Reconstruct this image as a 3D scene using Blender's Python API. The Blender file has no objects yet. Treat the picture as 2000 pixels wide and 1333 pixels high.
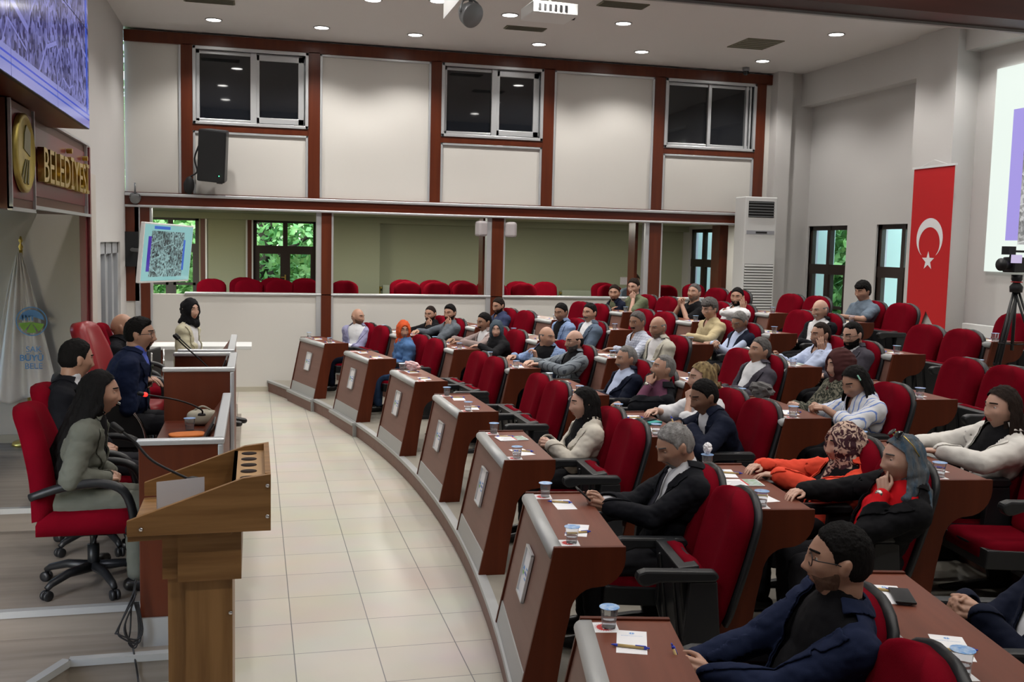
import bpy, bmesh, math, random
import numpy as np
from mathutils import Vector, Matrix, noise

# ------------------------------------------------------------------ camera, world, exposure
scn = bpy.context.scene
COL = scn.collection
CAM = np.array([0.0, 0.0, 2.258])
F_PX = 1967.25
def _rot(a, b, c):
    ca, sa = math.cos(a), math.sin(a); cb, sb = math.cos(b), math.sin(b); cc, sc = math.cos(c), math.sin(c)
    return (np.array([[ca, -sa, 0], [sa, ca, 0], [0, 0, 1]]) @ np.array([[1, 0, 0], [0, cb, -sb], [0, sb, cb]])
            @ np.array([[cc, 0, sc], [0, 1, 0], [-sc, 0, cc]]))
RC = _rot(math.radians(-14.3848), math.radians(-5.3442), math.radians(-1.3491))
cam_data = bpy.data.cameras.new('camera'); cam = bpy.data.objects.new('camera', cam_data); COL.objects.link(cam)
cam_data.sensor_width = 36.0; cam_data.lens = F_PX / 2000 * 36.0; cam_data.clip_end = 200
M = np.eye(4); M[:3, 0] = RC[:, 0]; M[:3, 1] = RC[:, 2]; M[:3, 2] = -RC[:, 1]; M[:3, 3] = CAM
cam.matrix_world = Matrix(M.tolist())
scn.camera = cam
scn.view_settings.view_transform = 'Standard'; scn.view_settings.look = 'None'
scn.view_settings.gamma = 1.0; scn.view_settings.use_curve_mapping = False
scn.view_settings.exposure = 0.0
w = bpy.data.worlds.new('World'); scn.world = w; w.use_nodes = True
wn = w.node_tree.nodes; wl = w.node_tree.links
bg = wn['Background']; sky = wn.new('ShaderNodeTexSky')
sky.sky_type = 'NISHITA'; sky.sun_disc = False; sky.sun_elevation = math.radians(38); sky.sun_rotation = math.radians(200)
wl.new(sky.outputs[0], bg.inputs['Color']); bg.inputs['Strength'].default_value = 1.2
try:
    scn.cycles.max_bounces = 7; scn.cycles.diffuse_bounces = 3; scn.cycles.glossy_bounces = 3
    scn.cycles.transmission_bounces = 5; scn.cycles.transparent_max_bounces = 8
    scn.cycles.caustics_reflective = False; scn.cycles.caustics_refractive = False
    scn.cycles.use_adaptive_sampling = True; scn.cycles.adaptive_threshold = 0.02
    scn.cycles.sample_clamp_indirect = 4.0
except Exception:
    pass
CEIL = 5.23
XL, XR, YB = -1.8, 9.06, 15.49
# downlights of the ceiling (x, y): the two far rows read off the photograph, nearer rows on the same grid
DOWN = [(-.54, 14.57), (.90, 14.55), (2.21, 14.56), (4.04, 14.57), (5.64, 14.55), (7.65, 14.56),
        (-.30, 12.7), (1.40, 12.7), (2.17, 12.48), (3.18, 12.9), (4.71, 12.85), (7.63, 12.47)]
for yy_ in (10.6, 8.6, 5.6, 3.4, 1.2):
    for xx_ in (-.6, 1.2, 3.0, 4.8, 6.6, 8.2):
        DOWN.append((xx_, yy_))
LAMP_W = 120.0
for i, (x, y) in enumerate(DOWN):
    ld = bpy.data.lights.new('downlight_lamp', 'SPOT'); ld.energy = LAMP_W * (1. if y > 7 else .62); ld.color = (1.0, .955, .90)
    ld.spot_size = math.radians(128); ld.spot_blend = .55; ld.shadow_soft_size = .07
    lo = bpy.data.objects.new('downlight_lamp', ld); COL.objects.link(lo); lo.location = (x, y, CEIL - .03)

# ------------------------------------------------------------------ helpers
def ray(u, v):
    return RC @ np.array([(u - 1000) / F_PX, 1, -(v - 666.5) / F_PX])
def at_z(u, v, z):
    d = ray(u, v); return CAM + d * ((z - CAM[2]) / d[2])
def at_y(u, v, y):
    d = ray(u, v); return CAM + d * (y / d[1])
def at_x(u, v, x):
    d = ray(u, v); return CAM + d * (x / d[0])
def project(P):
    q = (np.array(P) - CAM) @ RC; return (1000 + F_PX * q[0] / q[1], 666.5 - F_PX * q[2] / q[1])

MATS = {}
def mat(name, col=(.8, .8, .8), rough=.5, metal=0., bump=0., bscale=60., var=0., vscale=3., grain=None, spec=.5,
        emit=None, estr=0., trans=0., ior=1.45, alpha=1., sheen=0., coat=0., stretch=(1, 1, 1), col2=None):
    if name in MATS: return MATS[name]
    m = bpy.data.materials.new(name); m.use_nodes = True
    nt = m.node_tree; n = nt.nodes; l = nt.links; b = n['Principled BSDF']
    b.inputs['Base Color'].default_value = (*col, 1); b.inputs['Roughness'].default_value = rough
    b.inputs['Metallic'].default_value = metal; b.inputs['Specular IOR Level'].default_value = spec
    b.inputs['IOR'].default_value = ior
    b.inputs['Transmission Weight'].default_value = trans
    b.inputs['Alpha'].default_value = alpha
    if sheen: b.inputs['Sheen Weight'].default_value = sheen; b.inputs['Sheen Roughness'].default_value = .5
    if coat: b.inputs['Coat Weight'].default_value = coat; b.inputs['Coat Roughness'].default_value = .15
    if emit is not None:
        b.inputs['Emission Color'].default_value = (*emit, 1); b.inputs['Emission Strength'].default_value = estr
    if grain or var or bump:
        tc = n.new('ShaderNodeTexCoord'); mp = n.new('ShaderNodeMapping'); l.new(tc.outputs['Object'], mp.inputs['Vector'])
        mp.inputs['Scale'].default_value = stretch
    if var or grain:
        nz = n.new('ShaderNodeTexNoise'); l.new(mp.outputs[0], nz.inputs['Vector'])
        nz.inputs['Scale'].default_value = vscale; nz.inputs['Detail'].default_value = 5
        cr = n.new('ShaderNodeValToRGB'); l.new(nz.outputs['Fac'], cr.inputs['Fac'])
        c2 = col2 or tuple(min(1, c * (1 + var)) for c in col); c1 = tuple(c * (1 - var) for c in col) if col2 is None else col
        cr.color_ramp.elements[0].position = .32; cr.color_ramp.elements[1].position = .68
        cr.color_ramp.elements[0].color = (*c1, 1); cr.color_ramp.elements[1].color = (*c2, 1)
        l.new(cr.outputs[0], b.inputs['Base Color'])
    if bump:
        nb = n.new('ShaderNodeTexNoise'); l.new(mp.outputs[0], nb.inputs['Vector'])
        nb.inputs['Scale'].default_value = bscale; nb.inputs['Detail'].default_value = 4
        bp = n.new('ShaderNodeBump'); bp.inputs['Strength'].default_value = bump; bp.inputs['Distance'].default_value = .01
        l.new(nb.outputs['Fac'], bp.inputs['Height']); l.new(bp.outputs[0], b.inputs['Normal'])
    MATS[name] = m
    return m

def rot_to(a, b):
    """rotation matrix whose z axis runs from a to b"""
    d = np.array(b, float) - np.array(a, float); L = np.linalg.norm(d); d = d / max(L, 1e-9)
    up = np.array([0, 0, 1.]) if abs(d[2]) < .95 else np.array([1., 0, 0])
    x = np.cross(up, d); x /= np.linalg.norm(x); y = np.cross(d, x)
    return np.stack([x, y, d], 1), L

class MB:
    """collects shapes into one mesh"""
    def __init__(s): s.v = []; s.f = []; s.m = []; s.n = 0
    def add(s, v, f, mi=0):
        v = np.asarray(v, float).reshape(-1, 3); s.v.append(v)
        s.f += [tuple(int(i) + s.n for i in q) for q in f]; s.m += [mi] * len(f); s.n += len(v); return s
    def box(s, a, b, mi=0, R=None, o=(0, 0, 0)):
        x0, y0, z0 = a; x1, y1, z1 = b
        v = np.array([(x0, y0, z0), (x1, y0, z0), (x1, y1, z0), (x0, y1, z0), (x0, y0, z1), (x1, y0, z1), (x1, y1, z1), (x0, y1, z1)], float)
        if R is not None: v = v @ np.asarray(R).T
        v = v + np.array(o)
        return s.add(v, [(0, 3, 2, 1), (4, 5, 6, 7), (0, 1, 5, 4), (1, 2, 6, 5), (2, 3, 7, 6), (3, 0, 4, 7)], mi)
    def prism(s, poly, x0, x1, axis='x', mi=0):
        """poly in the other two axes (in order), extruded along axis"""
        n = len(poly); P = []
        for c in (x0, x1):
            for (a, b) in poly:
                P.append({'x': (c, a, b), 'y': (a, c, b), 'z': (a, b, c)}[axis])
        f = [tuple(range(n))[::-1], tuple(range(n, 2 * n))] + [(i, (i + 1) % n, n + (i + 1) % n, n + i) for i in range(n)]
        return s.add(P, f, mi)
    def tube(s, pts, r, seg=8, mi=0, caps=True):
        pts = [np.array(p, float) for p in pts]; n = len(pts)
        rs = r if hasattr(r, '__len__') else [r] * n
        V = []; x = None
        for i, p in enumerate(pts):
            d = pts[min(i + 1, n - 1)] - pts[max(i - 1, 0)]; d /= max(np.linalg.norm(d), 1e-9)
            if x is None:
                up = np.array([0, 0, 1.]) if abs(d[2]) < .9 else np.array([1., 0, 0]); x = np.cross(up, d)
            x = x - d * (x @ d); x /= max(np.linalg.norm(x), 1e-9); y = np.cross(d, x)
            for k in range(seg):
                a = 2 * math.pi * k / seg; V.append(p + rs[i] * (math.cos(a) * x + math.sin(a) * y))
        f = [(i * seg + k, i * seg + (k + 1) % seg, (i + 1) * seg + (k + 1) % seg, (i + 1) * seg + k) for i in range(n - 1) for k in range(seg)]
        if caps: f += [tuple(range(seg))[::-1], tuple((n - 1) * seg + k for k in range(seg))]
        return s.add(V, f, mi)
    def lathe(s, prof, seg=20, o=(0, 0, 0), mi=0, R=None):
        V = []
        for (r, z) in prof:
            for k in range(seg):
                a = 2 * math.pi * k / seg; V.append((r * math.cos(a), r * math.sin(a), z))
        V = np.array(V)
        if R is not None: V = V @ np.asarray(R).T
        V = V + np.array(o); n = len(prof)
        f = [(i * seg + k, i * seg + (k + 1) % seg, (i + 1) * seg + (k + 1) % seg, (i + 1) * seg + k) for i in range(n - 1) for k in range(seg)]
        f += [tuple(range(seg))[::-1], tuple((n - 1) * seg + k for k in range(seg))]
        return s.add(V, f, mi)
    def ell(s, c, r, R=None, seg=20, rings=12, mi=0):
        V = []
        for i in range(rings + 1):
            t = math.pi * i / rings
            for k in range(seg):
                a = 2 * math.pi * k / seg
                V.append((math.sin(t) * math.cos(a) * r[0], math.sin(t) * math.sin(a) * r[1], -math.cos(t) * r[2]))
        V = np.array(V)
        if R is not None: V = V @ np.asarray(R).T
        V = V + np.array(c, float)
        f = [(i * seg + k, i * seg + (k + 1) % seg, (i + 1) * seg + (k + 1) % seg, (i + 1) * seg + k) for i in range(rings) for k in range(seg)]
        return s.add(V, f, mi)
    def cone(s, a, b, ra, rb, seg=16, flat=1.0, mi=0):
        """round cone from a to b, both ends closed by half spheres"""
        a = np.array(a, float); b = np.array(b, float); R, L = rot_to(a, b)
        prof = [(ra * math.sin(t), -ra * math.cos(t)) for t in np.linspace(.02, math.pi / 2, 6)]
        prof += [(rb * math.cos(t), L + rb * math.sin(t)) for t in np.linspace(0, math.pi / 2 - .02, 6)]
        V = []
        for (r, z) in prof:
            for k in range(seg):
                t = 2 * math.pi * k / seg; V.append((r * math.cos(t), r * math.sin(t) * flat, z))
        V = np.array(V) @ R.T + a; n = len(prof)
        f = [(i * seg + k, i * seg + (k + 1) % seg, (i + 1) * seg + (k + 1) % seg, (i + 1) * seg + k) for i in range(n - 1) for k in range(seg)]
        f += [tuple(range(seg))[::-1], tuple((n - 1) * seg + k for k in range(seg))]
        return s.add(V, f, mi)
    def join(s, o, mi=None):
        for v in o.v: s.v.append(v)
        s.f += [tuple(i + s.n for i in q) for q in o.f]; s.m += (o.m if mi is None else [mi] * len(o.m)); s.n += o.n; return s
    def mesh(s, name, mats, smooth=False):
        me = bpy.data.meshes.new(name); V = np.concatenate(s.v) if s.v else np.zeros((0, 3))
        me.from_pydata(V.tolist(), [], s.f)
        for m_ in (mats if isinstance(mats, (list, tuple)) else [mats]): me.materials.append(m_)
        if any(s.m): me.polygons.foreach_set('material_index', s.m)
        if smooth: me.polygons.foreach_set('use_smooth', [True] * len(me.polygons))
        me.update(); return me

def obj(name, me, parent=None, bevel=0., smooth_angle=None):
    o = bpy.data.objects.new(name, me); COL.objects.link(o)
    if parent is not None: o.parent = parent
    if bevel:
        b = o.modifiers.new('bevel', 'BEVEL'); b.width = bevel; b.segments = 2; b.limit_method = 'ANGLE'; b.angle_limit = .7
    return o
def tag(o, label=None, cat=None, group=None, kind=None):
    if label: o['label'] = label
    if cat: o['category'] = cat
    if group: o['group'] = group
    if kind: o['kind'] = kind
    return o
def empty(name, loc=(0, 0, 0), rz=0., label=None, cat=None, group=None, kind=None):
    o = bpy.data.objects.new(name, None); COL.objects.link(o); o.location = loc; o.rotation_euler = (0, 0, rz)
    o.empty_display_size = .1
    return tag(o, label, cat, group, kind)
def struct(name, mb, m, smooth=False, bevel=0.):
    o = obj(name, mb.mesh(name, m, smooth), None, bevel); o['kind'] = 'structure'; return o
def copy_tree(o, parent=None, skip=()):
    c = o.copy(); COL.objects.link(c)
    if parent is not None: c.parent = parent
    for ch in list(o.children):
        if ch.name.split('.')[0] not in skip: copy_tree(ch, c)
    return c
def text_mesh(s, size, depth, name, m, align='CENTER', bold=0.):
    cu = bpy.data.curves.new(name, 'FONT'); cu.body = s; cu.size = size; cu.extrude = depth; cu.align_x = align; cu.align_y = 'CENTER'
    cu.offset = bold; cu.resolution_u = 3
    o = bpy.data.objects.new(name, cu); COL.objects.link(o)
    bpy.context.view_layer.update()
    me = bpy.data.meshes.new_from_object(o.evaluated_get(bpy.context.evaluated_depsgraph_get()))
    bpy.data.objects.remove(o); bpy.data.curves.remove(cu)
    me.name = name; me.materials.clear(); me.materials.append(m); return me
def frame_matrix(o, x, y, z):
    m = np.eye(4); m[:3, 0] = x; m[:3, 1] = y; m[:3, 2] = z; m[:3, 3] = o; return Matrix(m.tolist())

# ------------------------------------------------------------------ materials
def wood(name, c1, c2, rough=.35, axis=2, scale=14, spec=.5, coat=0.):
    st = [9, 9, 9]; st[axis] = .6
    return mat(name, c1, rough, var=.01, vscale=scale / 9, col2=c2, stretch=tuple(st), spec=spec, coat=coat)
M_WALL = mat('off_white_paint', (.60, .59, .58), .7, var=.015, vscale=.8)
M_PANEL = mat('cream_wall_panel', (.66, .645, .61), .55, var=.01, vscale=.7)
M_CEIL = mat('ceiling_paint', (.70, .68, .67), .85)
M_MAHO = wood('mahogany_laminate', (.088, .017, .006), (.120, .026, .009), .32)
M_MAHO_H = wood('mahogany_laminate_lengthwise', (.075, .012, .004), (.105, .019, .007), .3, axis=0)
M_DARKW = wood('dark_mahogany', (.035, .009, .006), (.048, .012, .008), .4, axis=0)
M_DESK = wood('desk_side_laminate', (.064, .011, .003), (.09, .017, .005), .5, spec=.25)
M_TOP = wood('desk_top_laminate', (.125, .036, .020), (.165, .050, .029), .42, axis=0, spec=.3)
M_FRONT = wood('desk_front_laminate', (.17, .085, .066), (.20, .105, .082), .5, axis=0)
M_ALU = mat('brushed_aluminium', (.60, .62, .64), .38, metal=.55)
M_ALU2 = mat('satin_silver_strip', (.40, .41, .41), .45, metal=.25)
M_STEEL = mat('chrome', (.8, .8, .82), .12, metal=1.)
M_RED = mat('red_fabric', (.145, .0022, .009), .95, bump=.25, bscale=350, var=.09, vscale=6, spec=.04)
M_REDL = mat('red_leather', (.24, .012, .018), .35, var=.06, vscale=4)
M_BLACKP = mat('black_plastic', (.012, .013, .015), .42)
M_BLACK = mat('matt_black', (.008, .008, .009), .6)
M_WHITE = mat('white_plastic', (.72, .73, .73), .4)
M_PAPER = mat('paper', (.80, .80, .82), .7)
M_GLASSD = mat('dark_window_glass', (.012, .014, .018), .03, spec=.9)
M_LEAF = mat('leaves', (.12, .34, .08), .6, var=.01, vscale=2.2, col2=(.38, .62, .20))
M_TRUNK = mat('bark', (.06, .045, .03), .9)
M_GREENW = mat('pale_green_paint', (.36, .385, .27), .7, var=.02, vscale=.8)
M_GOLD = mat('polished_brass', (.62, .46, .12), .3, metal=.9)
M_DARKFR = mat('dark_brown_window_frame', (.022, .012, .009), .4)
M_PANE = mat('window_glass', (.9, .97, .93), .02, trans=1., ior=1.01, spec=.2)
M_CUP = mat('clear_plastic', (.95, .97, 1.), .08, trans=.85, ior=1.04)
M_WATER = mat('water', (.92, .95, .98), .04, trans=.85, ior=1.10)
M_BLUE = mat('blue_ink', (.02, .09, .48), .4)
M_CYAN = mat('light_blue_print', (.10, .33, .72), .5)
M_REDP = mat('red_print', (.55, .03, .03), .6)
M_GRNP = mat('green_print', (.25, .55, .08), .6)
M_KRAFT = mat('kraft_pen_barrel', (.50, .36, .15), .6)
M_SKIRT = mat('beige_skirting', (.47, .44, .36), .5)
M_OAK = wood('oak_laminate', (.20, .098, .030), (.35, .19, .070), .42, axis=2, scale=24)
M_OAKH = wood('oak_laminate_lengthwise', (.20, .098, .030), (.34, .18, .066), .42, axis=0, scale=30)
M_LAM = wood('grey_laminate_floor', (.20, .17, .14), (.27, .235, .20), .42, axis=0, scale=16)
M_LED = mat('lamp_diffuser', (1, 1, 1), .5, emit=(1, .97, .92), estr=22.)

def tile_mat():
    m = bpy.data.materials.new('cream_floor_tiles'); m.use_nodes = True; nt = m.node_tree; n = nt.nodes; l = nt.links
    b = n['Principled BSDF']; tc = n.new('ShaderNodeTexCoord'); mp = n.new('ShaderNodeMapping')
    T = .45; mp.inputs['Location'].default_value = (-(.4635 % 1) * T / T, 0, 0)
    mp.inputs['Scale'].default_value = (1 / T, 1 / (T * 1.0046), 1); mp.inputs['Location'].default_value = (-.4635, -(18.1817 % 1.0046) / 1.0046, 0)
    l.new(tc.outputs['Object'], mp.inputs['Vector'])
    br = n.new('ShaderNodeTexBrick'); br.offset = 0; br.squash = 1; l.new(mp.outputs[0], br.inputs['Vector'])
    br.inputs['Scale'].default_value = 1; br.inputs['Brick Width'].default_value = 1; br.inputs['Row Height'].default_value = 1
    br.inputs['Mortar Size'].default_value = .0065; br.inputs['Mortar Smooth'].default_value = .1
    br.inputs['Color1'].default_value = (.60, .57, .50, 1); br.inputs['Color2'].default_value = (.57, .535, .465, 1)
    br.inputs['Mortar'].default_value = (.17, .17, .17, 1)
    nz = n.new('ShaderNodeTexNoise'); nz.inputs['Scale'].default_value = 2.2; l.new(tc.outputs['Object'], nz.inputs['Vector'])
    mx = n.new('ShaderNodeMixRGB'); mx.blend_type = 'MULTIPLY'; mx.inputs[0].default_value = .2
    l.new(br.outputs[0], mx.inputs[1]); l.new(nz.outputs['Color'], mx.inputs[2]); l.new(mx.outputs[0], b.inputs['Base Color'])
    b.inputs['Roughness'].default_value = .28
    return m
M_TILE = tile_mat()
RX = lambda a: np.array([[1, 0, 0], [0, math.cos(a), -math.sin(a)], [0, math.sin(a), math.cos(a)]])
# ------------------------------------------------------------------ the hall
C0 = np.array([-21.53, 7.96]); R0 = 23.13; PITCH = .965; Z0 = .165; RISE = .12
def tier_z(k): return Z0 + RISE * k
def row_r(k): return R0 + PITCH * k
def polar(R, deg, z=0.):
    a = math.radians(deg); return np.array([C0[0] + R * math.cos(a), C0[1] + R * math.sin(a), z])

b = MB(); b.box((XL - 1.5, -3, -.2), (XR + .3, YB + .1, 0)); struct('floor', b, M_TILE)
b = MB(); b.box((XL - 1.5, -3, CEIL), (XR + .3, YB + .3, CEIL + .2)); struct('ceiling', b, M_CEIL)
# left wall: door opening between y 13.0 and 14.85
b = MB(); b.box((XL - .2, 9.6, 0), (XL, 13.0, 2.2)); b.box((XL - .2, 14.85, 0), (XL, YB, 2.2)); b.box((XL - .2, 9.6, 2.2), (XL, YB, CEIL)); b.box((XL - .2, -3, 2.5), (XL, 9.6, CEIL)); b.box((XL - .2, -3, 0), (XL, 3.9, 2.5))
struct('wall_left', b, M_WALL)
b = MB(); b.box((XL - .14, 13.0, 0), (XL - .08, 14.85, 2.2)); 
for yy_ in (13.0, 13.6, 14.2, 14.78): b.box((XL - .08, yy_, 0), (XL - .03, yy_ + .07, 2.2))
b.box((XL - .08, 13.0, 2.05), (XL - .03, 14.85, 2.2))
struct('door_1', b, mat('grey_door', (.40, .42, .45), .5))
b = MB(); b.box((XL - 1.5, -3.2, 0), (XR + .3, -3, CEIL)); struct('wall_near', b, M_WALL)

# far wall: timber framing, cream panels, three windows, open gallery below
ZT, ZB = 5.197, 5.036; ZL1, ZL0 = 2.905, 2.70; SILL = 1.485
posts = [(-1.03, -.87), (.77, .94), (2.61, 2.77), (4.39, 4.57), (6.26, 6.44), (8.06, 8.24)]
b = MB(); b.box((XL, YB, ZB), (8.42, YB + .12, ZT))
for x0, x1 in posts: b.box((x0, YB, ZL1), (x1, YB + .12, ZB + .02))
for i in (0, 2, 4): b.box((posts[i][1], YB, 3.83), (posts[i + 1][0], YB + .12, 3.925))
struct('trim_1', b, M_MAHO, bevel=.004)
b = MB()
spans = [(XL, posts[0][0])] + [(posts[i][1], posts[i + 1][0]) for i in range(5)] + [(8.24, 9.3)]
for i, (x0, x1) in enumerate(spans):
    if i in (1, 3, 5): b.box((x0, YB + .035, ZL1), (x1, YB + .2, 3.83)); b.box((x0, YB + .16, 3.83), (x1, YB + .2, ZB)) if False else None
    else: b.box((x0, YB + .035, ZL1), (x1, YB + .2, ZB))
b.box((XL, YB + .12, ZB), (9.3, YB + .2, CEIL))
struct('wall_far', b, M_PANEL)
b = MB()
def rim(b, x0, x1, z0, z1, y, w=.035, d=.03, mi=0, bottom=True):
    b.box((x0, y - d, z1 - w), (x1, y + .01, z1), mi)
    if bottom: b.box((x0, y - d, z0), (x1, y + .01, z0 + w), mi)
    b.box((x0, y - d, z0), (x0 + w, y + .01, z1), mi); b.box((x1 - w, y - d, z0), (x1, y + .01, z1), mi)
for i, (x0, x1) in enumerate(spans[:6]):
    if i == 0: b.box((x1 - .035, YB + .005, ZL1), (x1, YB + .04, ZB)); continue
    if i in (1, 3, 5): rim(b, x0, x1, ZL1, 3.83, YB + .035, bottom=False)
    else: rim(b, x0, x1, ZL1, ZB, YB + .035, bottom=False)
struct('trim_2', b, M_ALU, bevel=.006)
for n, (x0, x1) in enumerate([spans[1], spans[3], spans[5]]):
    wnd = empty('window_%d' % (n + 1), ((x0 + x1) / 2, YB, 3.925), kind='structure')
    hw = (x1 - x0) / 2; H = ZB - 3.925
    f = MB(); rim(f, -hw, hw, 0, H, .03, .045, .05); rim(f, -hw + .045, hw - .045, .045, H - .045, .10, .05, .03)
    sx = -hw + (x1 - x0) * (.52 if n < 2 else .50)
    if n < 2:
        f.box((sx - .045, .05, .045), (sx + .045, .11, H - .045)); rim(f, sx, hw - .06, .06, H - .06, .10, .085, .04)
    else:
        f.box((sx - .03, .05, .045), (sx + .03, .11, H - .045)); f.box((hw - .17, .03, .045), (hw - .13, .11, H - .045)); f.box((hw - .10, .03, .045), (hw - .07, .11, H - .045))
    obj('window_frame', f.mesh('window_frame', M_ALU), wnd, .005)
    g = MB(); g.box((-hw + .05, .095, .05), (sx, .10, H - .05)); g.box((sx, .10, .05), (hw - .05, .105, H - .05))
    obj('window_pane', g.mesh('window_pane', M_GLASSD), wnd)
    k = MB(); k.box((-hw, .12, 0), (hw, .2, H)); obj('reveal_backing', k.mesh('reveal_backing', M_BLACK), wnd)
# ledge above the gallery opening
b = MB(); b.box((XL, YB - .07, ZL0 + .035), (7.9, YB + .14, ZL1 - .045)); struct('trim_3', b, M_MAHO_H)
b = MB(); b.box((XL, YB - .10, ZL1 - .045), (7.9, YB + .03, ZL1)); b.box((XL, YB - .09, ZL0), (7.9, YB + .14, ZL0 + .035))
struct('trim_4', b, M_ALU, bevel=.01)
b = MB(); b.box((XL, YB - .06, ZL1), (7.9, YB + .04, ZL1 + .012)); struct('trim_5', b, M_MAHO_H)
# low wall and its cap
b = MB(); b.box((XL, YB, 0), (9.3, YB + .12, SILL - .03)); struct('wall_dado', b, M_PANEL)
b = MB(); b.box((-1.0, YB - .03, SILL - .035), (8.35, YB + .15, SILL)); struct('trim_6', b, M_ALU, bevel=.01)
b = MB(); b.box((XL, YB - .015, 0), (.80, YB, .075)); struct('baseboard_far', b, M_SKIRT)
lows = [(-1.60, -1.47), (.97, 1.12), (3.60, 3.79), (6.24, 6.44)]
b = MB(); e = MB()
for x0, x1 in lows:
    b.box((x0, YB - .03, 0), (x1, YB + .16, ZL0)); e.box((x0 - .075, YB - .02, 0), (x0, YB + .12, ZL0)); e.box((x1, YB - .02, 0), (x1 + .03, YB + .12, ZL0))
b.box((3.52, YB + .25, SILL), (3.57, YB + .55, ZL0)); b.box((6.08, YB + .2, SILL), (6.13, YB + .5, ZL0)); b.box((7.55, YB + .1, SILL), (7.7, YB + .4, ZL0)); b.box((-1.80, YB - .02, 1.35), (-1.62, YB + .1, ZL0))
struct('trim_7', b, M_MAHO); struct('trim_8', e, M_ALU)

# gallery behind the opening
GY, GZ = 20.5, .65
b = MB(); b.box((-4.5, YB + .12, GZ - .1), (XR + .1, GY, GZ)); struct('floor_gallery', b, M_LAM)
b = MB(); b.box((-4.5, YB + .12, 2.78), (XR + .1, GY + .2, 2.95)); struct('ceiling_gallery', b, M_GREENW)
b = MB()
wx = [(-2.1, -1.05), (-.03, 1.20)]; wz0, wz1 = .95, 2.69
b.box((-4.5, GY, GZ), (wx[0][0], GY + .2, 2.9)); b.box((wx[0][1], GY, GZ), (wx[1][0], GY + .2, 2.9)); b.box((wx[1][1], GY, GZ), (XR + .1, GY + .2, 2.9))
for a in wx: b.box((a[0], GY, GZ), (a[1], GY + .2, wz0)); b.box((a[0], GY, wz1), (a[1], GY + .2, 2.9))
b.box((1.25, GY - .25, GZ), (2.42, GY, 2.78)); b.box((-4.5, GY - .3, 2.66), (XR, GY, 2.78)); b.box((-4.7, YB, GZ), (-4.5, GY + .2, 2.9))
struct('wall_gallery', b, M_GREENW)
b = MB()
for (x0, x1) in [(-1.02, -.93), (-.14, -.06)]: b.box((x0, GY - .03, GZ), (x1, GY, 2.66))
struct('trim_9', b, M_MAHO)
b = MB()
for (x0, x1) in [(-.93, -.90), (-.17, -.14), (-.06, -.03), (1.20, 1.23)]: b.box((x0, GY - .04, GZ), (x1, GY, 2.66))
struct('trim_10', b, M_ALU)

def casement(name, W, z0, z1, mid, origin, rz, trim=True):
    """two-leaf window with fixed lights above; local x along the wall, +y into the room"""
    wnd = empty(name, origin, rz, kind='structure'); f = MB(); d = .07
    f.box((0, -d, z0), (W, 0, z0 + .07)); f.box((0, -d, z1 - .07), (W, 0, z1)); f.box((0, -d, z0), (.07, 0, z1)); f.box((W - .07, -d, z0), (W, 0, z1))
    f.box((0, -d, mid - .09), (W, .01, mid + .07)); f.box((W / 2 - .045, -d, z0), (W / 2 + .045, .012, z1))
    for a in (.07, W / 2 + .045):
        for (c0, c1) in ((z0 + .07, mid - .09),):
            f.box((a, -d + .01, c0), (a + .05, .005, c1)); f.box((a + W / 2 - .115 - .05, -d + .01, c0), (a + W / 2 - .115, .005, c1)); f.box((a, -d + .01, c0 + .35), (a + W / 2 - .115, .005, c0 + .40))
    obj('window_frame', f.mesh('window_frame', M_DARKFR), wnd)
    g = MB(); g.box((.03, -.04, z0 + .03), (W - .03, -.036, z1 - .03)); obj('window_pane', g.mesh('window_pane', M_PANE), wnd)
    h = MB(); h.box((W / 2 - .012, .012, mid - .62), (W / 2 + .012, .05, mid - .5)); h.box((W / 2 - .012, .04, mid - .56), (W / 2 + .08, .055, mid - .54)); obj('window_handle', h.mesh('window_handle', M_GOLD), wnd)
    if trim:
        t = MB(); t.box((-.09, -.02, z0), (-.045, .03, z1 + .09)); t.box((W + .045, -.02, z0), (W + .09, .03, z1 + .09)); t.box((-.09, -.02, z1 + .045), (W + .09, .03, z1 + .09))
        obj('outer_trim', t.mesh('outer_trim', M_MAHO), wnd)
        t = MB(); t.box((-.045, -.03, z0), (0, .02, z1 + .045)); t.box((W, -.03, z0), (W + .045, .02, z1 + .045)); t.box((-.045, -.03, z1), (W + .045, .02, z1 + .045))
        obj('inner_trim', t.mesh('inner_trim', M_ALU), wnd)
    return wnd
for i, a in enumerate(wx): casement('window_%d' % (4 + i), a[1] - a[0], wz0, wz1, 2.10, (a[1], GY + .06, 0), math.pi, False)

# right wall with two tall windows, soffit beam and column
WY = [(14.20, 15.36), (12.2, 13.42), (18.95, 20.15)]; RZ0, RZ1 = .95, 2.72
b = MB(); ys = [-3, WY[1][0], WY[1][1], WY[0][0], WY[0][1], YB + 1.0, WY[2][0], WY[2][1], GY + .2]
b.box((XR, -3, 0), (XR + .2, WY[1][0], CEIL)); b.box((XR, WY[1][1], 0), (XR + .2, WY[0][0], CEIL)); b.box((XR, WY[0][1], 0), (XR + .2, WY[2][0], CEIL)); b.box((XR, WY[2][1], 0), (XR + .2, GY + .2, CEIL))
for a in WY: b.box((XR, a[0], 0), (XR + .2, a[1], RZ0)); b.box((XR, a[0], RZ1), (XR + .2, a[1], CEIL))
struct('wall_right', b, M_WALL)
for i, a in enumerate(WY): casement('window_%d' % (6 + i), a[1] - a[0], RZ0, RZ1, 2.02, (XR + .05, a[1], 0), -math.pi / 2 if False else math.radians(-90), True) if False else None
def casement_right(i, a):
    # local x runs toward -y so that local +y points to -x (into the room)
    w_ = casement('window_%d' % (6 + i), a[1] - a[0], RZ0, RZ1, 2.02, (XR + .05, a[0], 0), math.radians(90), True)
    return w_
for i, a in enumerate(WY): casement_right(i, a)
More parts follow.
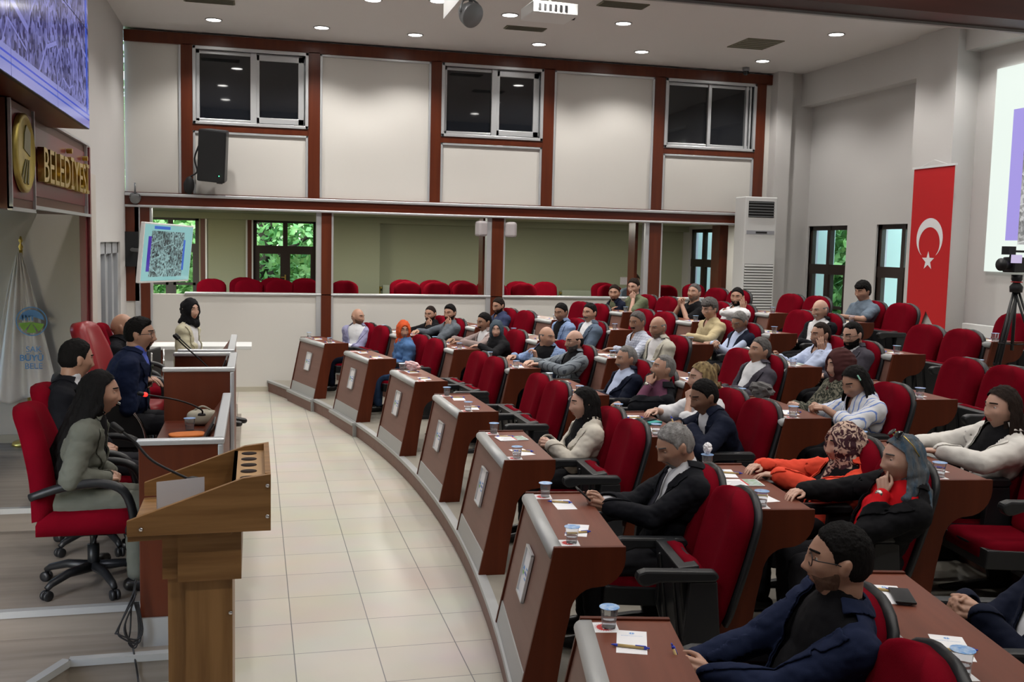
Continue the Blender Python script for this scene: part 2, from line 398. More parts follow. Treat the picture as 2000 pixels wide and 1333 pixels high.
b = MB(); b.box((8.83, 12.2, 4.70), (XR, YB, CEIL)); b.box((8.83, 3.0, 4.90), (XR, 11.38, CEIL)); struct('trim_11', b, M_WALL)
b = MB(); b.box((8.72, 11.38, 0), (XR, 12.2, CEIL)); struct('wall_pier', b, M_WALL)
b = MB(); b.box((8.34, 15.30, 0), (8.62, YB + .2, CEIL)); b.box((8.62, 15.40, 0), (XR, YB + .2, CEIL)); struct('wall_corner', b, M_WALL)
# timber clad beam that crosses the hall near the camera
b = MB(); b.box((XL, 6.7, 4.075), (XR, 7.0, CEIL)); struct('trim_12', b, M_DARKW)
b = MB(); b.box((XL, 6.98, 4.055), (XR, 7.02, 4.085)); struct('trim_13', b, M_ALU2)

# platform of the chairing table, three levels
def slab(name, poly, z0, z1, top, side, nose_edges=()):
    n = len(poly); b = MB(); b.prism(poly, z0, z1, 'z', 0)
    mi = [1] * len(b.f); mi[1] = 0; b.m = mi
    o = struct(name, b, [top, side])
    if nose_edges:
        q = MB()
        for i in nose_edges:
            p0 = np.array(poly[i]); p1 = np.array(poly[(i + 1) % n]); d = p1 - p0; L = np.linalg.norm(d); d /= L; nn = np.array([d[1], -d[0]])
            a = p0 - nn * .035; c = p1 - nn * .035; e_ = p1 + nn * .012; f_ = p0 + nn * .012
            q.prism([tuple(a), tuple(f_), tuple(e_), tuple(c)], z1 - .03, z1 + .006, 'z')
        q_ = struct('trim_nosing', q, M_ALU2)
    return o
XF = -.16
slab('floor_platform', [(-1.25, 4.50), (-.90, 5.24), (XF, 5.24), (XF, 12.6), (XL, 12.6), (XL, 4.50)], 0, .15, M_LAM, M_LAM, (0, 1))
slab('floor_platform_upper', [(XL, 5.57), (-.20, 5.57), (-.20, 12.4), (XL, 12.4)], .15, .30, M_LAM, M_LAM, (0,))
slab('floor_platform_top', [(-3.2, 7.14), (-.22, 7.14), (-.22, 10.4), (-3.2, 10.4)], .30, .45, M_LAM, M_LAM, (0,))
b = MB(); b.box((-3.2, 4.0, 0), (XL, 7.14, .15)); b.box((-3.2, 5.57, .15), (XL, 7.14, .30)); struct('floor_niche', b, M_LAM)
# seating tiers: ring segments with bullnose edging
def arc_end(R, y=YB): return math.degrees(math.asin(min(.999, (y - C0[1]) / R)))
A_NEAR = -25.
def ring_tier(k):
    Ra = row_r(k) - .14; z = tier_z(k); N = 60; top = MB(); ris = MB(); nos = MB()
    last = (k == 5)
    Rb = row_r(k + 1) - .14 + .02
    a1 = arc_end(Ra); ain = np.linspace(A_NEAR, a1, N)
    pin = np.array([polar(Ra, a, z) for a in ain])
    if last:
        pout = np.array([(XR, y, z) for y in np.linspace(C0[1] + (XR - C0[0]) * math.tan(math.radians(A_NEAR)) * .9, YB, N)])
    else:
        pout = np.array([polar(Rb, a, z) for a in np.linspace(A_NEAR, arc_end(Rb), N)])
    V = np.concatenate([pin, pout]); F = [(i, i + 1, N + i + 1, N + i)[::-1] for i in range(N - 1)]
    top.add(V, F); lo = pin.copy(); lo[:, 2] = 0 if k == 0 else tier_z(k - 1) - .01
    hi = pin.copy(); hi[:, 2] = z - .002
    ris.add(np.concatenate([lo, hi]), [(i, i + 1, N + i + 1, N + i) for i in range(N - 1)])
    n0 = np.array([polar(Ra - .015, a, z) for a in ain]); n1 = np.array([polar(Ra + .045, a, z) for a in ain])
    A = [n0 + (0, 0, -.028), n0 + (0, 0, .004), n1 + (0, 0, .004)]
    nos.add(np.concatenate(A), [(i, i + 1, N + i + 1, N + i) for i in range(N - 1)] + [(N + i, N + i + 1, 2 * N + i + 1, 2 * N + i) for i in range(N - 1)])
    return top, ris, nos
T_ = MB(); R_ = MB(); N_ = MB()
for k in range(6):
    t, r, n = ring_tier(k); T_.join(t); R_.join(r); N_.join(n)
struct('floor_tiers', T_, mat('tier_floor_covering', (.27, .25, .21), .4, var=.03, vscale=3))
struct('trim_risers', R_, M_FRONT)
struct('trim_tier_nosing', N_, M_ALU2)
# ------------------------------------------------------------------ delegate desks
DW, DD, DH = 1.05, .335, .735      # width, top depth, height of a desk; local y = 0 is the front edge, desk lies at y < 0
def desk_profile():
    p = [(.15, 0.), (.0, DH - .012), (-.004, DH + .008), (-DD, DH + .008), (-DD, DH - .05)]
    for t in np.linspace(0, 1, 7):      # bulging bracket under the rear edge
        a = t * math.pi / 2; p.append((-DD + .13 * (1 - math.cos(a)), DH - .05 - .13 * math.sin(a)))
    for t in np.linspace(.12, 1, 7):
        a = t * math.pi / 2; p.append((-DD + .13 + .12 * math.sin(a), DH - .18 - .13 * (1 - math.cos(a))))
    p += [(-.06, .30), (-.02, 0.)]
    return p
DPROF = desk_profile()
def bull(x0, x1, y, z, r=.03, seg=7):
    b = MB(); P = [(y - .05, z), (y - .05, z - .012)] + [(y - .012 + r * math.sin(a) * .8, z - r + r * math.cos(a)) for a in np.linspace(math.pi, 0, seg)]
    P = [(y - .045, z)] + [(y - .01 + .03 * math.sin(a), z - .03 + .03 * math.cos(a)) for a in np.linspace(0, math.pi * .75, seg)] + [(y - .045, z - .03)]
    b.prism(P, x0, x1, 'x'); return b
def logo_mesh(r):
    """ring with a blue dome and a green field"""
    b = MB(); seg = 32
    for k in range(seg):
        a0 = 2 * math.pi * k / seg; a1 = 2 * math.pi * (k + 1) / seg
        b.add([(r * math.cos(a0), r * math.sin(a0), 0), (r * math.cos(a1), r * math.sin(a1), 0), (r * .93 * math.cos(a1), r * .93 * math.sin(a1), 0), (r * .93 * math.cos(a0), r * .93 * math.sin(a0), 0)], [(0, 1, 2, 3)], 0)
    up = [(r * .8 * math.cos(a), r * .8 * math.sin(a), 0) for a in np.linspace(.1, math.pi - .1, 18)]
    b.add(up + [(0, r * .35, 0)], [tuple(range(19))], 0)
    for i in range(3):
        a0, a1 = -math.pi + .15 + i * .98, -math.pi + .15 + i * .98 + .8
        b.add([(r * .8 * math.cos(a), r * .8 * math.sin(a), 0) for a in np.linspace(a0, a1, 8)] + [(0, -.05 * r, 0)], [tuple(range(9))], 1)
    for i in range(4): b.add([(-r * .6 + i * r * .2, r * .05, 0), (-r * .5 + i * r * .2, r * .05, 0), (-r * .5 + i * r * .2, r * .42, 0), (-r * .6 + i * r * .2, r * .42, 0)], [(0, 1, 2, 3)], 0)
    return b.mesh('municipal_emblem', [M_CYAN, M_GRNP])
EMBLEM = logo_mesh(.024)
TXT1 = text_mesh('SAKARYA', .016, .0003, 'sign_lettering', M_CYAN); TXT2 = text_mesh('BÜYÜKŞEHİR', .0195, .0003, 'sign_lettering', M_BLUE, bold=.0004); TXT3 = text_mesh('BELEDİYESİ', .016, .0003, 'sign_lettering', M_CYAN)
def join_meshes(name, items, mats):
    """items: (mesh, matrix, material index offset list)"""
    V = []; F = []; MI = []; n = 0
    for me, mx, off in items:
        co = np.empty(len(me.vertices) * 3); me.vertices.foreach_get('co', co); co = co.reshape(-1, 3); mm = np.array(mx)
        V.append(co @ mm[:3, :3].T + mm[:3, 3])
        for p in me.polygons: F.append(tuple(v + n for v in p.vertices)); MI.append(off[p.material_index] if p.material_index < len(off) else off[0])
        n += len(co)
    me = bpy.data.meshes.new(name); me.from_pydata(np.concatenate(V).tolist(), [], F)
    for m_ in mats: me.materials.append(m_)
    me.polygons.foreach_set('material_index', MI); me.update(); return me
def mx(R=None, t=(0, 0, 0), s=1.):
    m = np.eye(4)
    if R is not None: m[:3, :3] = R
    m[:3, :3] = m[:3, :3] * s; m[:3, 3] = t; return m
SIGN_PRINT = join_meshes('sign_print', [(EMBLEM, mx(t=(-.035, 0, 0), s=1.15), [0, 2]), (TXT1, mx(t=(.045, .024, 0)), [0]), (TXT2, mx(t=(.045, 0, 0)), [1]), (TXT3, mx(t=(.045, -.024, 0)), [0])], [M_CYAN, M_BLUE, M_GRNP]) if False else \
    join_meshes('sign_print', [(EMBLEM, mx(t=(-.052, .0, 0), s=1.1), [0, 2]), (TXT1, mx(t=(.032, .026, 0), s=.82), [0]), (TXT2, mx(t=(.032, 0, 0), s=.82), [1]), (TXT3, mx(t=(.032, -.026, 0), s=.82), [0])], [M_CYAN, M_BLUE, M_GRNP])

def make_desk():
    r = empty('delegate_desk')
    for s in (-1, 1):
        b = MB(); x = s * (DW / 2 - .012); b.prism(DPROF, x - .012, x + .012, 'x'); obj('side_panel', b.mesh('side_panel', M_DESK), r, .002)
    x0, x1 = -DW / 2 + .024, DW / 2 - .024
    def fy(z): return .15 * (1 - z / DH) - .012
    b = MB(); b.prism([(fy(.13), .13), (fy(DH - .03), DH - .03), (fy(DH - .03) - .016, DH - .03), (fy(.13) - .016, .13)], x0, x1, 'x'); obj('front_panel', b.mesh('front_panel', M_FRONT), r)
    b = MB(); b.prism([(fy(0) + .006, 0), (fy(.13) + .006, .13), (fy(.13) - .014, .13), (fy(0) - .014, 0)], x0, x1, 'x'); obj('kick_plate', b.mesh('kick_plate', M_ALU2), r)
    b = MB(); b.box((x0, -DD, DH - .025), (x1, -.03, DH)); obj('table_top', b.mesh('table_top', M_TOP), r)
    obj('edge_trim', bull(x0, x1, 0., DH + .002).mesh('edge_trim', M_ALU2, True), r)
    # framed sign on the front panel, placed at the panel's middle and following its slope
    zc = .45; sl = math.atan2(.15, DH); ny = math.cos(sl); nz = math.sin(sl)
    s = empty('framed_sign'); s.parent = r
    s.matrix_local = frame_matrix((0, fy(zc) + .004, zc), (-1, 0, 0), (0, -nz, ny), (0, ny, nz))
    b = MB(); W_, H_ = .105, .145
    for (a, c) in (((-W_ / 2 - .045, -H_ / 2), 0),): pass
    w2, h2, t = .10, .125, .012
    b.box((-w2, -h2, 0), (w2, -h2 + t, .016)); b.box((-w2, h2 - t, 0), (w2, h2, .016)); b.box((-w2, -h2, 0), (-w2 + t, h2, .016)); b.box((w2 - t, -h2, 0), (w2, h2, .016))
    fo = obj('sign_frame', b.mesh('sign_frame', M_ALU), s, .002)
    b = MB(); b.box((-w2 + .005, -h2 + .005, 0), (w2 - .005, h2 - .005, .006)); obj('sign_sheet', b.mesh('sign_sheet', M_PAPER), s)
    pr = obj('sign_print', SIGN_PRINT, s); pr.location = (0, 0, .0072)
    return r
desk0 = make_desk()
# near-end angle of every desk (degrees round the centre of the arcs), per row
DESKS = [[14.12, 9.42, 4.52, -.04, -4.63, -9.22, -13.9],
         [13.2, 8.81, 4.38, 0.0, -4.36, -8.74, -13.35],
         [12.63, 8.2, 3.82, -.3, -4.41, -8.49],
         [11.7, 8.17 - .05, 4.15, -.26, -4.32, -8.4],
         [11.1, 7.45, 3.92, -.47, -4.6],
         [10.3, 6.95, 3.85, -.60]]
ROWN = ['front row', 'second row', 'third row', 'fourth row', 'fifth row', 'top row']
def place(o, R, deg, z):
    p = polar(R, deg, z); o.location = p; o.rotation_euler = (0, 0, math.radians(deg) + math.pi / 2)
def desk_mid(k, a): return a + math.degrees(DW / 2 / row_r(k))
DESKOBJ = {}
ORD = ['first', 'second', 'third', 'fourth', 'fifth', 'sixth', 'seventh']
first = True
for k, row in enumerate(DESKS):
    for i, a in enumerate(row):
        d = desk0 if first else copy_tree(desk0)
        first = False; place(d, row_r(k), desk_mid(k, a), tier_z(k)); DESKOBJ[k, i] = d
        tag(d, 'slanted brown two-seat desk, %s from the far wall in the %s' % (ORD[i], ROWN[k]), 'desk', 'delegate desks in curved rows')
# plinth boxes that carry the two far desks of the front row out over the tiles
for i in (0, 1):
    a = desk_mid(0, DESKS[0][i])
    t = empty('desk_plinth'); place(t, row_r(0), a, 0)
    tag(t, 'low brown plinth with silver edge under the %s desk of the front row' % ORD[i], 'plinth')
    b = MB(); b.box((-DW / 2, -.05, 0), (DW / 2, .185, Z0 - .035)); obj('plinth_box', b.mesh('plinth_box', M_FRONT), t)
    b = MB(); b.box((-DW / 2, -.05, Z0 - .035), (DW / 2, .20, Z0 - .002)); b.box((-DW / 2 - .006, .06, 0), (-DW / 2 + .002, .19, Z0 - .01)); obj('plinth_edging', b.mesh('plinth_edging', M_ALU2), t)
# ------------------------------------------------------------------ red auditorium chairs
def cushion(w_fn, n_u=13, n_v=15, z0=0., z1=1., thick=.09, bolster=.02, back=.0):
    """upright pad: local x across, z up, front at +y"""
    V = []; F = []
    us = np.sin(np.linspace(-math.pi / 2, math.pi / 2, n_u)); vs = np.linspace(0, 1, n_v) ** 1.0
    vs = .5 - .5 * np.cos(np.pi * vs)
    for side in (1, 0):
        for v in vs:
            w_ = w_fn(v)
            for u in us:
                e = (1 - abs(u) ** 6) ** .5 * min(1, (v / .06) ** .5 if v < .06 else 1) * min(1, ((1 - v) / .06) ** .5 if v > .94 else 1)
                y = back + (thick * (.45 + .55 * e) + bolster * math.exp(-((abs(u) - .72) / .2) ** 2) * (1 - v * .6) - .012 * math.exp(-(u / .5) ** 2) if side else 0)
                V.append((u * w_, y, z0 + v * (z1 - z0)))
    n = n_u * n_v
    for s in (0, 1):
        for j in range(n_v - 1):
            for i in range(n_u - 1):
                q = (s * n + j * n_u + i, s * n + j * n_u + i + 1, s * n + (j + 1) * n_u + i + 1, s * n + (j + 1) * n_u + i)
                F.append(q[::-1] if s == 0 else q)
    ring = [i for i in range(n_u)] + [j * n_u + n_u - 1 for j in range(1, n_v)] + [(n_v - 1) * n_u + i for i in range(n_u - 2, -1, -1)] + [j * n_u for j in range(n_v - 2, 0, -1)]
    for a, c in zip(ring, ring[1:] + ring[:1]): F.append((a, c, c + n, a + n))
    return V, F
def w_back(v):
    w_ = .205 + .035 * math.sin(min(1, v / .7) * math.pi / 2)
    if v > .72: w_ *= math.sqrt(max(0, 1 - ((v - .72) / .285) ** 2.6))
    if v < .08: w_ *= .9 + .1 * (v / .08)
    return max(w_, .02)
LEAN = math.radians(14)
def make_chair(up=True):
    r = empty('auditorium_chair')
    V, F = cushion(w_back, z1=.625, thick=.085, bolster=.022, n_u=17, n_v=19); V = np.array(V) @ RX(LEAN).T + (0, -.20, .335)
    b = MB(); b.add(V, F); obj('backrest', b.mesh('backrest', M_RED, True), r)
    V, F = cushion(lambda v: w_back(v) * 1.05 + .006, z1=.64, thick=.035, bolster=0, n_u=13, n_v=15); V = np.array(V) @ RX(LEAN).T + (0, -.233, .327)
    b = MB(); b.add(V, F); obj('back_shell', b.mesh('back_shell', M_BLACKP, True), r)
    # seat built flat, hinge at the rear
    V, F = cushion(lambda v: .225 * (1 if v < .8 else (1 - ((v - .8) / .21) ** 2.5 * .35)), z1=.44, thick=.085, bolster=.012, n_u=13, n_v=11)
    V = np.array(V) @ RX(math.radians(-90)).T; V = V * (1, 1, -1)       # lie down: pad front becomes top
    V = np.array([(x, -y if y < 0 else y, z) for x, y, z in V])
    S = V.copy(); S[:, 2] = S[:, 2] - S[:, 2].min()
    sb = MB(); sb.box((-.23, .0, -.045), (.23, .435, .055)); sh = np.concatenate(sb.v)
    ang = math.radians(83)
    Rm = RX(ang) if up else RX(math.radians(3)); hinge = (0, -.075, .205) if up else (0, -.17, .29)
    b = MB(); b.add(S @ Rm.T + hinge, F); obj('seat', b.mesh('seat', M_RED, True), r)
    b = MB(); b.add(sh @ Rm.T + hinge, sb.f); 
    for xx_ in (-.12, .12):
        c = MB(); c.box((xx_ - .012, .03, -.058), (xx_ + .012, .40, -.04)); b.add(np.concatenate(c.v) @ Rm.T + hinge, c.f)
    obj('seat_shell', b.mesh('seat_shell', M_BLACKP), r, .012)
    for s, nm in ((-1, 'armrest'), (1, 'armrest')):
        b = MB(); x = s * .26
        P = [(.22, .575), (.235, .60), (.225, .625), (.19, .637), (-.14, .630), (-.16, .60), (-.14, .578), (.12, .578), (.17, .562), (.20, .560)]
        b.prism(P, x - .03, x + .03, 'x'); o = obj(nm, b.mesh('armrest', M_BLACKP), r, .012)
        b = MB(); P = [(-.02, .58), (-.15, .58), (-.20, .02), (-.08, .02), (.0, .30)]; b.prism(P, x - .022, x + .022, 'x')
        P = [(-.20, .0), (.22, .0), (.22, .018), (-.02, .045), (-.20, .05)]; b.prism(P, x - .025, x + .025, 'x')
        st = obj('side_stanchion', b.mesh('side_stanchion', M_BLACKP), r, .008)
        if s == 1: o['far'] = 1; st['far'] = 1
    return r
chair_up = make_chair(True); chair_dn = make_chair(False)
CH_R = .62; CH_X = .262
def seat_deg(k, i, side):
    """side 'n' = nearer the camera, 'f' = farther"""
    return desk_mid(k, DESKS[k][i]) + math.degrees((CH_X if side == 'f' else -CH_X) / (row_r(k) + CH_R))
# occupied seats; everything else keeps its seat tipped up
CH = {}
def put_chairs(occ, skip=()):
    protos = {'up': chair_up, 'dn': chair_dn}
    for k, row in enumerate(DESKS):
        for i in range(len(row)):
            for side in ('f', 'n'):
                if (k, i, side) in skip: continue
                st = 'dn' if (k, i, side) in occ else 'up'
                c = copy_tree(protos[st])
                if side == 'n':       # the pair shares its middle armrest
                    for ch in list(c.children):
                        if ch.get('far'): bpy.data.objects.remove(ch)
                deg = seat_deg(k, i, side); place(c, row_r(k) + CH_R, deg, tier_z(k)); CH[k, i, side] = c
                tag(c, '%s red chair, %s seat of %s %s desk from far wall' % ('occupied' if st == 'dn' else 'empty', 'far' if side == 'f' else 'near', ORD[i], ROWN[k].replace(' row', '-row')), 'chair', 'red chairs of the hall')
    for p in protos.values():
        for ch in list(p.children): bpy.data.objects.remove(ch)
        bpy.data.objects.remove(p)
# ------------------------------------------------------------------ people
def ico(sub):
    bm = bmesh.new(); bmesh.ops.create_icosphere(bm, subdivisions=sub, radius=1.0)
    bm.verts.ensure_lookup_table(); V = np.array([v.co[:] for v in bm.verts]); F = [tuple(v.index for v in f.verts) for f in bm.faces]; bm.free(); return V, np.array(F)
def sst(x, a, b):
    t = np.clip((x - a) / (b - a), 0, 1); return t * t * (3 - 2 * t)
def head_shape(sub=5, fem=False, heavy=0.):
    V, F = ico(sub); x, y, z = V.T
    P = np.stack([x * .0745, y * .096, z * .116], 1)
    lo = sst(-z, .05, 1.0)
    P[:, 0] *= 1 - (.30 if not fem else .36) * lo + heavy * .16 * lo
    back = (y < 0); P[:, 1] = np.where(back, P[:, 1] * (1 - .42 * sst(-z, .15, .9)), P[:, 1] * (1 - .10 * sst(-z, .55, 1.)))
    P[:, 1] = np.where(~back & (z > .2), P[:, 1] * (1 - .08 * sst(z, .3, 1)), P[:, 1])
    P[:, 1] = np.where(back & (z > -.2), P[:, 1] * 1.04, P[:, 1])
    def bump(c, s, dv):
        d = (P - np.array(c)) / np.array(s); return np.exp(-(d ** 2).sum(1))[:, None] * np.array(dv)
    D = np.zeros_like(P); k = .8 if fem else 1.
    D += bump((0, .088, -.004), (.009, .03, .024), (0, .012, 0)); D += bump((0, .09, -.030), (.0115, .03, .013), (0, .021 * (.8 if fem else 1), -.002))
    for s in (-1, 1):
        D += bump((s * .012, .088, -.037), (.008, .03, .008), (s * .002, .008, 0))
        D += bump((s * .031, .086, .006), (.017, .03, .012), (0, -.011, 0)); D += bump((s * .012, .09, .004), (.006, .03, .014), (0, -.004, 0))
        D += bump((s * .028, .088, .028), (.024, .03, .008), (0, .0055 * k, 0)); D += bump((s * .048, .066, -.022), (.018, .03, .018), (s * .004, .004, 0))
        D += bump((s * .052, .03, -.082), (.02, .03, .02), (s * .004 * k, 0, 0)); D += bump((s * .045, .07, .05), (.02, .03, .03), (-s * .003, -.003, 0))
        D += bump((s * .03, .08, -.055), (.010, .03, .02), (0, -.003, 0))
    D += bump((0, .09, -.0545), (.019, .03, .0055), (0, .0075, 0)); D += bump((0, .09, -.068), (.017, .03, .006), (0, .0075, 0))
    D += bump((0, .09, -.061), (.022, .03, .0028), (0, -.005, 0)); D += bump((0, .08, -.082), (.02, .03, .007), (0, -.004, 0))
    D += bump((0, .075, -.102), (.024, .03, .014), (0, .013 * (1 if not fem else .8), -.003)); D += bump((0, .05, -.115), (.05, .05, .02), (0, .0, -.004 - .014 * heavy))
    D += bump((0, .088, .062), (.05, .04, .03), (0, .003, 0))
    return P + D, F
HEADS = {}
def head_for(fem, heavy):
    k = (fem, round(heavy, 1))
    if k not in HEADS: HEADS[k] = head_shape(6, fem, heavy)
    return HEADS[k]
def normals(V, F):
    n = np.cross(V[F[:, 1]] - V[F[:, 0]], V[F[:, 2]] - V[F[:, 0]]); N = np.zeros_like(V)
    for i in range(3): np.add.at(N, F[:, i], n)
    return N / np.maximum(np.linalg.norm(N, axis=1)[:, None], 1e-12)
_NV = {}
def vnoise(P, s, seed=0):
    return np.array([noise.noise(Vector((p[0] * s + seed, p[1] * s, p[2] * s))) for p in P])
def remesh(mb_or_vf, voxel, smooth=2):
    """one continuous surface out of overlapping shapes"""
    me = mb_or_vf.mesh('tmp', []); o = bpy.data.objects.new('tmp', me); COL.objects.link(o)
    r = o.modifiers.new('r', 'REMESH'); r.mode = 'VOXEL'; r.voxel_size = voxel; r.use_smooth_shade = True
    if smooth:
        s = o.modifiers.new('s', 'SMOOTH'); s.iterations = smooth; s.factor = .5
    bpy.context.view_layer.update(); dg = bpy.context.evaluated_depsgraph_get(); ev = o.evaluated_get(dg); m2 = ev.to_mesh()
    n = len(m2.vertices); co = np.empty(n * 3); m2.vertices.foreach_get('co', co)
    nl = len(m2.loops); vi = np.empty(nl, int); m2.loops.foreach_get('vertex_index', vi)
    ls = np.empty(len(m2.polygons), int); m2.polygons.foreach_get('loop_start', ls)
    lt = np.empty(len(m2.polygons), int); m2.polygons.foreach_get('loop_total', lt)
    ev.to_mesh_clear(); bpy.data.objects.remove(o); bpy.data.meshes.remove(me)
    if nl == 4 * len(ls): F = vi.reshape(-1, 4)
    else: F = [tuple(vi[a:a + c]) for a, c in zip(ls, lt)]
    return co.reshape(-1, 3), F
def qnormals(V, F):
    F = np.asarray(F)
    n = np.cross(V[F[:, 2]] - V[F[:, 0]], V[F[:, 3]] - V[F[:, 1]]); N = np.zeros_like(V)
    for i in range(4): np.add.at(N, F[:, i], n)
    return N / np.maximum(np.linalg.norm(N, axis=1)[:, None], 1e-12)
def cut(V, F, fld):
    """part of the surface where fld > 0; the border is moved onto fld = 0. Returns vertex ids, positions, faces"""
    F = np.asarray(F); fld = np.asarray(fld, float)
    if fld.dtype == bool: fld = fld * 2. - 1
    pos = fld > 0; k = pos[F].any(1); F = F[k]
    if not len(F): return np.zeros(0, int), np.zeros((0, 3)), F
    m = F.shape[1]; S = np.zeros_like(V); C = np.zeros(len(V))
    for i in range(m):
        a, c = F[:, i], F[:, (i + 1) % m]
        for p, q in ((a, c), (c, a)):
            z = pos[p] & ~pos[q]; pp, qq = p[z], q[z]
            t = (fld[pp] / (fld[pp] - fld[qq] + 1e-12))[:, None]; X = V[pp] + (V[qq] - V[pp]) * t
            np.add.at(S, qq, X); np.add.at(C, qq, 1)
    P = V.copy(); ok = C > 0; P[ok] = S[ok] / C[ok][:, None]
    bad = (~pos) & ~ok; F = F[~bad[F].any(1)]
    u = np.unique(F); mp = -np.ones(len(V), int); mp[u] = np.arange(len(u)); return u, P[u], mp[F]
def islands(V, F, least=60):
    if not len(F): return []
    lab = np.arange(len(V))
    while True:
        m = lab[F].min(1); n = lab.copy(); np.minimum.at(n, F.ravel(), np.repeat(m, F.shape[1])); n = n[n]
        if (n == lab).all(): break
        lab = n
    out = []
    for c in np.unique(lab[F[:, 0]]):
        f = F[lab[F[:, 0]] == c]; u = np.unique(f)
        if len(u) >= least: mp = -np.ones(len(V), int); mp[u] = np.arange(len(u)); out.append((V[u], mp[f]))
    return out
def quick_mesh(name, V, F, m, smooth=True, mi=None):
    me = bpy.data.meshes.new(name); me.from_pydata(np.asarray(V).tolist(), [], [tuple(int(i) for i in f) for f in F])
    for q in (m if isinstance(m, (list, tuple)) else [m]): me.materials.append(q)
    if mi is not None: me.polygons.foreach_set('material_index', mi)
    if smooth: me.polygons.foreach_set('use_smooth', [True] * len(me.polygons))
    me.update(); return me

def hand_shapes(b, T, side, curl=.4, thumb=.3, spread=1., pinch=False, size=1.):
    """T: 4x4 wrist frame, +y along the fingers, +z back of the hand; side +1 = right hand"""
    def P(x, y, z): v = T @ np.array([side * x * -size, y * size, z * size, 1]); return v[:3]   # thumb toward +x of the right-hand palm-down frame handled by sign
    R = T[:3, :3]
    b.cone(P(.020, .012, 0), P(.024, .080, 0), .016 * size, .0135 * size, 12, 1); b.cone(P(-.018, .012, 0), P(-.026, .074, 0), .0155 * size, .012 * size, 12, 1)
    b.cone(P(0, .0, 0), P(0, .078, .002), .019 * size, .0135 * size, 12, 1)
    xs = (.030, .010, -.010, -.029); ys = (.083, .088, .084, .075); Ls = ((.040, .024, .019), (.044, .028, .020), (.041, .026, .019), (.032, .020, .017)); rr = (.0088, .009, .0086, .0076)
    for i in range(4):
        c = curl * (1 + .12 * i) if not (pinch and i == 0) else .25
        p = np.array([xs[i], ys[i], 0.]); a = 0.; sx = (xs[i] * 2.2) * spread * (1 - c) ; r = rr[i] * size
        for j, L in enumerate(Ls[i]):
            a += (c * 1.45) if j == 0 else c * 1.35 if j == 1 else c * .9
            q = p + np.array([sx * L, math.cos(a) * L, -math.sin(a) * L])
            b.cone(P(*p), P(*q), r * (1 - .06 * j), r * (.93 - .08 * j), 8); p = q
    t0 = np.array([.028, .022, -.006]); t1 = t0 + np.array([.024 * (1 - thumb * .4), .030, -.008 - .012 * thumb]); t2 = t1 + np.array([.012 * (1 - 1.9 * thumb), .030, -.010 * thumb]); t3 = t2 + np.array([.003 - .022 * thumb, .022, -.006 * thumb])
    b.cone(P(*t0), P(*t1), .0145 * size, .0105 * size, 8); b.cone(P(*t1), P(*t2), .0105 * size, .0092 * size, 8); b.cone(P(*t2), P(*t3), .0092 * size, .0078 * size, 8)

def nrm(v): v = np.array(v, float); return v / max(np.linalg.norm(v), 1e-9)
def frame(y, z):
    y = nrm(y); z = np.array(z, float); z = nrm(z - y * (z @ y)); x = np.cross(y, z); return np.stack([x, y, z], 1)
def eul(yaw, pitch, roll):
    """degrees; yaw + turns the face toward the person's own left (local -x), pitch + looks down, roll + tips toward local +x"""
    a, p, r = math.radians(yaw), math.radians(-pitch), math.radians(roll)
    Rz = np.array([[math.cos(a), -math.sin(a), 0], [math.sin(a), math.cos(a), 0], [0, 0, 1]]); Rx_ = RX(p)
    Ry = np.array([[math.cos(r), 0, math.sin(r)], [0, 1, 0], [-math.sin(r), 0, math.cos(r)]]); return Rz @ Rx_ @ Ry
SKIN = {}
def skin_mat(tone):
    if tone not in SKIN:
        c = {'light': (.50, .30, .225), 'mid': (.40, .225, .155), 'tan': (.30, .165, .108), 'dark': (.20, .105, .068)}[tone]
        m = mat('skin_' + tone, c, .45, var=.06, vscale=18, bump=.06, bscale=140)
        b = m.node_tree.nodes['Principled BSDF']; b.inputs['Subsurface Weight'].default_value = .06; b.inputs['Subsurface Radius'].default_value = (.012, .005, .003)
        SKIN[tone] = m
    return SKIN[tone]
HAIR = {'black': (.005, .0045, .0045), 'dark': (.014, .009, .007), 'brown': (.05, .03, .018), 'grey': (.13, .126, .122), 'silver': (.30, .295, .29), 'white': (.50, .49, .47), 'saltpepper': (.075, .07, .068), 'blond': (.34, .25, .12), 'bluegrey': (.045, .09, .14), 'stub': (.12, .07, .05), 'stubg': (.17, .125, .10)}
def hair_mat(c, c2=None):
    return mat('hair_' + c, HAIR[c], .7, spec=.12, var=.01, vscale=5, col2=HAIR[c2] if c2 else tuple(v * 1.6 for v in HAIR[c]), stretch=(7, 7, 1.2), bump=.5, bscale=28)
